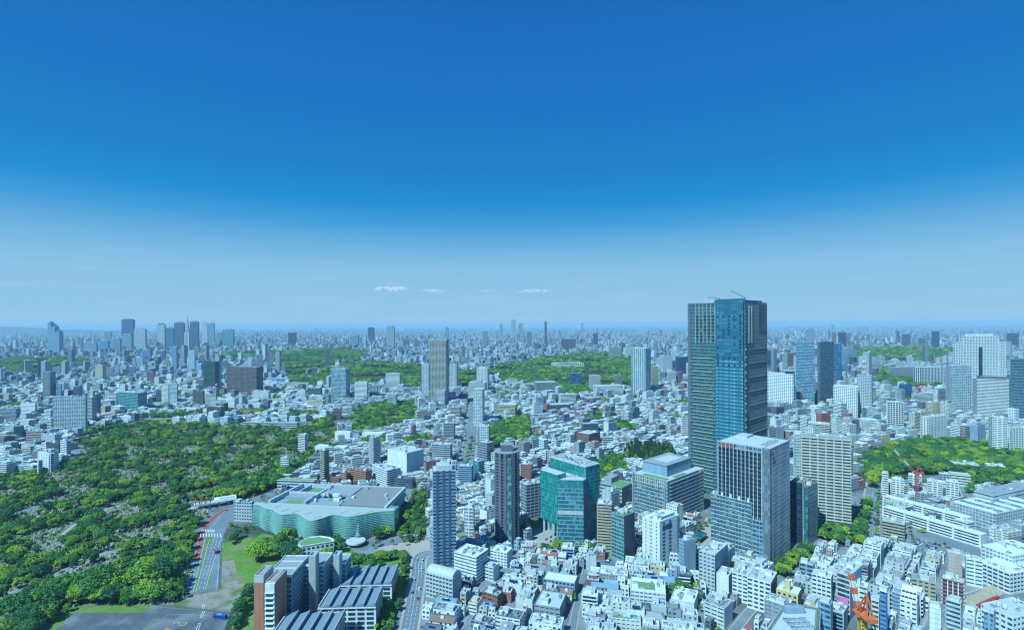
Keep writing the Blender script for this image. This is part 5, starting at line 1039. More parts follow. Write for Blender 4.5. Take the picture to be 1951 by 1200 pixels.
# ================================================================ named blocks of the lower right corner
tower('white office with a dark brown flank above the lower right lane', 1425, 1480, 1170, 1112, 'white', 'dark', O, 'office_block', xc=1468, a=52, sp=.5, out=.25, fh=3.5, blank='F', capwall='brown', units=3, lm='brown flanked office')
f = tower('yellow plastered building with a square roof turret', 1480, 1546, 1180, 1134, 'yellow', 'dark', O, 'office_block', xc=1520, a=50, sp=.97, fh=3.6, roof='white', units=2, lm='yellow turreted building')
MB().box(-f.W * .35, -f.W * .1, -f.D * .1, f.D * .12, f.h + .2, f.h + 8).build('turret', WALL['yellow'], f.root); MB().box(-f.W * .37, -f.W * .08, -f.D * .12, f.D * .14, f.h + 8, f.h + 8.5).build('turret_cap', WALL['cream'], f.root)
wm = MB().box(-.12, .1, -.9, .9, .8, 2.3).mesh('window', GL['black'])
for i in range(0, f.nf):
    for k in range(4): put('window', wm, f.root, (-f.W / 2 - .27, -f.D * .38 + k * f.D * .25, i * f.fh + .3))
tower('grey office with three dark window bands beside the planted corner', 1524, 1557, 1110, 1078, 'bluegrey', 'dark', O, 'office_block', xc=1549, a=54, sp=.5, fh=3.6, units=3)
tower('white office with long ribbon windows above the yellow building', 1548, 1594, 1158, 1102, 'white', 'dark', O, 'office_block', xc=1583, a=52, sp=.55, fh=3.5, units=4, lm='ribbon window office')
f = tower('cream framed shop block with pink and red sign boards', 1596, 1641, 1180, 1098, 'cream', 'dark', O, 'office_block', xc=1619, a=40, sp=.3, out=.3, bay=9, pw=1.1, fh=3.8, units=3, blank='F', capwall='bluegrey', lm='cream shop block')
MB().box(-f.W / 2 - .9, -f.W / 2 - .4, -f.D * .42, f.D * .42, f.h * .32, f.h * .47).build('sign_board', paint('sign_pink', (.75, .2, .45), .5), f.root); MB().box(-f.W / 2 - .9, -f.W / 2 - .4, -f.D * .42, f.D * .42, f.h * .17, f.h * .29).build('sign_board', paint('sign_red', (.6, .03, .1), .5), f.root)
tower('slate blue glass tower behind the green roofed mall', 1559, 1601, 1224, 1153, 'bluegrey', 'blue', O, 'office_tower', xc=1582, a=46, sp=.4, out=.2, bay=3.2, pw=.5, fh=3.6, units=5, roof='light', lm='slate blue glass tower')
def mall():
    z = 22.; pts = [G(x, y, z) for x, y in ((1446, 1222), (1497, 1146), (1564, 1158), (1560, 1222))]; cx = sum(p[0] for p in pts) / 4; cyy = sum(p[1] for p in pts) / 4
    r = thing('shopping_mall', 'pale mall with planted roof and machinery at the bottom edge', 'mall', (cx, cyy, 0)); LM.append(('green roofed mall', 1510, 1190))
    pl = [(x - cx, y - cyy) for x, y in pts][::-1]
    A_ = sum(pl[i][0] * pl[(i + 1) % 4][1] - pl[(i + 1) % 4][0] * pl[i][1] for i in range(4)); pl = pl if A_ > 0 else pl[::-1]
    sc_ = lambda e: [(x * e, y * e) for x, y in pl]
    MB().prism(sc_(.985), 0, z - .8).build('glazing', GL['pale'], r); me = MB().prism(sc_(1.0), 0, 2).mesh('floor_band', WALL['white'])
    for i in range(6): put('floor_band', me, r, (0, 0, i * 4))
    MB().prism(sc_(.99), z - .8, z).build('roof', ROOF['white'], r); MB().prism(sc_(.86), z, z + .4).build('roof_garden', ROOF['green'], r); MB().prism(sc_(.78), z + .1, z + .9).build('roof_deck', ROOF['light'], r)
    MB().box(-3, 11, 9, 13, z + .9, z + 5).build('plant_room', WALL['bluegrey'], r); rg = random.Random(2)
    for k in range(12): put('air_unit', unit_mesh('air_unit', k % 4), r, (-7 + (k % 4) * 4, -9 + (k // 4) * 5, z + .9))
    occupy(pts)
mall()
tower('cream block with rounded grey top in the lower right corner', 1661, 1682, 1218, 1146, 'cream', 'dark', A, 'apartment_block', xc=1674, a=50, sp=.5, fh=3.4, roof='dark', units=1)
tower('bright blue apartment tower with white window slots at the bottom edge', 1678, 1702, 1224, 1128, 'blue', 'dark', A, 'apartment_tower', xc=1688, a=40, sp=.5, bay=3, pw=1, fh=3.2, roof='white', units=3, lm='bright blue tower')
tower('white department block with roof machinery behind the orange crane', 1621, 1665, 1176, 1120, 'white', 'dark', O, 'office_block', xc=1652, a=52, sp=.6, fh=3.6, roof='white', units=7, lm='white machinery-roofed block')
tower('white tower with a framed blank front at the bottom edge', 1772, 1800, 1226, 1160, 'white', 'pale', O, 'office_tower', xc=1792, a=60, sp=.9, fh=3.5, roof='white', units=3)
tower('grey tower with open roof cage at the lower right', 1803, 1855, 1228, 1150, 'lgrey', 'dark', O, 'office_tower', xc=1830, a=42, sp=.5, fh=3.4, roof='light', units=6, lm='roof cage tower')
tower('blue grey block beside the excavation at the bottom edge', 1876, 1918, 1228, 1170, 'bluegrey', 'blue', O, 'office_tower', xc=1893, a=35, sp=.4, fh=3.6, units=4)
tower('pale blue block in the bottom right corner', 1925, 1990, 1230, 1178, 'white', 'blue', O, 'office_block', xc=1930, a=16, sp=.5, fh=3.6, units=3)
f = tower('white building with a sloping skylit roof in the lower right', 1716, 1768, 1205, 1150, 'white', 'dark', O, 'office_block', xc=1746, a=46, sp=.6, fh=3.5, roof='white', units=0, lm='sloping roofed building')
m = MB(); m.prism([(-f.W / 2, -f.D / 2), (f.W / 2, -f.D / 2), (f.W / 2, f.D / 2), (-f.W / 2, f.D / 2)], f.h + .2, [f.h + .5, f.h + 9, f.h + 9, f.h + .5]); m.build('sloping_roof', WALL['white'], f.root)
for k in range(2):
    for q in range(4):
        t = .25 + k * .35; x = -f.W / 2 + f.W * t; zz = f.h + .5 + 8.5 * t; MB().box(-1.3, 1.3, -1, 1, -.1, .35).build('skylight', GL['black'], f.root, (x, -f.D * .36 + q * f.D * .24, zz))
f = tower('white roofed grey block of four storeys beside the narrow lane', 1036, 1100, 1135, 1112, 'bluegrey', 'dark', A, 'apartment_block', xc=1094, a=72, dep=16, sp=.45, out=.4, fh=3.0, roof='white', units=0, lm='white roofed grey block')
tower('broad slate blue roofed hall near the bottom edge', 1019, 1078, 1186, 1160, 'grey', 'dark', 'hall', 'hall', xc=1066, a=72, sp=.7, roof='blue' if False else 'light', units=1, lm='slate roofed hall')
f = tower('white courtyard building with planted terrace near the bottom edge', 1202, 1277, 1168, 1132, 'white', 'pale', A, 'apartment_block', xc=1268, a=76, sp=.5, fh=3.2, roof='white', units=2, lm='white courtyard building')
MB().box(-f.W * .3, f.W * .2, -f.D * .2, f.D * .3, f.h + .3, f.h + .9).build('roof_garden', ROOF['green'], f.root)
tower('white warehouse with grey roof panels below the round trees', 1279, 1330, 1172, 1150, 'white', 'pale', 'hall', 'hall', xc=1322, a=62, sp=.9, roof='white', units=3, lm='white warehouse')
tower('white stacked office with roof shed below the lower office wing', 1396, 1440, 1150, 1098, 'white', 'dark', O, 'office_block', xc=1424, a=52, sp=.55, fh=3.4, units=4)
tower('white windowless stair tower house before the lower office wing', 1366, 1398, 1140, 1098, 'white', 'dark', A, 'apartment_block', xc=1388, a=52, sp=.95, fh=3.3, units=2)
# low white sheds by the side road
for l, x0, x1, yb, yt in (('large white shed at the cemetery side road', 638, 671, 840, 824), ('long white shed behind the large one', 690, 733, 838, 826), ('narrow white shed right of the solitary white tower', 600, 664, 862, 853)):
    tower(l, x0, x1, yb, yt, 'white', 'pale', 'shed', 'shed', sp=.96, fh=4, roof='white', units=0, a=76)
tower('long low flat roofed hall at the top of the cemetery', 462, 570, 818, 806, 'offwhite', 'dark', 'hall', 'hall', a=86, xc=566, dep=22, sp=.4, fh=4, roof='grey', units=2)
for l, x0, x1, yb, yt, xc, a_, w_, rf in (('white house with a bright orange roof near the bottom edge', 893, 917, 1172, 1152, 908, 70, 'white', 'orange'), ('red brick house with a mint glass roof near the bottom edge', 920, 958, 1160, 1136, 948, 60, 'brick', 'mint'), ('pink three storey house left of the slate roofed hall', 992, 1026, 1152, 1130, 1018, 68, 'pink', 'light'), ('white house with dark solar panels at the bottom edge', 944, 1000, 1205, 1182, 990, 72, 'white', 'dark'), ('dark slate hipped house at the bottom edge', 898, 938, 1205, 1188, 930, 70, 'grey', 'dark'), ('long white stepped house below the oval tower', 935, 976, 1082, 1054, 966, 66, 'white', 'white'), ('white terraced house with red roof boxes', 916, 950, 1108, 1082, 940, 62, 'offwhite', 'light')):
    tower(l, x0, x1, yb, yt, w_, 'dark', 'house', 'house', xc=xc, a=a_, sp=.6, out=.2, fh=3.0, roof=rf, units=3)
# sports grounds and halls among the far trees
tower('white wavy stadium roof behind the dark brown slab', 476, 521, 699, 692, 'white', 'pale', 'stadium', 'stadium', a=80, sp=.9, fh=9, roof='white', units=0)
tower('blue seated ball ground stand right of the dark brown slab', 503, 552, 731, 721, 'blue', 'blue', 'stadium', 'stadium', a=80, sp=.8, fh=7, roof='white', units=0)
tower('low hall with a bright blue roof among the park trees', 571, 597, 722, 716, 'white', 'blue', 'hall', 'hall', sp=.8, fh=6, roof='blue', units=0)
tower('long pale yellow school behind the trees', 549, 592, 741, 730, 'cream', 'dark', 'school', 'school', sp=.5, fh=4, roof='mint', units=0)
f = tower('grey stone gallery with a central dome behind the mirrored tower', 620, 668, 706, 699, 'stone', 'dark', 'gallery', 'gallery', sp=.7, fh=9, roof='grey', units=0)
d_ = MB(); d_.cyl(0, 0, f.h, f.h + 14, 15, n=16); d_.cyl(0, 0, f.h + 14, f.h + 24, 14, 5, 16); d_.build('dome', WALL['stone'], f.root)
tower('white office row with a fine grid left of the mirrored tower', 566, 584, 768, 743, 'white', 'dark', O, bay=4, pw=1, fh=3.6)
tower('black office block with twin stair shafts left of the mirrored tower', 586, 614, 766, 740, 'dgrey', 'dark', O, fh=4)
tower('white gridded apartment row right of the dark brown slab', 480, 516, 768, 745, 'white', 'dark', A, bay=4, pw=1.2, fh=3.4)
# covered footbridge beside the museum annex
P0, P1 = Vector(G(394, 966, 0)), Vector(G(450, 957, 0)); t_ = P1 - P0; r = thing('covered_bridge', 'white covered bridge with a blue roof stripe left of the grey annex', 'bridge', (P0.x, P0.y, 0), math.atan2(t_.y, t_.x)); Lb = t_.length
MB().box(-14, Lb, -6, 6, 5.2, 6.2).build('deck', WALL['lgrey'], r); m = MB()
for k in range(8):
    a0, a1 = math.pi * k / 8, math.pi * (k + 1) / 8; m.quad((8, -5 * math.cos(a0), 6.2 + 4.5 * math.sin(a0)), (Lb, -5 * math.cos(a0), 6.2 + 4.5 * math.sin(a0)), (Lb, -5 * math.cos(a1), 6.2 + 4.5 * math.sin(a1)), (8, -5 * math.cos(a1), 6.2 + 4.5 * math.sin(a1)))
m.build('vault_roof', WALL['white'], r); MB().box(14, Lb - 2, -3.6, -3.0, 9.2, 9.9).build('roof_stripe', WALL['blue'], r)
for k in range(4): MB().box(-8 + k * Lb / 3.2, -6 + k * Lb / 3.2, -4, 4, 0, 5.2).build('bridge_pier', WALL['concrete'], r)
for k in range(3):
    m = MB(); m.bar((-12 + k * 6, -5, 6.2), (-12 + k * 6, -5, 11.5), .8); m.bar((-12 + k * 6, -5, 11.5), (-12 + k * 6, 5, 11.5), .7); m.bar((-12 + k * 6, 5, 6.2), (-12 + k * 6, 5, 11.5), .8); m.build('red_gate', MISC['crane_red'], r)
occupy(rect((P0.x + P1.x) / 2, (P0.y + P1.y) / 2, Lb + 20, 16, math.atan2(t_.y, t_.x)))
# ================================================================ the mass of the city
LOTS = []                                           # x, y, w, d, h, angle, colour key, kind
WCOL = {'white': (.72, .73, .72), 'offwhite': (.64, .64, .6), 'light grey': (.48, .5, .52), 'grey': (.3, .32, .34), 'dark grey': (.13, .14, .16), 'beige': (.56, .48, .35), 'cream': (.66, .58, .42), 'pink': (.48, .36, .32), 'brown': (.2, .125, .1), 'brick red': (.36, .14, .09), 'pale blue': (.34, .45, .55), 'pale green': (.4, .52, .46)}
WKEY = {'white': 'white', 'offwhite': 'offwhite', 'light grey': 'lgrey', 'grey': 'grey', 'dark grey': 'dgrey', 'beige': 'beige', 'cream': 'cream', 'pink': 'pink', 'brown': 'brown', 'brick red': 'brick', 'pale blue': 'bluegrey', 'pale green': 'concrete'}
CW = (['white'] * 32 + ['offwhite'] * 15 + ['light grey'] * 17 + ['grey'] * 10 + ['dark grey'] * 6 + ['beige'] * 5 + ['cream'] * 3 + ['pink'] * 3 + ['brown'] * 3 + ['brick red'] * 3 + ['pale blue'] * 4 + ['pale green'] * 1)
_rp = random.Random(77)
for _k in range(170):                                 # pocket parks and temple groves among the blocks
    _px = (_rp.uniform(470, 1960), _rp.uniform(722, 850)) if _k % 3 else (_rp.uniform(-20, 520), _rp.uniform(708, 795))
    if 560 < _px[0] < 1330 and _px[1] < 745: continue
    _c = G(*_px); _r = _rp.uniform(10, 30); _el = _rp.uniform(1.0, 2.6); _poly = [(_c[0] + _r * _el * math.cos(q) * _rp.uniform(.75, 1.2), _c[1] + _r * math.sin(q) * _rp.uniform(.75, 1.2)) for q in np.linspace(0, 2 * math.pi, 9)[:-1]]
    if free(_poly): occupy(_poly); PARKS['pocket%d' % _k] = _poly
def district(pxpoly, ang, wr, dr, hr, gable, street=4.5, tall=.0, tallr=(20, 35), skip=.03, seed=1):
    rg = random.Random(seed); poly = [G(*p) for p in pxpoly]; a = R(ang); u = Vector((math.cos(a), math.sin(a))); v = Vector((-math.sin(a), math.cos(a)))
    ss = [Vector(p).dot(u) for p in poly]; ts = [Vector(p).dot(v) for p in poly]; t = min(ts)
    pa = np.array(poly)
    while t < max(ts):
        for row in range(2):
            dd = rg.uniform(*dr); s = min(ss) + rg.uniform(0, 8); n = 0
            while s < max(ss):
                w_ = rg.uniform(*wr) * (1 if rg.random() < .8 else rg.uniform(1.3, 1.7)); n += 1
                c = u * (s + w_ / 2) + v * (t + dd / 2)
                if inpoly(np.array([c.x]), np.array([c.y]), poly)[0] and rg.random() > skip:
                    fw, fd = w_ - rg.uniform(.5, 1.6), dd - rg.uniform(.5, 2.2)
                    tl = rg.random() < tall
                    if tl: fw *= 1.15
                    rc = rect(c.x, c.y, fw, fd, a, .3)
                    if free(rc):
                        h = rg.uniform(*tallr) if tl else rg.uniform(*hr) * rg.choice((.75, 1, 1, 1.25))
                        occupy(rect(c.x, c.y, fw, fd, a, .0)); LOTS.append([c.x, c.y, fw, fd, h, a + R(rg.uniform(-2, 2)), rg.choice(CW), 'gable' if (not tl and h < 10.5 and rg.random() < gable) else ('bands' if h > 11 or rg.random() < .25 else 'windows')])
                s += w_ + (street if n % rg.choice((5, 6, 7)) == 0 else 0)
            t += dd
        t += street
district([(770, 1052), (1010, 1045), (1340, 1060), (1345, 1230), (740, 1230)], -14, (9, 16.5), (9, 14.5), (6, 11), .34, 3.6, .07, (13, 17), seed=1)
occupy([G(x, y) for x, y in ((1842, 1162), (1898, 1126), (1970, 1138), (1975, 1186), (1915, 1190))]); occupy([G(x, y) for x, y in ((1618, 1178), (1665, 1178), (1668, 1240), (1608, 1240))])
district([(1340, 1040), (1470, 1080), (1560, 1045), (1700, 1020), (1735, 1060), (1735, 1240), (1340, 1240)], 46, (11, 19), (11, 18), (8, 17), .1, 4.2, .14, (17, 24), seed=2)
district([(1735, 1060), (1985, 1090), (1985, 1240), (1735, 1240)], 46, (11, 20), (11, 18), (6.5, 12), .15, 4.5, .04, (14, 18), seed=12)
district([(1640, 930), (1985, 930), (1985, 1100), (1700, 1030), (1640, 1020)], 20, (10, 17), (10, 15), (7, 13), .15, 5, .05, seed=3)
district([(985, 840), (1330, 840), (1330, 1060), (985, 1060), (930, 1060), (930, 900)], 42, (10, 17), (10, 16), (8, 15), .15, 5, .15, (18, 30), seed=4)
district([(505, 812), (880, 812), (930, 900), (930, 1050), (815, 1040), (800, 930), (520, 935)], 28, (9, 16), (9, 14), (6, 11), .3, 4.2, .08, (14, 26), seed=5)
district([(-80, 705), (600, 705), (640, 800), (170, 815), (100, 905), (-120, 905)], -18, (12, 27), (11, 19), (7, 16), .14, 5.5, .14, (18, 36), seed=6)
district([(600, 745), (985, 735), (985, 850), (880, 815), (640, 815)], 32, (11, 25), (11, 18), (7, 15), .15, 5, .13, (18, 32), seed=7)
district([(985, 735), (1330, 735), (1330, 842), (985, 842)], 38, (12, 28), (11, 19), (8, 16), .12, 5, .14, (20, 34), seed=8)
district([(1440, 735), (1995, 735), (1995, 868), (1665, 868), (1640, 935), (1440, 960)], 24, (12, 26), (12, 20), (9, 20), .05, 6, .25, (24, 46), seed=9)
for _p, _a, _s in (([(770, 1052), (1010, 1045), (1340, 1060), (1345, 1230), (740, 1230)], -14, 31), ([(1340, 1040), (1470, 1080), (1560, 1045), (1700, 1020), (1735, 1060), (1985, 1090), (1985, 1240), (1340, 1240)], 46, 32), ([(985, 840), (1330, 840), (1330, 1060), (985, 1060), (930, 1060), (930, 900)], 42, 33), ([(505, 812), (880, 812), (930, 900), (930, 1050), (815, 1040), (800, 930), (520, 935)], 28, 34)):
    district(_p, _a, (5.5, 8.5), (5.5, 8), (5, 8.5), .45, 2.5, 0., seed=_s)
# --- far city, lot by lot out to the haze
def far_lots():
    out = []
    Y = 1480.0
    while Y < 36000:
        s = .0078 * Y + 13; half = 1.02 * Y + 80; n = int(2 * half / s); x = -half + (np.arange(n) + RNG.uniform(-.32, .32, n)) * s; y = Y + RNG.uniform(-.4, .4, n) * s
        w = RNG.uniform(.55, .94, n) * np.minimum(s, np.where(RNG.random(n) < .12, 60, 32)); d = RNG.uniform(.5, .86, n) * np.minimum(s, 30)
        h = np.exp(RNG.normal(2.55, .42, n)); t = RNG.random(n); h = np.where(t < .07, RNG.uniform(28, 55, n), h); h = np.where(t < .006, RNG.uniform(60, 105, n), h)
        h = np.where(x > .35 * Y, h * 1.15, h) * (.68 + .85 * np.clip(.5 + .25 * (np.sin(x / 310 + 1.3 * np.sin(y / 450)) + np.sin(y / 370 + 1.7 * np.sin(x / 290 + 2))), 0, 1))
        if Y > 9000: h *= .9
        if Y > 18000: w *= 2.2
        keep = np.ones(n, bool)
        for p in PARKS.values(): keep &= ~inpoly(x, y, p)
        m = (y < GY1 - 20) & (np.abs(x) < GX1 - 20)
        ix = np.clip(((x - GX0) / GC).astype(int), 0, OCC.shape[1] - 1); iy = np.clip(((y - GY0) / GC).astype(int), 0, OCC.shape[0] - 1)
        r_ = np.maximum(w, d) / 2 / GC
        for ox, oy in ((0, 0), (1, 1), (-1, 1), (1, -1), (-1, -1)):
            jx = np.clip((ix + ox * r_).astype(int), 0, OCC.shape[1] - 1); jy = np.clip((iy + oy * r_).astype(int), 0, OCC.shape[0] - 1); keep &= ~(m & (OCC[jy, jx] > 0))
        a = np.where(x < 0, -.3, .45) + RNG.choice([0, .25, -.4, .7], n) + RNG.normal(0, .05, n)
        out.append(np.stack([x, y, w, d, h, a], 1)[keep]); Y += s * .95
    return np.concatenate(out)
FAR = far_lots()
# --- which near lots are built one by one: those that show largest
def seen(l):
    x, y = pix(l[0], l[1], l[4] / 2); return -15 < x < 1966 and y < 1215
for l in LOTS: l.append((l[4] + .5 * l[3]) * l[2] / l[1] ** 2 * (1.25 if l[1] < 560 else 1) if seen(l) else 0)
order = sorted(range(len(LOTS)), key=lambda i: -LOTS[i][8]); SINGLE = set(order[:290])
# --- everything else as one mass
V = []; FC = []; CO = []; WT = []; UV = []
CAST = np.array([.79, .97, 1.0]); WCOL = {k: tuple(np.minimum(np.array(c) * CAST + np.array([0, .015, .05]), .8)) for k, c in WCOL.items()}
PAL = np.array([WCOL[c] for c in CW])
def boxes(arr, col, wt, z0, bayw=3.2, fh=3.3, plain=False):
    """arr: x y w d h a ; returns mesh pieces of open-bottomed boxes"""
    n = len(arr); x, y, w, d, h, a = arr.T; c, s = np.cos(a), np.sin(a); sx = np.array([-1, 1, 1, -1]) / 2; sy = np.array([-1, -1, 1, 1]) / 2
    lx = w[:, None] * sx; ly = d[:, None] * sy; wx = x[:, None] + lx * c[:, None] - ly * s[:, None]; wy = y[:, None] + lx * s[:, None] + ly * c[:, None]
    vb = np.stack([wx, wy, np.broadcast_to(z0[:, None], wx.shape)], 2); vt = np.stack([wx, wy, np.broadcast_to((z0 + h)[:, None], wx.shape)], 2)
    v = np.concatenate([vb, vt], 1).reshape(-1, 3)
    q = np.array([[0, 1, 5, 4], [1, 2, 6, 5], [2, 3, 7, 6], [3, 0, 4, 7], [4, 5, 6, 7]]); f = (np.arange(n)[:, None, None] * 8 + q).reshape(-1, 4)
    nb = lambda L_: np.maximum(1, np.round(L_ / bayw)); nfl = np.maximum(1, np.round(h / fh)); uv = np.zeros((n, 5, 4, 2)); off = RNG.integers(0, 400, (n, 1))
    for k, L_ in enumerate((w, d, w, d)):
        uv[:, k, :, 0] = off + np.stack([0 * L_, nb(L_), nb(L_), 0 * L_], 1); uv[:, k, :, 1] = off * 3 + np.stack([0 * nfl, 0 * nfl, nfl, nfl], 1)
    co = np.repeat(col[:, None, :], 5, 1); wt5 = np.repeat(wt[:, None], 5, 1).astype(float); wt5[:, 4] = 0
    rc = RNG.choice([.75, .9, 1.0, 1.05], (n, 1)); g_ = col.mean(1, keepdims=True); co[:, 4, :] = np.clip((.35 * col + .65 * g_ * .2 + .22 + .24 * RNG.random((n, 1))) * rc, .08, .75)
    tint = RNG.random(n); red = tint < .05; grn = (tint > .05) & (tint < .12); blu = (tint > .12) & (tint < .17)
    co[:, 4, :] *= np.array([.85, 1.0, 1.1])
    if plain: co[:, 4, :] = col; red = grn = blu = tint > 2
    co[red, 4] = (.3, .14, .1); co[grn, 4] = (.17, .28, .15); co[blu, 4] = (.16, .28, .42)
    return v, f, co.reshape(-1, 3), wt5.reshape(-1), uv.reshape(-1, 2)
class Mass:
    def __init__(s): s.p = []; s.n = 0
    def add(s, pc):
        v, f, c, w, u = pc; s.p.append((v, f + s.n, c, w, u)); s.n += len(v)
    def build(s, name, mat, label, kind='stuff', cat=None):
        v, f, c, w, u = [np.concatenate([q[i] for q in s.p]) for i in range(5)]
        me = bpy.data.meshes.new(name); nf = len(f); me.vertices.add(len(v)); me.vertices.foreach_set('co', v.ravel().astype(np.float32)); me.loops.add(nf * 4); me.loops.foreach_set('vertex_index', f.ravel().astype(np.int32))
        me.polygons.add(nf); me.polygons.foreach_set('loop_start', np.arange(0, nf * 4, 4, dtype=np.int32)); me.update(calc_edges=True); me.shade_flat()
        ul = me.uv_layers.new(name='UVMap'); ul.data.foreach_set('uv', u.ravel().astype(np.float32))
        ca = me.attributes.new('wall_colour', 'FLOAT_COLOR', 'FACE'); ca.data.foreach_set('color', np.concatenate([c, np.ones((nf, 1))], 1).ravel().astype(np.float32))
        wa = me.attributes.new('window_kind', 'FLOAT', 'FACE'); wa.data.foreach_set('value', w.astype(np.float32)); me.materials.append(mat)
        o = bpy.data.objects.new(name, me); COL.objects.link(o); tag(o, label, cat, None, kind); return o
def city_mat():
    m = bpy.data.materials.new('city_facades'); n, nn, ll, b = nodes(m)
    def M_(op, x, y=None):
        k = nn.new('ShaderNodeMath'); k.operation = op
        for i, q in enumerate((x, y)):
            if q is None: continue
            if isinstance(q, (int, float)): k.inputs[i].default_value = q
            else: ll.new(q, k.inputs[i])
        return k.outputs[0]
    uv = nn.new('ShaderNodeUVMap'); uv.uv_map = 'UVMap'; sp_ = nn.new('ShaderNodeSeparateXYZ'); ll.new(uv.outputs[0], sp_.inputs[0])
    ac = nn.new('ShaderNodeAttribute'); ac.attribute_name = 'wall_colour'; aw = nn.new('ShaderNodeAttribute'); aw.attribute_name = 'window_kind'; wk = aw.outputs['Fac']
    fu = M_('FRACT', sp_.outputs[0]); fv = M_('FRACT', sp_.outputs[1])
    inu = M_('LESS_THAN', M_('ABSOLUTE', M_('SUBTRACT', fu, .5)), .3); inv = M_('LESS_THAN', M_('ABSOLUTE', M_('SUBTRACT', fv, .55)), .24)
    isg = M_('GREATER_THAN', wk, 1.5); inu = M_('MAXIMUM', inu, isg); win = M_('MULTIPLY', M_('MULTIPLY', inu, inv), M_('GREATER_THAN', wk, .5))
    fl = nn.new('ShaderNodeVectorMath'); fl.operation = 'FLOOR'; ll.new(uv.outputs[0], fl.inputs[0]); wn = nn.new('ShaderNodeTexWhiteNoise'); wn.noise_dimensions = '2D'; ll.new(fl.outputs[0], wn.inputs[0])
    gx = nn.new('ShaderNodeMix'); gx.data_type = 'RGBA'; gx.inputs[6].default_value = (.012, .055, .1, 1); gx.inputs[7].default_value = (.12, .22, .3, 1); ll.new(M_('POWER', wn.outputs[0], 2.2), gx.inputs[0])
    ge = nn.new('ShaderNodeNewGeometry'); no = nn.new('ShaderNodeTexNoise'); no.inputs['Scale'].default_value = .35; no.inputs['Detail'].default_value = 4; ll.new(ge.outputs['Position'], no.inputs[0])
    sc_ = nn.new('ShaderNodeVectorMath'); sc_.operation = 'SCALE'; ll.new(ac.outputs['Color'], sc_.inputs[0]); ll.new(M_('ADD', M_('MULTIPLY', no.outputs[0], .5), .75), sc_.inputs['Scale'])
    mx = nn.new('ShaderNodeMix'); mx.data_type = 'RGBA'; ll.new(win, mx.inputs[0]); ll.new(sc_.outputs[0], mx.inputs[6]); ll.new(gx.outputs[2], mx.inputs[7]); ll.new(mx.outputs[2], b.inputs['Base Color'])
    ll.new(M_('SUBTRACT', .8, M_('MULTIPLY', win, .62)), b.inputs['Roughness']); b.inputs['Specular IOR Level'].default_value = .4
    return m
CM = city_mat(); mass = Mass()
rest = np.array([LOTS[i][:6] for i in range(len(LOTS)) if i not in SINGLE]); rcol = np.array([WCOL[LOTS[i][6]] for i in range(len(LOTS)) if i not in SINGLE]); rk = [LOTS[i][7] for i in range(len(LOTS)) if i not in SINGLE]
wt = np.array([2. if k == 'bands' and RNG.random() < .55 else 1. for k in rk])
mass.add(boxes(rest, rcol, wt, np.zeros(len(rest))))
def toppers(arr, col, k, lo, hi, hh, p=1.0):
    """smaller boxes standing on roofs"""
    sel = RNG.random(len(arr)) < p; q = arr[sel].copy(); cl = col[sel]; n = len(q); x, y, w, d, h, a = q.T; fw = RNG.uniform(lo, hi, n); fd = RNG.uniform(lo, hi, n)
    ox = RNG.uniform(-.5, .5, n) * w * (1 - fw) * .9; oy = RNG.uniform(-.5, .5, n) * d * (1 - fd) * .9; z0 = h.copy()
    t = np.stack([x + ox * np.cos(a) - oy * np.sin(a), y + ox * np.sin(a) + oy * np.cos(a), w * fw, d * fd, RNG.uniform(*hh, n), a], 1)
    c2 = np.clip(cl * RNG.uniform(.75, 1.15, (n, 1)), .05, .76); mass.add(boxes(t, c2, np.full(n, float(k)), z0))
toppers(rest, rcol, 1, .5, .8, (2.5, 3.5), .4); 
for _ in range(3): toppers(rest, rcol, 0, .1, .28, (.8, 2.6), .85)
nr_ = rest[:, 1] < 950
for _ in range(4): toppers(rest[nr_], rcol[nr_], 0, .05, .16, (.5, 1.6), .9)
# thin parapets on the nearer roofs of the mass
near = rest[:, 1] < 1250
for sx, sy, fw, fd in ((0, -1, 1, 0), (0, 1, 1, 0), (-1, 0, 0, 1), (1, 0, 0, 1)):
    q = rest[near].copy(); x, y, w, d, h, a = q.T; ox = sx * (w / 2 - .14); oy = sy * (d / 2 - .14)
    t = np.stack([x + ox * np.cos(a) - oy * np.sin(a), y + ox * np.sin(a) + oy * np.cos(a), np.where(fw, w, .3), np.where(fd, d - .62, .3), np.full(len(q), .7), a], 1); mass.add(boxes(t, rcol[near], np.zeros(len(q)), h - .02))
fcol = PAL[RNG.integers(0, len(PAL), len(FAR))]; fcol = np.clip(fcol * RNG.choice([.35, .6, .8, .95, 1.0], (len(FAR), 1)) * np.array([.9, .98, 1.06]), .03, .78)
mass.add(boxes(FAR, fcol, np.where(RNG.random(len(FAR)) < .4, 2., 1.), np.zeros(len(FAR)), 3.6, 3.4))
nf_ = FAR[:, 1] < 6500; toppers(FAR[nf_], fcol[nf_], 0, .2, .5, (2, 5), .8)
mass.build('city_mass', CM, 'densely packed low and middle rise buildings reaching to the horizon')
# ================================================================ near buildings, one by one
NUM = ['zero', 'single', 'two', 'three', 'four', 'five', 'six', 'seven', 'eight', 'nine', 'ten', 'eleven', 'twelve', 'thirteen']
ORD = ['closest', 'second closest', 'third closest', 'fourth closest', 'fifth closest', 'sixth closest', 'seventh closest', 'eighth closest', 'ninth closest', 'tenth closest', 'eleventh closest', 'twelfth closest'] + [q + ' closest' for q in 'thirteenth fourteenth fifteenth sixteenth seventeenth eighteenth nineteenth twentieth'.split()] + ['twenty-' + q + ' closest' for q in 'first second third fourth fifth sixth seventh eighth ninth'.split()]
GROOF = [('grey tiled', 'grey'), ('slate', 'dark'), ('light metal', 'light'), ('blue', 'blue'), ('brown', 'brown'), ('dark red', 'red'), ('purple grey', 'purple'), ('slate', 'dark'), ('grey tiled', 'grey')]
PEND = []                                           # objects waiting for a label: object, description, pixel, group
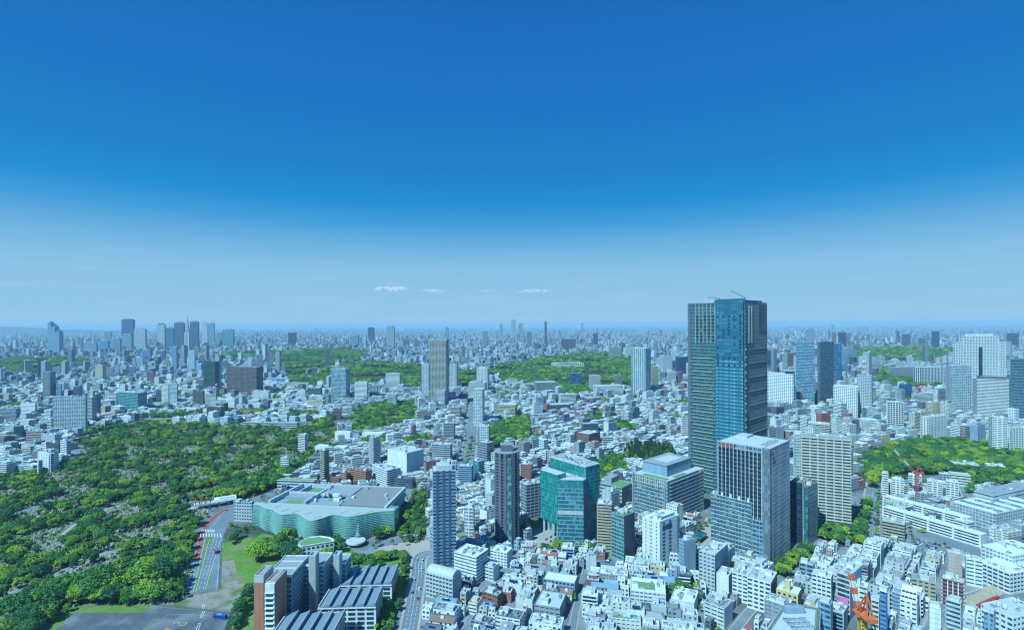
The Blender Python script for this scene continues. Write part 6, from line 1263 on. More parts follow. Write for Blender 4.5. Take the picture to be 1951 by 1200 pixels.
def gable_roof(mb, w, d, z, hh, ov=.5, hip=0.):
    along = w >= d; a, b = (w, d) if along else (d, w); a = a / 2 + ov; b = b / 2 + ov; T_ = (lambda p: p) if along else (lambda p: (-p[1], p[0], p[2]))
    e = a * hip
    A0, A1, A2, A3 = (-a, -b, z), (a, -b, z), (a, b, z), (-a, b, z); R0, R1 = (-a + e, 0, z + hh), (a - e, 0, z + hh)
    i = len(mb.v); mb.v += [T_(p) for p in (A0, A1, A2, A3, R0, R1)]; mb.f += [(i, i + 1, i + 5, i + 4), (i + 2, i + 3, i + 4, i + 5), (i + 1, i + 2, i + 5), (i + 3, i, i + 4), (i + 3, i + 2, i + 1, i)]; mb.m += [0, 0, 0 if hip else 1, 0 if hip else 1, 0]
def house(idx, l):
    x, y, w, d, h, a, ck, kind, _ = l; rg = random.Random(idx * 13 + 5); wall = WALL[WKEY[ck]]; nf = max(1, round(h / 3.0)); fh = h / nf; px = pix(x, y, 0); roofname = None
    cat = 'house' if kind == 'gable' or nf <= 3 else A; root = thing('house' if cat == 'house' else 'apartment_building', '', cat, (x, y, 0), a)
    if kind == 'bands':
        if rg.random() < .5:
            rect_facade(root, w - .8, d - .8, 0, h, nf, WKEY[ck], GL[rg.choice(('dark', 'dark', 'pale', 'blue'))], rg.uniform(.48, .7), .35, rg.choice((2.6, 3.4, 4.5, 6)), rg.uniform(.7, 1.7), joined=True, blank=rg.choice(('', 'R', 'F', 'F', 'L')))
        else:
            MB().box(-w / 2, w / 2, -d / 2, d / 2, 0, h).build('wall', wall, root); side = rg.choice('FLF'); n = MB()
            bl = MB(); 
            if side == 'F': bl.box(-w * .46, w * .46, -d / 2 - 1.3, -d / 2 + .1, 0, .2); bl.box(-w * .46, w * .46, -d / 2 - 1.35, -d / 2 - 1.2, .2, 1.15)
            else: bl.box(-w / 2 - 1.3, -w / 2 + .1, -d * .46, d * .46, 0, .2); bl.box(-w / 2 - 1.35, -w / 2 - 1.2, -d * .46, d * .46, .2, 1.15)
            bm = bl.mesh('balcony', WALL[rg.choice(('white', 'lgrey', WKEY[ck], 'bluegrey'))])
            for i in range(1, nf): put('balcony', bm, root, (0, 0, i * fh))
            for i in range(nf):
                if side == 'F': n.box(-w * .44, w * .44, -d / 2 - .06, -d / 2 + .05, i * fh + .3, i * fh + 2.3)
                else: n.box(-w / 2 - .06, -w / 2 + .05, -d * .44, d * .44, i * fh + .3, i * fh + 2.3)
                for k in range(max(1, int((d if side == 'F' else w) / 4))):
                    t = (k + .5) / max(1, int((d if side == 'F' else w) / 4)) - .5
                    if side == 'F': n.box(-w / 2 - .07, -w / 2 + .05, t * d - .6, t * d + .6, i * fh + .9, i * fh + 2.2)
                    else: n.box(t * w - .6, t * w + .6, -d / 2 - .07, -d / 2 + .05, i * fh + .9, i * fh + 2.2)
            n.build('windows', GL['dark'], root, kind='stuff')
    else:
        MB().box(-w / 2, w / 2, -d / 2, d / 2, 0, h).build('wall', wall, root); n = MB()
        for i in range(nf):
            for (L_, ax) in ((w, 0), (d, 1)):
                nb = max(1, int(L_ / 3.2))
                for k in range(nb):
                    if rg.random() < (.2 if ax == 0 else .5): continue
                    t = ((k + .5) / nb - .5) * L_; ww = rg.uniform(.5, 1.1); z0 = i * fh + rg.uniform(.6, 1.0); z1 = i * fh + rg.uniform(2.1, 2.5)
                    for s in (-1, 1):
                        if ax == 0: e = s * d / 2; n.box(t - ww, t + ww, e - .08, e + .08, z0, z1); n.box(t - ww - .12, t + ww + .12, e - .05, e + .05, z0 - .12, z1 + .12, 1)
                        else: e = s * w / 2; n.box(e - .08, e + .08, t - ww, t + ww, z0, z1); n.box(e - .05, e + .05, t - ww - .12, t + ww + .12, z0 - .12, z1 + .12, 1)
        n.build('windows', [GL['dark'], WALL['lgrey']], root, kind='stuff')
    if kind == 'gable':
        rn, rm = rg.choice(GROOF); m = MB(); hip = rg.choice((0, 0, .45)); gable_roof(m, w, d, h, min(w, d) * rg.uniform(.2, .32), .55, hip); m.build('roof', [ROOF[rm], wall], root); feat = rn + (' hipped roof' if hip else ' gable roof')
        if rg.random() < .3: MB().box(-1.2, 1.2, -.9, .9, 0, 2.6 + h * .0).build('dormer', wall, root, (0, -d * .18, h))
        if rg.random() < .22: MB().box(-w * .2, w * .2, -.05, .05, 0, d * .22).build('solar_panel', MISC['solar'], root, (0, -d * .3, h + .7)); root.children[-1].rotation_euler = (R(-62), 0, 0)
    else:
        rk_ = rg.choice([('white', 'white'), ('pale', 'light'), ('grey', 'grey'), ('pale', 'light'), ('white', 'white'), ('dark', 'dark'), ('mint', 'mint')]); flat_roof(root, w, d, h, ROOF[rk_[1]], wall, rg.uniform(.5, 1.1)); u_ = rg.randint(1, 4) + (2 if w * d > 180 else 0)
        top = 0
        if rg.random() < .4 and h > 8: MB().box(-w * .28, w * .3, -d * .1, d * .42, h + .25, h + 3.2).build('roof_storey', wall, root); MB().box(-w * .3, w * .32, -d * .12, d * .44, h + 3.2, h + 3.5).build('roof_slab', ROOF['light'], root); top = 1
        cl = MB()
        for _k in range(int(5 + w * d / 14)):
            bx_, by_ = rg.uniform(-.44, .44) * w, rg.uniform(-.44, .44) * d; s1, s2 = rg.choice(((.2, .9), (.5, .5), (.9, .2), (.35, 1.6), (1.6, .3))); cl.box(bx_ - s1, bx_ + s1, by_ - s2, by_ + s2, h + .2, h + rg.uniform(.5, 1.3) + (3.2 if top and -w * .28 < bx_ < w * .3 and -d * .1 < by_ < d * .42 else 0), rg.randrange(3))
        for _s in (-1, 1): cl.box(-w / 2 + .1, w / 2 - .1, _s * (d / 2 - .2) - .03, _s * (d / 2 - .2) + .03, h + 1.35, h + 1.42, 1)
        cl.build('roof_clutter', [MISC['duct'], WALL['lgrey'], WALL['dgrey']], root, kind='stuff')
        roof_kit(root, w, d * (.5 if top else 1), h + .25, u_, rg, not top); feat = rk_[0] + (' stepped roof' if top else ' flat roof')
        if rg.random() < .08: MB().box(-w * .38, w * .1, -d * .4, d * .05, h + .3, h + .75).build('roof_garden', ROOF['green'], root); feat = 'planted roof'
        if rg.random() < .12: MB().box(-w * .25, w * .25, -.06, .06, 0, 3).build('solar_panel', MISC['solar'], root, (0, -d * .25, h + .4)); root.children[-1].rotation_euler = (R(-68), 0, 0); feat = 'solar panelled roof'
    word = NUM[min(nf, 13)] + '-storey'
    PEND.append((root, ck + ' ' + word + (' house' if cat == 'house' else ' block') + ' with ' + feat, px, 'small buildings packed between the towers'))
for i in sorted(SINGLE): house(i, LOTS[i])
def give_labels(pend):
    """each label names the look and the nearest landmark; look-alikes by one landmark are told apart by nearness"""
    by = {}
    for o, desc, px, grp in pend:
        lm = min(LM, key=lambda q: (q[1] - px[0]) ** 2 + ((q[2] - px[1]) * 1.5) ** 2); by.setdefault((desc, lm[0]), []).append((((lm[1] - px[0]) ** 2 + (lm[2] - px[1]) ** 2), o, lm, px, grp))
    for (desc, ph), it in by.items():
        it.sort(key=lambda q: q[0])
        for k, (dd, o, lm, px, grp) in enumerate(it):
            if len(it) == 1:
                rel = 'in front of' if px[1] > lm[2] + 25 and abs(px[0] - lm[1]) < 70 else 'behind' if px[1] < lm[2] - 25 and abs(px[0] - lm[1]) < 70 else 'beside' if dd < 60 ** 2 else 'near'
                lab = f'{desc}, {rel} {ph}'
            else: lab = f'{desc}, {ORD[min(k, len(ORD) - 1)]} to {ph}'
            o['label'] = lab; o['group'] = grp
give_labels(PEND)
# ================================================================ trees
def leaf_mat(name, dark, mid, bright):
    m = bpy.data.materials.new(name); n, nn, ll, b = nodes(m); oi = nn.new('ShaderNodeObjectInfo'); b.inputs['Roughness'].default_value = .65; b.inputs['Specular IOR Level'].default_value = .25
    rp = nn.new('ShaderNodeValToRGB'); e = rp.color_ramp.elements; e[0].position = 0; e[0].color = (*dark, 1); e[1].position = 1; e[1].color = (*bright, 1); k = e.new(.55); k.color = (*mid, 1); k = e.new(.84); k.color = tuple((a + c) / 2 for a, c in zip(mid, bright)) + (1,)
    ll.new(oi.outputs['Random'], rp.inputs[0]); t = nn.new('ShaderNodeTexCoord'); no = nn.new('ShaderNodeTexNoise'); no.inputs['Scale'].default_value = .9; no.inputs['Detail'].default_value = 3; ll.new(t.outputs['Object'], no.inputs[0])
    mr = nn.new('ShaderNodeMapRange'); mr.inputs[1].default_value = .3; mr.inputs[2].default_value = .7; mr.inputs[3].default_value = .7; mr.inputs[4].default_value = 1.35; ll.new(no.outputs[0], mr.inputs[0])
    sc_ = nn.new('ShaderNodeVectorMath'); sc_.operation = 'SCALE'; ll.new(rp.outputs[0], sc_.inputs[0]); ll.new(mr.outputs[0], sc_.inputs['Scale']); ll.new(sc_.outputs[0], b.inputs['Base Color'])
    tr = nn.new('ShaderNodeBsdfTranslucent'); ll.new(sc_.outputs[0], tr.inputs[0]); mx = nn.new('ShaderNodeMixShader'); mx.inputs[0].default_value = .3; ll.new(b.outputs[0], mx.inputs[1]); ll.new(tr.outputs[0], mx.inputs[2]); ll.new(mx.outputs[0], nn['Material Output'].inputs[0])
    return m
M_LEAF = leaf_mat('leaves', (.04, .175, .085), (.095, .3, .07), (.36, .56, .06)); M_CON = leaf_mat('conifer_needles', (.016, .08, .05), (.03, .13, .055), (.06, .18, .05))
M_BARK = paint('bark', (.09, .07, .05), .9, .3, 1.)
def crown_mesh(name, seed, rx, rz, zc, nb, nl, leaf, conifer=False, mat=None):
    rg = np.random.default_rng(seed); v = []; c_ = []
    if conifer:
        for k in range(nb):
            t = rg.random() ** .8; a = rg.random() * 6.283; r_ = rx * (1 - t) * rg.uniform(.55, 1.0) + .2; c_.append((r_ * math.cos(a), r_ * math.sin(a), zc - rz + 2 * rz * t, rx * .26 * (1.15 - .7 * t)))
    else:
        for k in range(nb):
            z = rg.uniform(-.55, 1); a = rg.random() * 6.283; q = math.sqrt(max(0, 1 - z * z)); rr = rg.uniform(.45, .95); c_.append((rx * q * math.cos(a) * rr, rx * q * math.sin(a) * rr, zc + rz * z * rr, rx * rg.uniform(.15, .32)))
    per = max(6, nl // nb)
    for (x, y, z, r_) in c_:
        n = rg.normal(size=(per, 3)); n[:, 2] = np.abs(n[:, 2]) * .9 - .25; n /= np.linalg.norm(n, axis=1)[:, None]
        p = np.array([x, y, z]) + n * r_ * rg.uniform(.75, 1.05, (per, 1)) * np.array([1, 1, .75])
        nr = n * .9 + rg.normal(size=(per, 3)) * .42 + np.array([0, 0, .25]); nr /= np.linalg.norm(nr, axis=1)[:, None]
        up = rg.normal(size=(per, 3)); t1 = np.cross(nr, up); t1 /= np.linalg.norm(t1, axis=1)[:, None] + 1e-9; t2 = np.cross(nr, t1); s = leaf * rg.uniform(.6, 1.25, (per, 1))
        v.append(np.stack([p - t1 * s - t2 * s * .3, p + t2 * s * .8 - t1 * s * .1, p + t1 * s + t2 * s * .2, p - t2 * s * .8], 1))
    v = np.concatenate(v).reshape(-1, 3); nf = len(v) // 4; me = bpy.data.meshes.new(name); me.from_pydata(v.tolist(), [], np.arange(nf * 4).reshape(-1, 4).tolist()); me.materials.append(mat or (M_CON if conifer else M_LEAF)); return me
def trunk_mesh(name, h, r_, seed, limbs=5):
    rg = random.Random(seed); m = MB(); m.cyl(0, 0, -.3, h, r_, r_ * .6, 7)
    for k in range(limbs): a = k * 6.283 / limbs + rg.random(); m.bar((0, 0, h * rg.uniform(.6, .95)), (math.cos(a) * h * .45, math.sin(a) * h * .45, h * rg.uniform(1.15, 1.5)), r_ * .6)
    return m.mesh(name, M_BARK)
SPEC = [('broad', crown_mesh('crown', 1, 6.0, 4.2, 7.2, 62, 3000, .5), trunk_mesh('trunk', 5, .45, 1)), ('round', crown_mesh('crown', 2, 4.8, 4.4, 7.0, 50, 2500, .46), trunk_mesh('trunk', 4.6, .36, 2)), ('spreading', crown_mesh('crown', 3, 7.6, 3.6, 7.0, 80, 3600, .52), trunk_mesh('trunk', 5, .5, 3)),
        ('upright', crown_mesh('crown', 4, 3.2, 5.2, 7.4, 24, 1800, .45), trunk_mesh('trunk', 4.2, .3, 4)), ('conical', crown_mesh('crown', 5, 3.0, 6.5, 7.8, 46, 1800, .45, True), trunk_mesh('trunk', 6, .3, 5, 0)), ('low', crown_mesh('shrub', 6, 2.6, 1.5, 1.5, 16, 900, .38), None)]
INSTCOL = bpy.data.collections.new('tree_kinds')      # not linked to the scene: only the source of the wood's instances
for k, (nm, cm_, tm_) in enumerate(SPEC):
    o = bpy.data.objects.new('%d_tree_kind' % k, cm_); INSTCOL.objects.link(o)
def wood(name, pts, scl, kinds, label):
    """a mass of trees nobody could count, scattered by geometry nodes"""
    me = bpy.data.meshes.new(name); me.vertices.add(len(pts)); me.vertices.foreach_set('co', np.asarray(pts, np.float32).ravel())
    for nm, tp, dat, key in (('tree_scale', 'FLOAT', scl, 'value'), ('tree_kind', 'INT', kinds, 'value'), ('tree_turn', 'FLOAT', RNG.uniform(0, 6.28, len(pts)), 'value')):
        at = me.attributes.new(nm, tp, 'POINT'); at.data.foreach_set(key, np.asarray(dat, np.int32 if tp == 'INT' else np.float32))
    o = bpy.data.objects.new(name, me); COL.objects.link(o); tag(o, label, None, None, 'stuff')
    ng = bpy.data.node_groups.new(name + '_scatter', 'GeometryNodeTree'); ng.interface.new_socket('Geometry', in_out='INPUT', socket_type='NodeSocketGeometry'); ng.interface.new_socket('Geometry', in_out='OUTPUT', socket_type='NodeSocketGeometry')
    A_ = ng.nodes.new; gi = A_('NodeGroupInput'); go = A_('NodeGroupOutput'); mp = A_('GeometryNodeMeshToPoints'); ip = A_('GeometryNodeInstanceOnPoints'); ci = A_('GeometryNodeCollectionInfo'); ci.inputs['Collection'].default_value = INSTCOL; ci.inputs['Separate Children'].default_value = True; ci.inputs['Reset Children'].default_value = True
    def at_(nm, tp): k = A_('GeometryNodeInputNamedAttribute'); k.data_type = tp; k.inputs['Name'].default_value = nm; return [q for q in k.outputs if q.enabled and q.name == 'Attribute'][0]
    cx = A_('ShaderNodeCombineXYZ'); ll = ng.links.new; ll(gi.outputs[0], mp.inputs['Mesh']); ll(mp.outputs[0], ip.inputs['Points']); ll(ci.outputs[0], ip.inputs['Instance']); ip.inputs['Pick Instance'].default_value = True
    ll(at_('tree_kind', 'INT'), ip.inputs['Instance Index']); ll(at_('tree_turn', 'FLOAT'), cx.inputs[2]); ll(cx.outputs[0], ip.inputs['Rotation']); ll(at_('tree_scale', 'FLOAT'), ip.inputs['Scale']); ll(ip.outputs[0], go.inputs[0])
    md = o.modifiers.new('scatter', 'NODES'); md.node_group = ng; return o
TREES = []                                           # x, y, scale, kind, where
def noise2(x, y, s):                                 # cheap smooth noise for glades and clumps
    return .5 + .25 * (np.sin(x / s + 1.3 * np.sin(y / s * .7)) + np.sin(y / s * 1.13 + 1.7 * np.sin(x / s * .83 + 2)))
def plant(key, spacing, cover, size, kinds, clump=0., far=0.):
    poly = PARKS[key]; p = np.array(poly); x0, y0 = p.min(0); x1, y1 = p.max(0); y = y0
    while y < y1:
        sp = max(spacing, y * far); n = int((x1 - x0) / sp) + 1; x = x0 + (np.arange(n) + RNG.uniform(-.45, .45, n)) * sp; yy = y + RNG.uniform(-.45, .45, n) * sp
        k = inpoly(x, yy, poly) & (RNG.random(n) < cover)
        if clump: k &= noise2(x, yy, clump) > RNG.uniform(.27, .78, n)
        for a, b in zip(x[k], yy[k]): TREES.append((a, b, RNG.uniform(*size) * sp / spacing, int(RNG.choice(kinds)), key))
        y += sp * .9
n0 = len(TREES)
plant('cemetery', 6.8, .9, (.45, 1.1), [0, 0, 1, 2, 1, 3], 15.); plant('cemetery', 6, .45, (.5, 1.1), [5]); plant('bank', 7.5, .97, (.9, 1.4), [0, 1, 1])
for key, sp, sz in (('yoyogi', 9, (.9, 1.3)), ('gyoen', 9, (.9, 1.3)), ('gaien', 9, (.8, 1.3)), ('palace', 9, (.8, 1.3)), ('imperial', 9, (.9, 1.3)), ('imperial2', 9, (.9, 1.3))): plant(key, sp, .93, (.55, 1.45), [0, 0, 1, 2, 2], 75., .0044)
for _k in [q for q in PARKS if q.startswith('pocket')]: plant(_k, 8, .95, (.6, 1.25), [0, 1, 2, 1])
plant('shrine', 9, .92, (.55, 1.5), [0, 0, 1, 2, 2]); plant('aoyama', 9, .75, (.7, 1.2), [0, 1, 2], 20.); plant('grove', 8, .9, (.8, 1.3), [0, 1, 2]); plant('grove2', 6.5, .95, (.9, 1.3), [4, 4, 4, 3]); plant('grove3', 8.5, .9, (.8, 1.3), [0, 1, 2, 1])
plant('garden', 8, .5, (.5, .9), [0, 1, 1, 2, 5], 12.); plant('garden2', 7, .8, (.5, .9), [0, 1, 3, 5]); plant('verge', 5.5, .75, (.45, .7), [1, 5, 3, 1]); plant('slope', 7, .95, (.6, .95), [0, 1]); plant('midgreen', 7, .85, (.6, 1.0), [0, 1])
# keep trees off roads, yards and buildings
road_free = OCC.copy()
ROADS = [[(-30, 1150), (60, 1118), (130, 1086), (180, 1058), (235, 1044), (300, 1030), (368, 1010)], [(-20, 982), (35, 977), (72, 964), (110, 948)], [(118, 1018), (150, 994), (190, 974), (230, 962)], [(300, 968), (350, 967), (394, 966), (450, 957)]]
def near_road(x, y):
    for rd in ROADS:
        P = [G(*p) for p in rd]
        for a, b in zip(P, P[1:]):
            ax, ay = a; bx_, by = b; t = max(0, min(1, ((x - ax) * (bx_ - ax) + (y - ay) * (by - ay)) / ((bx_ - ax) ** 2 + (by - ay) ** 2)))
            if (ax + t * (bx_ - ax) - x) ** 2 + (ay + t * (by - ay) - y) ** 2 < 49: return True
    return False
FOOT = [(o.location.x, o.location.y) for o in COL.objects if o.parent is None and o.type == 'EMPTY' and o.location.y < 1100]
TREES = [t for t in TREES if t[1] > 1100 or not near_road(t[0], t[1])]
# hand placed groups read off the photograph: pixel of the foot, scale, kind
def row(px0, px1, n, s, kinds, key, jit=1.5):
    for i in range(n):
        t = i / max(1, n - 1); x, y = G(px0[0] + (px1[0] - px0[0]) * t + random.uniform(-jit, jit), px0[1] + (px1[1] - px0[1]) * t + random.uniform(-jit, jit)); TREES.append((x, y, s * random.uniform(.8, 1.2), random.choice(kinds), key))
row((536, 925), (470, 938), 7, 1.3, [1, 3], 'museum'); row((430, 952), (530, 900), 9, 1.5, [1, 0], 'museum'); row((560, 900), (640, 855), 14, 1.1, [0, 1], 'museum')
row((548, 1024), (560, 1024), 2, .9, [1], 'museum'); row((640, 1024), (648, 1050), 4, 1.0, [1, 0], 'museum'); row((716, 1028), (736, 1022), 4, 1.0, [0, 1], 'museum'); row((710, 1046), (722, 1040), 3, .62, [3], 'museum'); row((748, 1040), (770, 1040), 2, .62, [3], 'museum')
row((492, 1066), (556, 1066), 7, 1.35, [2, 0], 'museum'); row((498, 1052), (536, 1040), 5, 1.0, [0, 1], 'museum'); row((672, 1074), (768, 1064), 12, .75, [0, 2, 1], 'museum'); row((440, 1036), (452, 1026), 3, .9, [1], 'museum')
row((286, 1138), (300, 1142), 2, 1.5, [2], 'cemetery'); row((150, 1140), (190, 1120), 5, 1.4, [2, 0], 'cemetery'); row((20, 1180), (110, 1150), 8, 1.3, [2, 0], 'cemetery'); row((345, 1040), (330, 1130), 10, .9, [0, 1], 'cemetery'); row((0, 1215), (60, 1190), 5, 1.3, [0, 2], 'cemetery')
row((447, 1195), (475, 1130), 8, .9, [0, 1], 'lawn'); row((1640, 1040), (1652, 960), 14, 1.0, [0, 1], 'street'); row((1676, 935), (1670, 1020), 9, .7, [1, 3], 'street'); row((1660, 920), (1655, 900), 3, 1.2, [0], 'street')
row((1030, 1058), (1062, 1052), 5, .9, [0, 1], 'plaza'); row((1078, 1056), (1125, 1050), 6, .85, [1, 0], 'plaza'); row((996, 1012), (1030, 1000), 6, .8, [1, 0], 'plaza'); row((1335, 1010), (1362, 990), 4, .6, [1], 'plaza'); row((1330, 1040), (1350, 1060), 3, .5, [3], 'plaza')
row((1283, 1138), (1305, 1128), 4, .95, [0, 2], 'houses'); row((1322, 1128), (1336, 1124), 2, .9, [1], 'houses'); row((1078, 1150), (1092, 1144), 2, .8, [1], 'houses'); row((1250, 1192), (1268, 1186), 3, .7, [0], 'houses'); row((1330, 1150), (1334, 1165), 2, .6, [3], 'houses'); row((1226, 1150), (1236, 1146), 2, .55, [1], 'houses')
row((930, 1042), (944, 1034), 3, .7, [1], 'houses'); row((832, 1145), (838, 1138), 2, .6, [1], 'houses'); row((1745, 1030), (1880, 1062), 18, .38, [5, 5, 3], 'car park'); row((1700, 1000), (1702, 996), 1, .9, [1], 'car park'); row((1735, 1005), (1738, 1035), 5, .5, [3], 'car park'); row((1752, 976), (1790, 988), 6, .5, [5, 1], 'car park')
row((1895, 1060), (1925, 1052), 3, .8, [1], 'street'); row((888, 890), (900, 840), 8, .8, [1], 'avenue'); row((1510, 1075), (1530, 1062), 3, .9, [0], 'street'); row((1845, 940), (1890, 930), 6, 1.0, [0, 1], 'street')
# stray garden trees among the packed houses
free_cells = np.argwhere(OCC == 0); _fx = GX0 + free_cells[:, 1] * GC; _fy = GY0 + free_cells[:, 0] * GC; free_cells = free_cells[(np.abs(_fx) < _fy * 1.0) & (noise2(_fx, _fy, 60.) > .42)]; pick = free_cells[RNG.choice(len(free_cells), min(9000, len(free_cells)), replace=False)]
for iy, ix in pick:
    x = GX0 + ix * GC; y = GY0 + iy * GC
    if y < 420 and abs(x) > 420: continue
    ss = RNG.uniform(.25, .5) * (1 if y < 750 else 1.5); r_ = int(ss * 4 / GC) + 1; sub = OCC[max(0, iy - r_):iy + r_ + 1, max(0, ix - r_):ix + r_ + 1]
    if not (sub > 0).any() or RNG.random() < .1: TREES.append((x, y, ss, int(RNG.choice([0, 1, 1, 3, 5])), 'town'))
n = 5200; yy = 1500 * np.exp(RNG.random(n) * 1.5); xx = RNG.uniform(-1, 1, n) * yy * 1.02; k = noise2(xx, yy, 190.) > RNG.uniform(.45, .8, n)
for a, b in zip(xx[k], yy[k]): TREES.append((a, b, RNG.uniform(.8, 1.6), int(RNG.choice([0, 1, 2])), 'town'))
row((150, 1148), (285, 1146), 11, 1.25, [2, 0, 1], 'cemetery', 4); row((175, 1128), (240, 1118), 5, 1.6, [2], 'cemetery', 5); row((280, 1124), (300, 1118), 2, 1.9, [2], 'cemetery'); row((60, 1165), (130, 1140), 8, 1.4, [2, 0], 'cemetery', 5); row((250, 1095), (330, 1080), 8, 1.4, [0, 2], 'cemetery', 6)
# the trees that show largest stand singly
def tscore(t):
    x, y = pix(t[0], t[1], 5)
    return t[2] / t[1] * (1 if t[3] != 5 else .3) if (-10 < x < 1961 and y < 1195) else 0
tor = sorted(range(len(TREES)), key=lambda i: -tscore(TREES[i])); TS = set(tor[:280]); TP = []
LM2 = list(LM)
for i in tor[:280]:
    x, y, s, k, key = TREES[i]; nm, cm_, tm_ = SPEC[k]; r = thing('tree', '', 'tree', (x, y, 0), random.uniform(0, 6.28), 'single trees near enough to tell apart'); sz = 'large' if s > 1.15 else 'small' if s < .75 else 'middling'
    c = put('crown', cm_, r); c.scale = (s * random.uniform(.9, 1.1), s * random.uniform(.9, 1.1), s * random.uniform(.85, 1.15))
    if tm_: q = put('trunk', tm_, r); q.scale = (s, s, s)
    where = {'cemetery': 'among the graves', 'museum': 'by the museum', 'lawn': 'beside the lawn', 'street': 'along the street', 'plaza': 'on the plaza', 'houses': 'between the houses', 'shrine': 'in the wood', 'garden': 'in the museum garden', 'garden2': 'on the museum bank', 'verge': 'on the road bank', 'car park': 'by the car park', 'grove3': 'in the grove', 'midgreen': 'round the residence', 'slope': 'at the planted corner', 'town': 'in a yard'}.get(key, 'in the park')
    TP.append((r, f'{sz} {nm} tree {where}', pix(x, y, 0), 'single trees near enough to tell apart'))
LM.extend([('trunk road', 392, 1075), ('asphalt yard', 260, 1185), ('cemetery road bend', 200, 1050), ('sandy footpath', 165, 985), ('left edge road', 30, 976), ('flyover', 370, 957), ('yard lawn', 450, 1070), ('car park', 1810, 1045), ('left bottom corner', 10, 1195), ('upper cemetery hall', 520, 815), ('cemetery middle', 300, 880), ('left cemetery rows', 110, 920), ('round path trees', 260, 968)])
give_labels(TP); LM[:] = LM2
rest_t = [TREES[i] for i in range(len(TREES)) if i not in TS]
wood('woodland', [(t[0], t[1], 0) for t in rest_t], [t[2] for t in rest_t], [t[3] for t in rest_t], 'green trees of the cemetery, parks and gardens too many to count')
# --- graves
gp = PARKS['cemetery']; p = np.array(gp); x0, y0 = p.min(0); x1, y1 = p.max(0); gv = Mass(); xs = []; rr = R(-24)
n = 90000; gx = RNG.uniform(x0, x1, n); gy = RNG.uniform(y0, y1, n); c, s = math.cos(rr), math.sin(rr); ab = np.unique(np.stack([np.round((gx * c + gy * s) / 2.5), np.round((-gx * s + gy * c) / 4.0)], 1), axis=0); a_ = ab[:, 0] * 2.5 + RNG.uniform(-.25, .25, len(ab)); b_ = ab[:, 1] * 4.0 + RNG.uniform(-.3, .3, len(ab)); gx = a_ * c - b_ * s; gy = a_ * s + b_ * c
k = inpoly(gx, gy, gp) & (noise2(gx, gy, 31.) < .86) & (RNG.random(len(gx)) < .85); gx, gy = gx[k], gy[k]; k = np.array([not near_road(a, b) for a, b in zip(gx, gy)]); gx, gy = gx[k], gy[k]; n = len(gx); g_ = RNG.uniform(.3, .62, (n, 1)); col = g_ * np.array([1, 1, .98])
gv.add(boxes(np.stack([gx, gy, RNG.uniform(1.2, 1.7, n), RNG.uniform(1.4, 2.2, n), RNG.uniform(.3, .6, n), np.full(n, rr)], 1), col * .8, np.zeros(n), np.zeros(n), plain=True))
gv.add(boxes(np.stack([gx, gy + .3, RNG.uniform(.5, .8, n), RNG.uniform(.5, .8, n), RNG.uniform(.9, 1.9, n), np.full(n, rr)], 1), col, np.zeros(n), np.full(n, .3), plain=True))
gv.build('gravestones', CM, 'rows of small grey gravestones filling the cemetery')
# ================================================================ vehicles
CARC = {'white': (.75, .75, .74), 'silver': (.45, .47, .49), 'black': (.02, .02, .025), 'dark blue': (.03, .06, .18), 'red': (.45, .03, .03), 'grey': (.2, .21, .22), 'orange': (.7, .25, .03)}
CARM = {}
for cn_, c_ in CARC.items():
    m = MB(); pr = [(-2.15, .35), (2.15, .35), (2.15, .8), (1.25, .92), (.6, 1.42), (-1.3, 1.45), (-2.05, .95)]
    for sgn in (-1, 1):
        i = len(m.v); m.v += [(x, sgn * .85, z) for x, z in pr]; m.f.append(tuple(i + k for k in (range(7) if sgn < 0 else range(6, -1, -1)))); m.m.append(0)
    for k in range(7): m.f.append((k, 7 + k, 7 + (k + 1) % 7, (k + 1) % 7)); m.m.append(1 if k in (3, 5) else 0)
    m.box(-1.1, .5, -.87, .87, .98, 1.34, 1)
    for x in (-1.35, 1.35):
        for y in (-.72, .72):
            i = len(m.v); m.v += [(x + .33 * math.cos(2 * math.pi * q / 8), y + e, .33 + .33 * math.sin(2 * math.pi * q / 8)) for e in (-.14, .14) for q in range(8)]
            for q in range(8): m.f.append((i + q, i + (q + 1) % 8, i + 8 + (q + 1) % 8, i + 8 + q)); m.m.append(2)
            m.f.append(tuple(range(i + 7, i - 1, -1))); m.m.append(2); m.f.append(tuple(range(i + 8, i + 16))); m.m.append(2)
    CARM[cn_] = m.mesh('car', [paint('car_' + cn_, c_, .25, .05, spec=.6), GL['black'], WALL['black']])
CCH = ['white'] * 5 + ['silver'] * 3 + ['black'] * 3 + ['grey'] * 2 + ['dark blue', 'red']
CARS = []
def car(px, ang, c_, label, group, z=.06, world=False):
    x, y = px if world else G(*px); o = put('car', CARM[c_], None, (x, y, z), rz=ang); tag(o, label, 'car', group); CARS.append(o)
rg = random.Random(21)
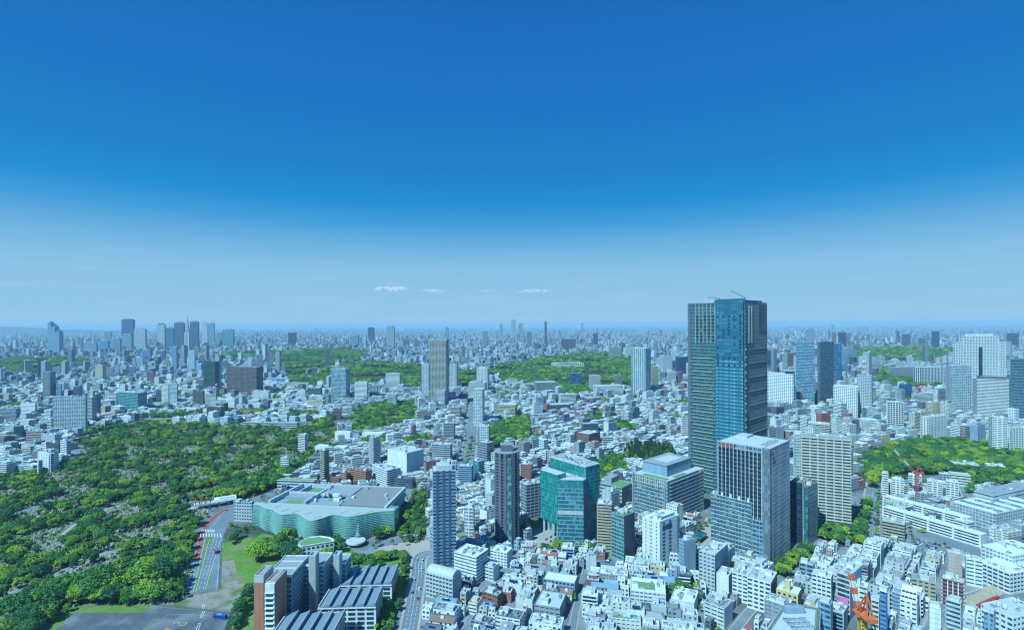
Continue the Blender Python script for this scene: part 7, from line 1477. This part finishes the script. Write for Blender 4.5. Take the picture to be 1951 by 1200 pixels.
# car park: rows along its long side
Q = [Vector(G(*p)) for p in ((1742, 1024), (1882, 1062), (1886, 1080), (1748, 1048))]; t = (Q[1] - Q[0]).normalized(); ang = math.atan2(t.y, t.x); nrm = Vector((t.y, -t.x)); rn = ['back', 'second', 'third', 'front']
for r_, off in enumerate((3, 14, 19.2, 30)):
    for k in range(26):
        p = Q[0] + t * (4 + k * 2.75 * 1.35) + nrm * off
        if rg.random() < .82 and inpoly(np.array([p.x]), np.array([p.y]), [tuple(q) for q in Q])[0]:
            c_ = rg.choice(CCH); car((p.x, p.y), ang + math.pi / 2, c_, f'{c_} car parked in the {rn[r_]} row of the car park', 'cars in the car park', .06, True)
def traffic(px, w, n, label, group, seed, z=.075):
    rg = random.Random(seed); pts = smooth([G(*p) for p in px], 6); seg = [(Vector(a), Vector(b)) for a, b in zip(pts, pts[1:])]; tot = sum((b - a).length for a, b in seg); used = []
    for _ in range(n):
        s = rg.uniform(0, tot); lane = rg.choice((-1, 1)); 
        if any(abs(s - q) < 8 and lane == l_ for q, l_ in used): continue
        used.append((s, lane)); 
        for a, b in seg:
            L_ = (b - a).length
            if s <= L_: break
            s -= L_
        d_ = (b - a).normalized(); p = a + d_ * s + Vector((d_.y, -d_.x)) * (w / 4 * lane); c_ = rg.choice(CCH); car((p.x, p.y), math.atan2(d_.y, d_.x) + (math.pi if lane > 0 else 0), c_, f'{c_} car {label}', group, z, True)
traffic([(806, 1056), (798, 1072), (797, 1092), (791, 1132), (785, 1168)], 11, 9, 'on the curving road by the museum', 'cars on the curving road', 1)
traffic([(1663, 935), (1658, 985), (1652, 1030)], 14, 10, 'on the tree lined street', 'cars on the tree street', 2)
traffic([(1836, 925), (1852, 962), (1872, 1010), (1893, 1072)], 10, 10, 'on the grey street by the slabs', 'cars on the grey street', 3)
traffic([(60, 1118), (130, 1086), (180, 1058), (235, 1044), (300, 1030)], 8, 14, 'on the cemetery road', 'cars on the cemetery road', 4)
traffic([(882, 908), (893, 862), (898, 820), (903, 775)], 22, 26, 'on the wide avenue', 'cars on the avenue', 5)
traffic([(535, 910), (580, 884), (640, 842)], 9, 10, 'on the cemetery side road', 'cars on the side road', 6)
traffic([(1440, 1150), (1480, 1108), (1540, 1062)], 6, 6, 'on the street below the slate tower', 'cars in the lower street', 7)
car((411, 1048), R(75), 'red', 'red car on the right carriageway of the trunk road', 'cars on the trunk road', .08); car((377, 1040), R(75), 'white', 'white car in the left carriageway of the trunk road', 'cars on the trunk road', .08); car((398, 985), R(60), 'black', 'black car at the trunk road junction', 'cars on the trunk road', .08); car((431, 972), R(60), 'orange', 'orange car on the red lane by the grey annex', 'cars on the trunk road', .08)
def bus(px, px2, col, name, label, cat, L_, h):
    a, b = Vector(G(*px)), Vector(G(*px2)); d_ = b - a; r = thing(name, label, cat, ((a.x + b.x) / 2, (a.y + b.y) / 2, .06), math.atan2(d_.y, d_.x)); l = L_ / 2
    MB().box(-l, l, -1.25, 1.25, .45, h).build('body', paint('bus_' + name, col, .35, .05, spec=.6), r); MB().box(-l + .3, l - .3, -1.28, 1.28, 1.5, 2.5).build('window_band', GL['black'], r); MB().box(-l - .02, -l + .3, -1.1, 1.1, 1.3, 2.7).build('windscreen', GL['black'], r); MB().box(-l * .5, l * .4, -.9, .9, h, h + .3).build('roof_unit', paint('bus_roof', (.2, .3, .6), .5), r)
    wm = MB()
    for q in range(10): pass
    for x in (-l * .62, l * .62):
        for y in (-1.15, 1.15):
            w_ = MB(); w_.cyl(0, 0, -.16, .16, .5, n=12); o = w_.build('wheel', WALL['black'], r, (x, y, .5)); o.rotation_euler = (R(90), 0, 0)
bus((405, 1176), (433, 1179), (.02, .08, .4), 'bus', 'dark blue coach parked at the edge of the asphalt yard', 'bus', 11, 3.2)
bus((411, 1058), (413.5, 1047), (.55, .03, .12), 'delivery_truck', 'red truck on the right carriageway of the trunk road', 'truck', 8, 3.2)
# ================================================================ fences, lamps, signs by the yard
def fence(name, pxs, h, label, mat, post=3.0, mesh_gap=.22):
    P = [Vector(G(*p)) for p in pxs]; r = thing(name, label, 'fence', (P[0].x, P[0].y, 0)); rm = MB(); pm = MB().cyl(0, 0, 0, h, .09, n=6).mesh('post', mat)
    for a, b in zip(P, P[1:]):
        L_ = (b - a).length; n = max(1, int(L_ / post))
        for k in range(n + 1): q = a + (b - a) * k / n - P[0]; put('post', pm, r, (q.x, q.y, 0))
        for z in np.arange(.2, h, mesh_gap * 3): rm.bar((a.x - P[0].x, a.y - P[0].y, z), (b.x - P[0].x, b.y - P[0].y, z), .07)
        for k in range(int(L_ / .8)): q = a + (b - a) * k / int(L_ / .8) - P[0]; rm.bar((q.x, q.y, .1), (q.x, q.y, h), .05)
    rm.build('wire_mesh', mat, r, kind='stuff')
fence('yard_fence', [(292, 1152), (440, 1168), (424, 1216)], 3, 'dark wire fence round the asphalt yard', WALL['dgrey'])
fence('road_fence', [(420, 1032), (418, 1070), (417, 1120), (345, 1140)], 2.4, 'grey fence between trunk road and lawn', WALL['grey'])
fence('ball_net', [(264, 812), (266, 798), (336, 794), (334, 808)], 20, 'tall green netting round the ball field', paint('net_green', (.04, .3, .26), .8), 12, 1.0)
for k, px in enumerate(((360, 1110), (368, 1075), (376, 1045), (416, 1100), (421, 1060), (425, 1030), (812, 1080), (783, 1120), (778, 1160), (1672, 950), (1668, 990), (1650, 1010))):
    x, y = G(*px); r = thing('street_lamp', 'slim grey street lamp ' + ('at the ' + ['near', 'middle', 'far'][k % 3] + ' end of the trunk road left kerb' if k < 3 else 'at the ' + ['near', 'middle', 'far'][k % 3] + ' end of the trunk road fence' if k < 6 else 'by the curving road, ' + ['farthest', 'middle', 'nearest'][k % 3] if k < 9 else 'on the tree street, ' + ['farthest', 'middle', 'nearest'][k % 3]), 'street lamp', (x, y, 0), 0, 'street lamps')
    MB().cyl(0, 0, 0, 10, .13, .08, 6).build('pole', WALL['lgrey'], r); MB().bar((0, 0, 10), (2, 0, 10.5), .12).build('arm', WALL['lgrey'], r); MB().box(1.6, 2.6, -.18, .18, 10.4, 10.6).build('lamp_head', WALL['white'], r)
# flag poles and glazed gate by the forecourt
for k in range(3):
    x, y = G(793 + k * 3.2, 1024); r = thing('flagpole', ['left', 'middle', 'right'][k] + ' of three bare flagpoles beside the museum forecourt', 'flagpole', (x, y, 0), 0, 'flagpoles by the museum'); MB().cyl(0, 0, 0, 12, .16, .07, 6).build('pole', WALL['lgrey'], r); MB().cyl(0, 0, 12, 12.3, .2, n=6).build('finial', WALL['lgrey'], r)
tower('low glazed gatehouse on the museum forecourt', 768, 796, 1030, 1021, 'grey', 'dark', 'gatehouse', 'gatehouse', a=84, xc=795, dep=4, sp=.2, fh=3.5, roof='grey', units=0, par=.3)
# green glass canopy on the plaza
cp = [G(x, y, 5) for x, y in ((1323, 1020), (1336, 1010), (1348, 1016), (1333, 1028))]; cx = sum(p[0] for p in cp) / 4; cyy = sum(p[1] for p in cp) / 4; r = thing('plaza_canopy', 'green glass canopy on the plaza before the lower office wing', 'canopy', (cx, cyy, 0)); q = [(x - cx, y - cyy) for x, y in cp][::-1]
q = q if sum(q[i][0] * q[(i + 1) % 4][1] - q[(i + 1) % 4][0] * q[i][1] for i in range(4)) > 0 else q[::-1]
MB().prism(q, 4.8, 5.0).build('glass_sheet', GL['teal'], r)
for p in q: MB().cyl(p[0] * .9, p[1] * .9, 0, 4.8, .2, n=8).build('column', WALL['lgrey'], r)
# ================================================================ cranes
def lattice(mb, a, b, w, n, m=0, alt=None, th=.22):
    a, b = Vector(a), Vector(b); d_ = (b - a).normalized(); up = Vector((0, 0, 1)) if abs(d_.z) < .9 else Vector((1, 0, 0)); p = d_.cross(up).normalized() * w / 2; q = d_.cross(p).normalized() * w / 2; C = [p + q, -p + q, -p - q, p - q]
    for k in range(n):
        s0, s1 = a + (b - a) * k / n, a + (b - a) * (k + 1) / n; mm = m if alt is None else (m if (k * alt // n) % 2 == 0 else 1)
        for i in range(4): mb.bar(s0 + C[i], s1 + C[i], th, mm); mb.bar(s0 + C[i], s1 + C[(i + 1) % 4], th * .7, mm); mb.bar(s0 + C[i], s0 + C[(i + 1) % 4], th * .7, mm)
def crane(label, px, Y, base_z, z_piv, tip, mats, s=1.0, mast=None):
    x = ray(*px)[0] * Y; r = thing('tower_crane', label, 'crane', (x, Y, base_z)); zp = z_piv - base_z
    m = MB(); lattice(m, (0, 0, 0), (0, 0, zp), 2.2 * s, max(3, int(zp / 2.5)), th=.3 * s); m.build('mast', mast or mats[0], r)
    m = MB(); m.cyl(0, 0, zp - .4, zp + 1.0, 2.4 * s, n=16); m.box(-2.2 * s, 2.2 * s, -5 * s, 3.0 * s, zp + 1.0, zp + 2.2); m.box(-1.6 * s, 1.6 * s, -6.5 * s, -4 * s, zp + .6, zp + 3.4); d_ = Vector((tip[0] - x, tip[1] - Y)); az = math.atan2(-d_.x, d_.y); m.build('slewing_platform', mats[0], r, rz=az)
    MB().box(2.3 * s, 3.9 * s, .5 * s, 2.6 * s, zp + 1.2, zp + 3.4).build('cab', mats[1], r, rz=az)
    d_.normalize(); fx, fy = d_.x, d_.y; top = Vector((-fx * 2.5 * s, -fy * 2.5 * s, zp + 10 * s)); m = MB()
    for sd in (-1, 1): m.bar((fy * 1.4 * s * sd + fx * 1.5 * s, -fx * 1.4 * s * sd + fy * 1.5 * s, zp + 2), top, .4 * s); m.bar((fy * 1.4 * s * sd - fx * 4.5 * s, -fx * 1.4 * s * sd - fy * 4.5 * s, zp + 2), top, .4 * s); m.bar((fy * 1.4 * s * sd, -fx * 1.4 * s * sd, zp + 2), (top.x * .5 + fy * sd * s, top.y * .5 - fx * sd * s, zp + 6 * s), .3 * s)
    m.build('gantry', mats[0], r)
    tp = Vector((tip[0] - x, tip[1] - Y, tip[2] - base_z)); m = MB(); lattice(m, (fx * 2 * s, fy * 2 * s, zp + 2.2), tp, 1.5 * s, 16, 0, 5, .26 * s); m.build('boom', mats, r)
    m = MB(); m.bar(top, tp, .14 * s); m.bar(tp, (tp.x, tp.y, tp.z - 9), .1 * s); m.build('cable', WALL['dgrey'], r); MB().box(tp.x - .4, tp.x + .4, tp.y - .4, tp.y + .4, tp.z - 10, tp.z - 9).build('hook', mats[0], r)
Y = 376; px_tip = (1621, 1092); crane('orange lattice tower crane on a yellow mast at the bottom edge', (1643, 1175), Y, 0, zat(1643, 1172, Y), (ray(*px_tip)[0] * (Y + 12), Y + 12, zat(1621, 1092, Y + 12)), [MISC['crane_orange'], MISC['crane_white']], 1.8, paint('crane_yellow', (.75, .5, .04), .5))
Y = 668; crane('red and white striped crane over the stepped white apartments', (1747, 905), Y, 0, zat(1747, 903, Y), (ray(1694, 846)[0] * (Y + 8), Y + 8, zat(1694, 846, Y + 8)), [MISC['crane_red'], MISC['crane_white']], 1.1)
Y = 1500; crane('small red crane before the green glass tower', (404, 742), Y, 0, zat(404, 745, Y), (ray(412, 731)[0] * Y, Y + 6, zat(412, 729, Y)), [MISC['crane_red'], MISC['crane_white']], 1.8)
Y = 1600; crane('small red crane by the ministry block', (1752, 742), Y, 0, zat(1752, 741, Y), (ray(1778, 733)[0] * Y, Y + 6, zat(1778, 731, Y)), [MISC['crane_red'], MISC['crane_white']], 1.8)
# ================================================================ excavation at the right
PIT = [(1852, 1160), (1900, 1136), (1958, 1146), (1962, 1180), (1915, 1185)]
sheet('excavation', PIT, ground_mat('pit_soil', (.25, .1, .06), (.36, .2, .13), .2, c3=(.12, .09, .07), s3=.1), 'brown soil of the building excavation', .25)
for k, (a, b) in enumerate((((1870, 1160), (1940, 1178)), ((1890, 1148), (1955, 1165)), ((1862, 1158), (1902, 1140)), ((1910, 1142), (1900, 1180)))):
    A_, B_ = Vector(G(*a)), Vector(G(*b)); m = MB(); lattice(m, (0, 0, 2), (B_.x - A_.x, B_.y - A_.y, 2), 1.4, 12, th=.35); r = m.build('steel_strut', MISC['crane_red'] if k < 3 else WALL['blue'], None, (A_.x, A_.y, 0)); tag(r, ['red steel strut nearest the pit front', 'red steel strut across the pit middle', 'short red strut by the pit wall', 'blue steel strut crossing the pit'][k], 'strut', 'steel struts in the excavation')
for k, (px, c_) in enumerate((((1915, 1165), 'blue'), ((1935, 1172), 'teal'), ((1945, 1155), 'yellow'))):
    x, y = G(*px); r = thing('digger', ['blue', 'turquoise', 'yellow'][k] + ' digger working in the excavation', 'digger', (x, y, .3), R(30 * k)); MB().box(-1.8, 1.8, -1.5, 1.5, 1, 2.2).build('body', WALL[c_], r); MB().box(-.9, .5, -1.4, 0, 2.2, 3.4).build('cab', GL['black'], r)
    for s in (-1, 1): MB().box(-2.2, 2.2, s * 1.2 - .35, s * 1.2 + .35, 0, 1).build('track', WALL['black'], r)
    m = MB(); m.bar((1.5, .4, 2), (4.5, .4, 5), .5); m.bar((4.5, .4, 5), (6.5, .4, 1.5), .4); m.build('arm', WALL[c_], r)
A_, B_ = Vector(G(1846, 1158)), Vector(G(1902, 1128)); d_ = B_ - A_; w_ = MB(); w_.prism([(0, -4), (d_.length, -4), (d_.length, 4), (0, 4)], 0, [1.0, 1.0, 5, 5]); r = w_.build('retaining_wall', WALL['tan'], None, (A_.x, A_.y, 0), rz=math.atan2(d_.y, d_.x)); tag(r, 'sloping tan retaining wall beside the excavation', 'wall')
# ================================================================ small clouds far off
cmat = bpy.data.materials.new('cloud_vapour'); cmat.use_nodes = True; cn2 = cmat.node_tree.nodes; cn2.clear(); co_ = cn2.new('ShaderNodeOutputMaterial'); cv = cn2.new('ShaderNodeVolumePrincipled'); cv.inputs['Color'].default_value = (.97, .98, 1, 1); cv.inputs['Density'].default_value = .0018; cmat.node_tree.links.new(cv.outputs[0], co_.inputs['Volume'])
def ico(): 
    import bmesh
    b = bmesh.new(); bmesh.ops.create_icosphere(b, subdivisions=2, radius=1); v = [tuple(q.co) for q in b.verts]; f_ = [tuple(q.index for q in p.verts) for p in b.faces]; b.free(); return v, f_
IV, IF = ico()
def cloud(label, x0, x1, yc, th, seed):
    rg = random.Random(seed); Y = 72000; m = MB(); x_ = ray((x0 + x1) / 2, yc)[0] * Y; z_ = zat((x0 + x1) / 2, yc, Y); half = (x1 - x0) / 2 * Y / F
    for k in range(26):
        t = rg.uniform(-1, 1); env = (1 - t * t) ** .5; r_ = th * Y / F * env * rg.uniform(.35, .8); cx = t * half; cz = rg.uniform(-.25, .55) * th * Y / F * env; i = len(m.v); sx = rg.uniform(1.6, 3.2)
        m.v += [(cx + v[0] * r_ * sx, rg.uniform(-.02, .02) * r_ + v[1] * r_ * 1.6, cz + v[2] * r_) for v in IV]; m.f += [tuple(i + q for q in p) for p in IF]; m.m += [0] * len(IF)
    o = m.build('cloud', cmat, None, (x_, Y, z_)); tag(o, label, 'cloud', 'small clouds low over the horizon')
cloud('largest small white cloud low over the far middle city', 712, 778, 551, 5.5, 1); cloud('flat white cloud beside the largest small one', 801, 848, 555, 3.2, 2); cloud('tiny white cloud scrap, smallest over the horizon', 910, 936, 555, 2.4, 3); cloud('flat white cloud nearest the glass landmark tower', 985, 1054, 555, 3.4, 4)

_by = {}
for o in CARS: _by.setdefault(o['label'], []).append(o)
_on = ['nearest', 'second nearest', 'third nearest', 'fourth nearest', 'fifth nearest', 'sixth nearest', 'seventh nearest', 'eighth nearest', 'ninth nearest', 'tenth nearest', 'eleventh nearest', 'twelfth nearest', 'thirteenth nearest', 'fourteenth nearest']
for lb, os_ in _by.items():
    if len(os_) > 1:
        for k, o in enumerate(sorted(os_, key=lambda q: q.location.y)): o['label'] = _on[min(k, 13)] + ' ' + lb
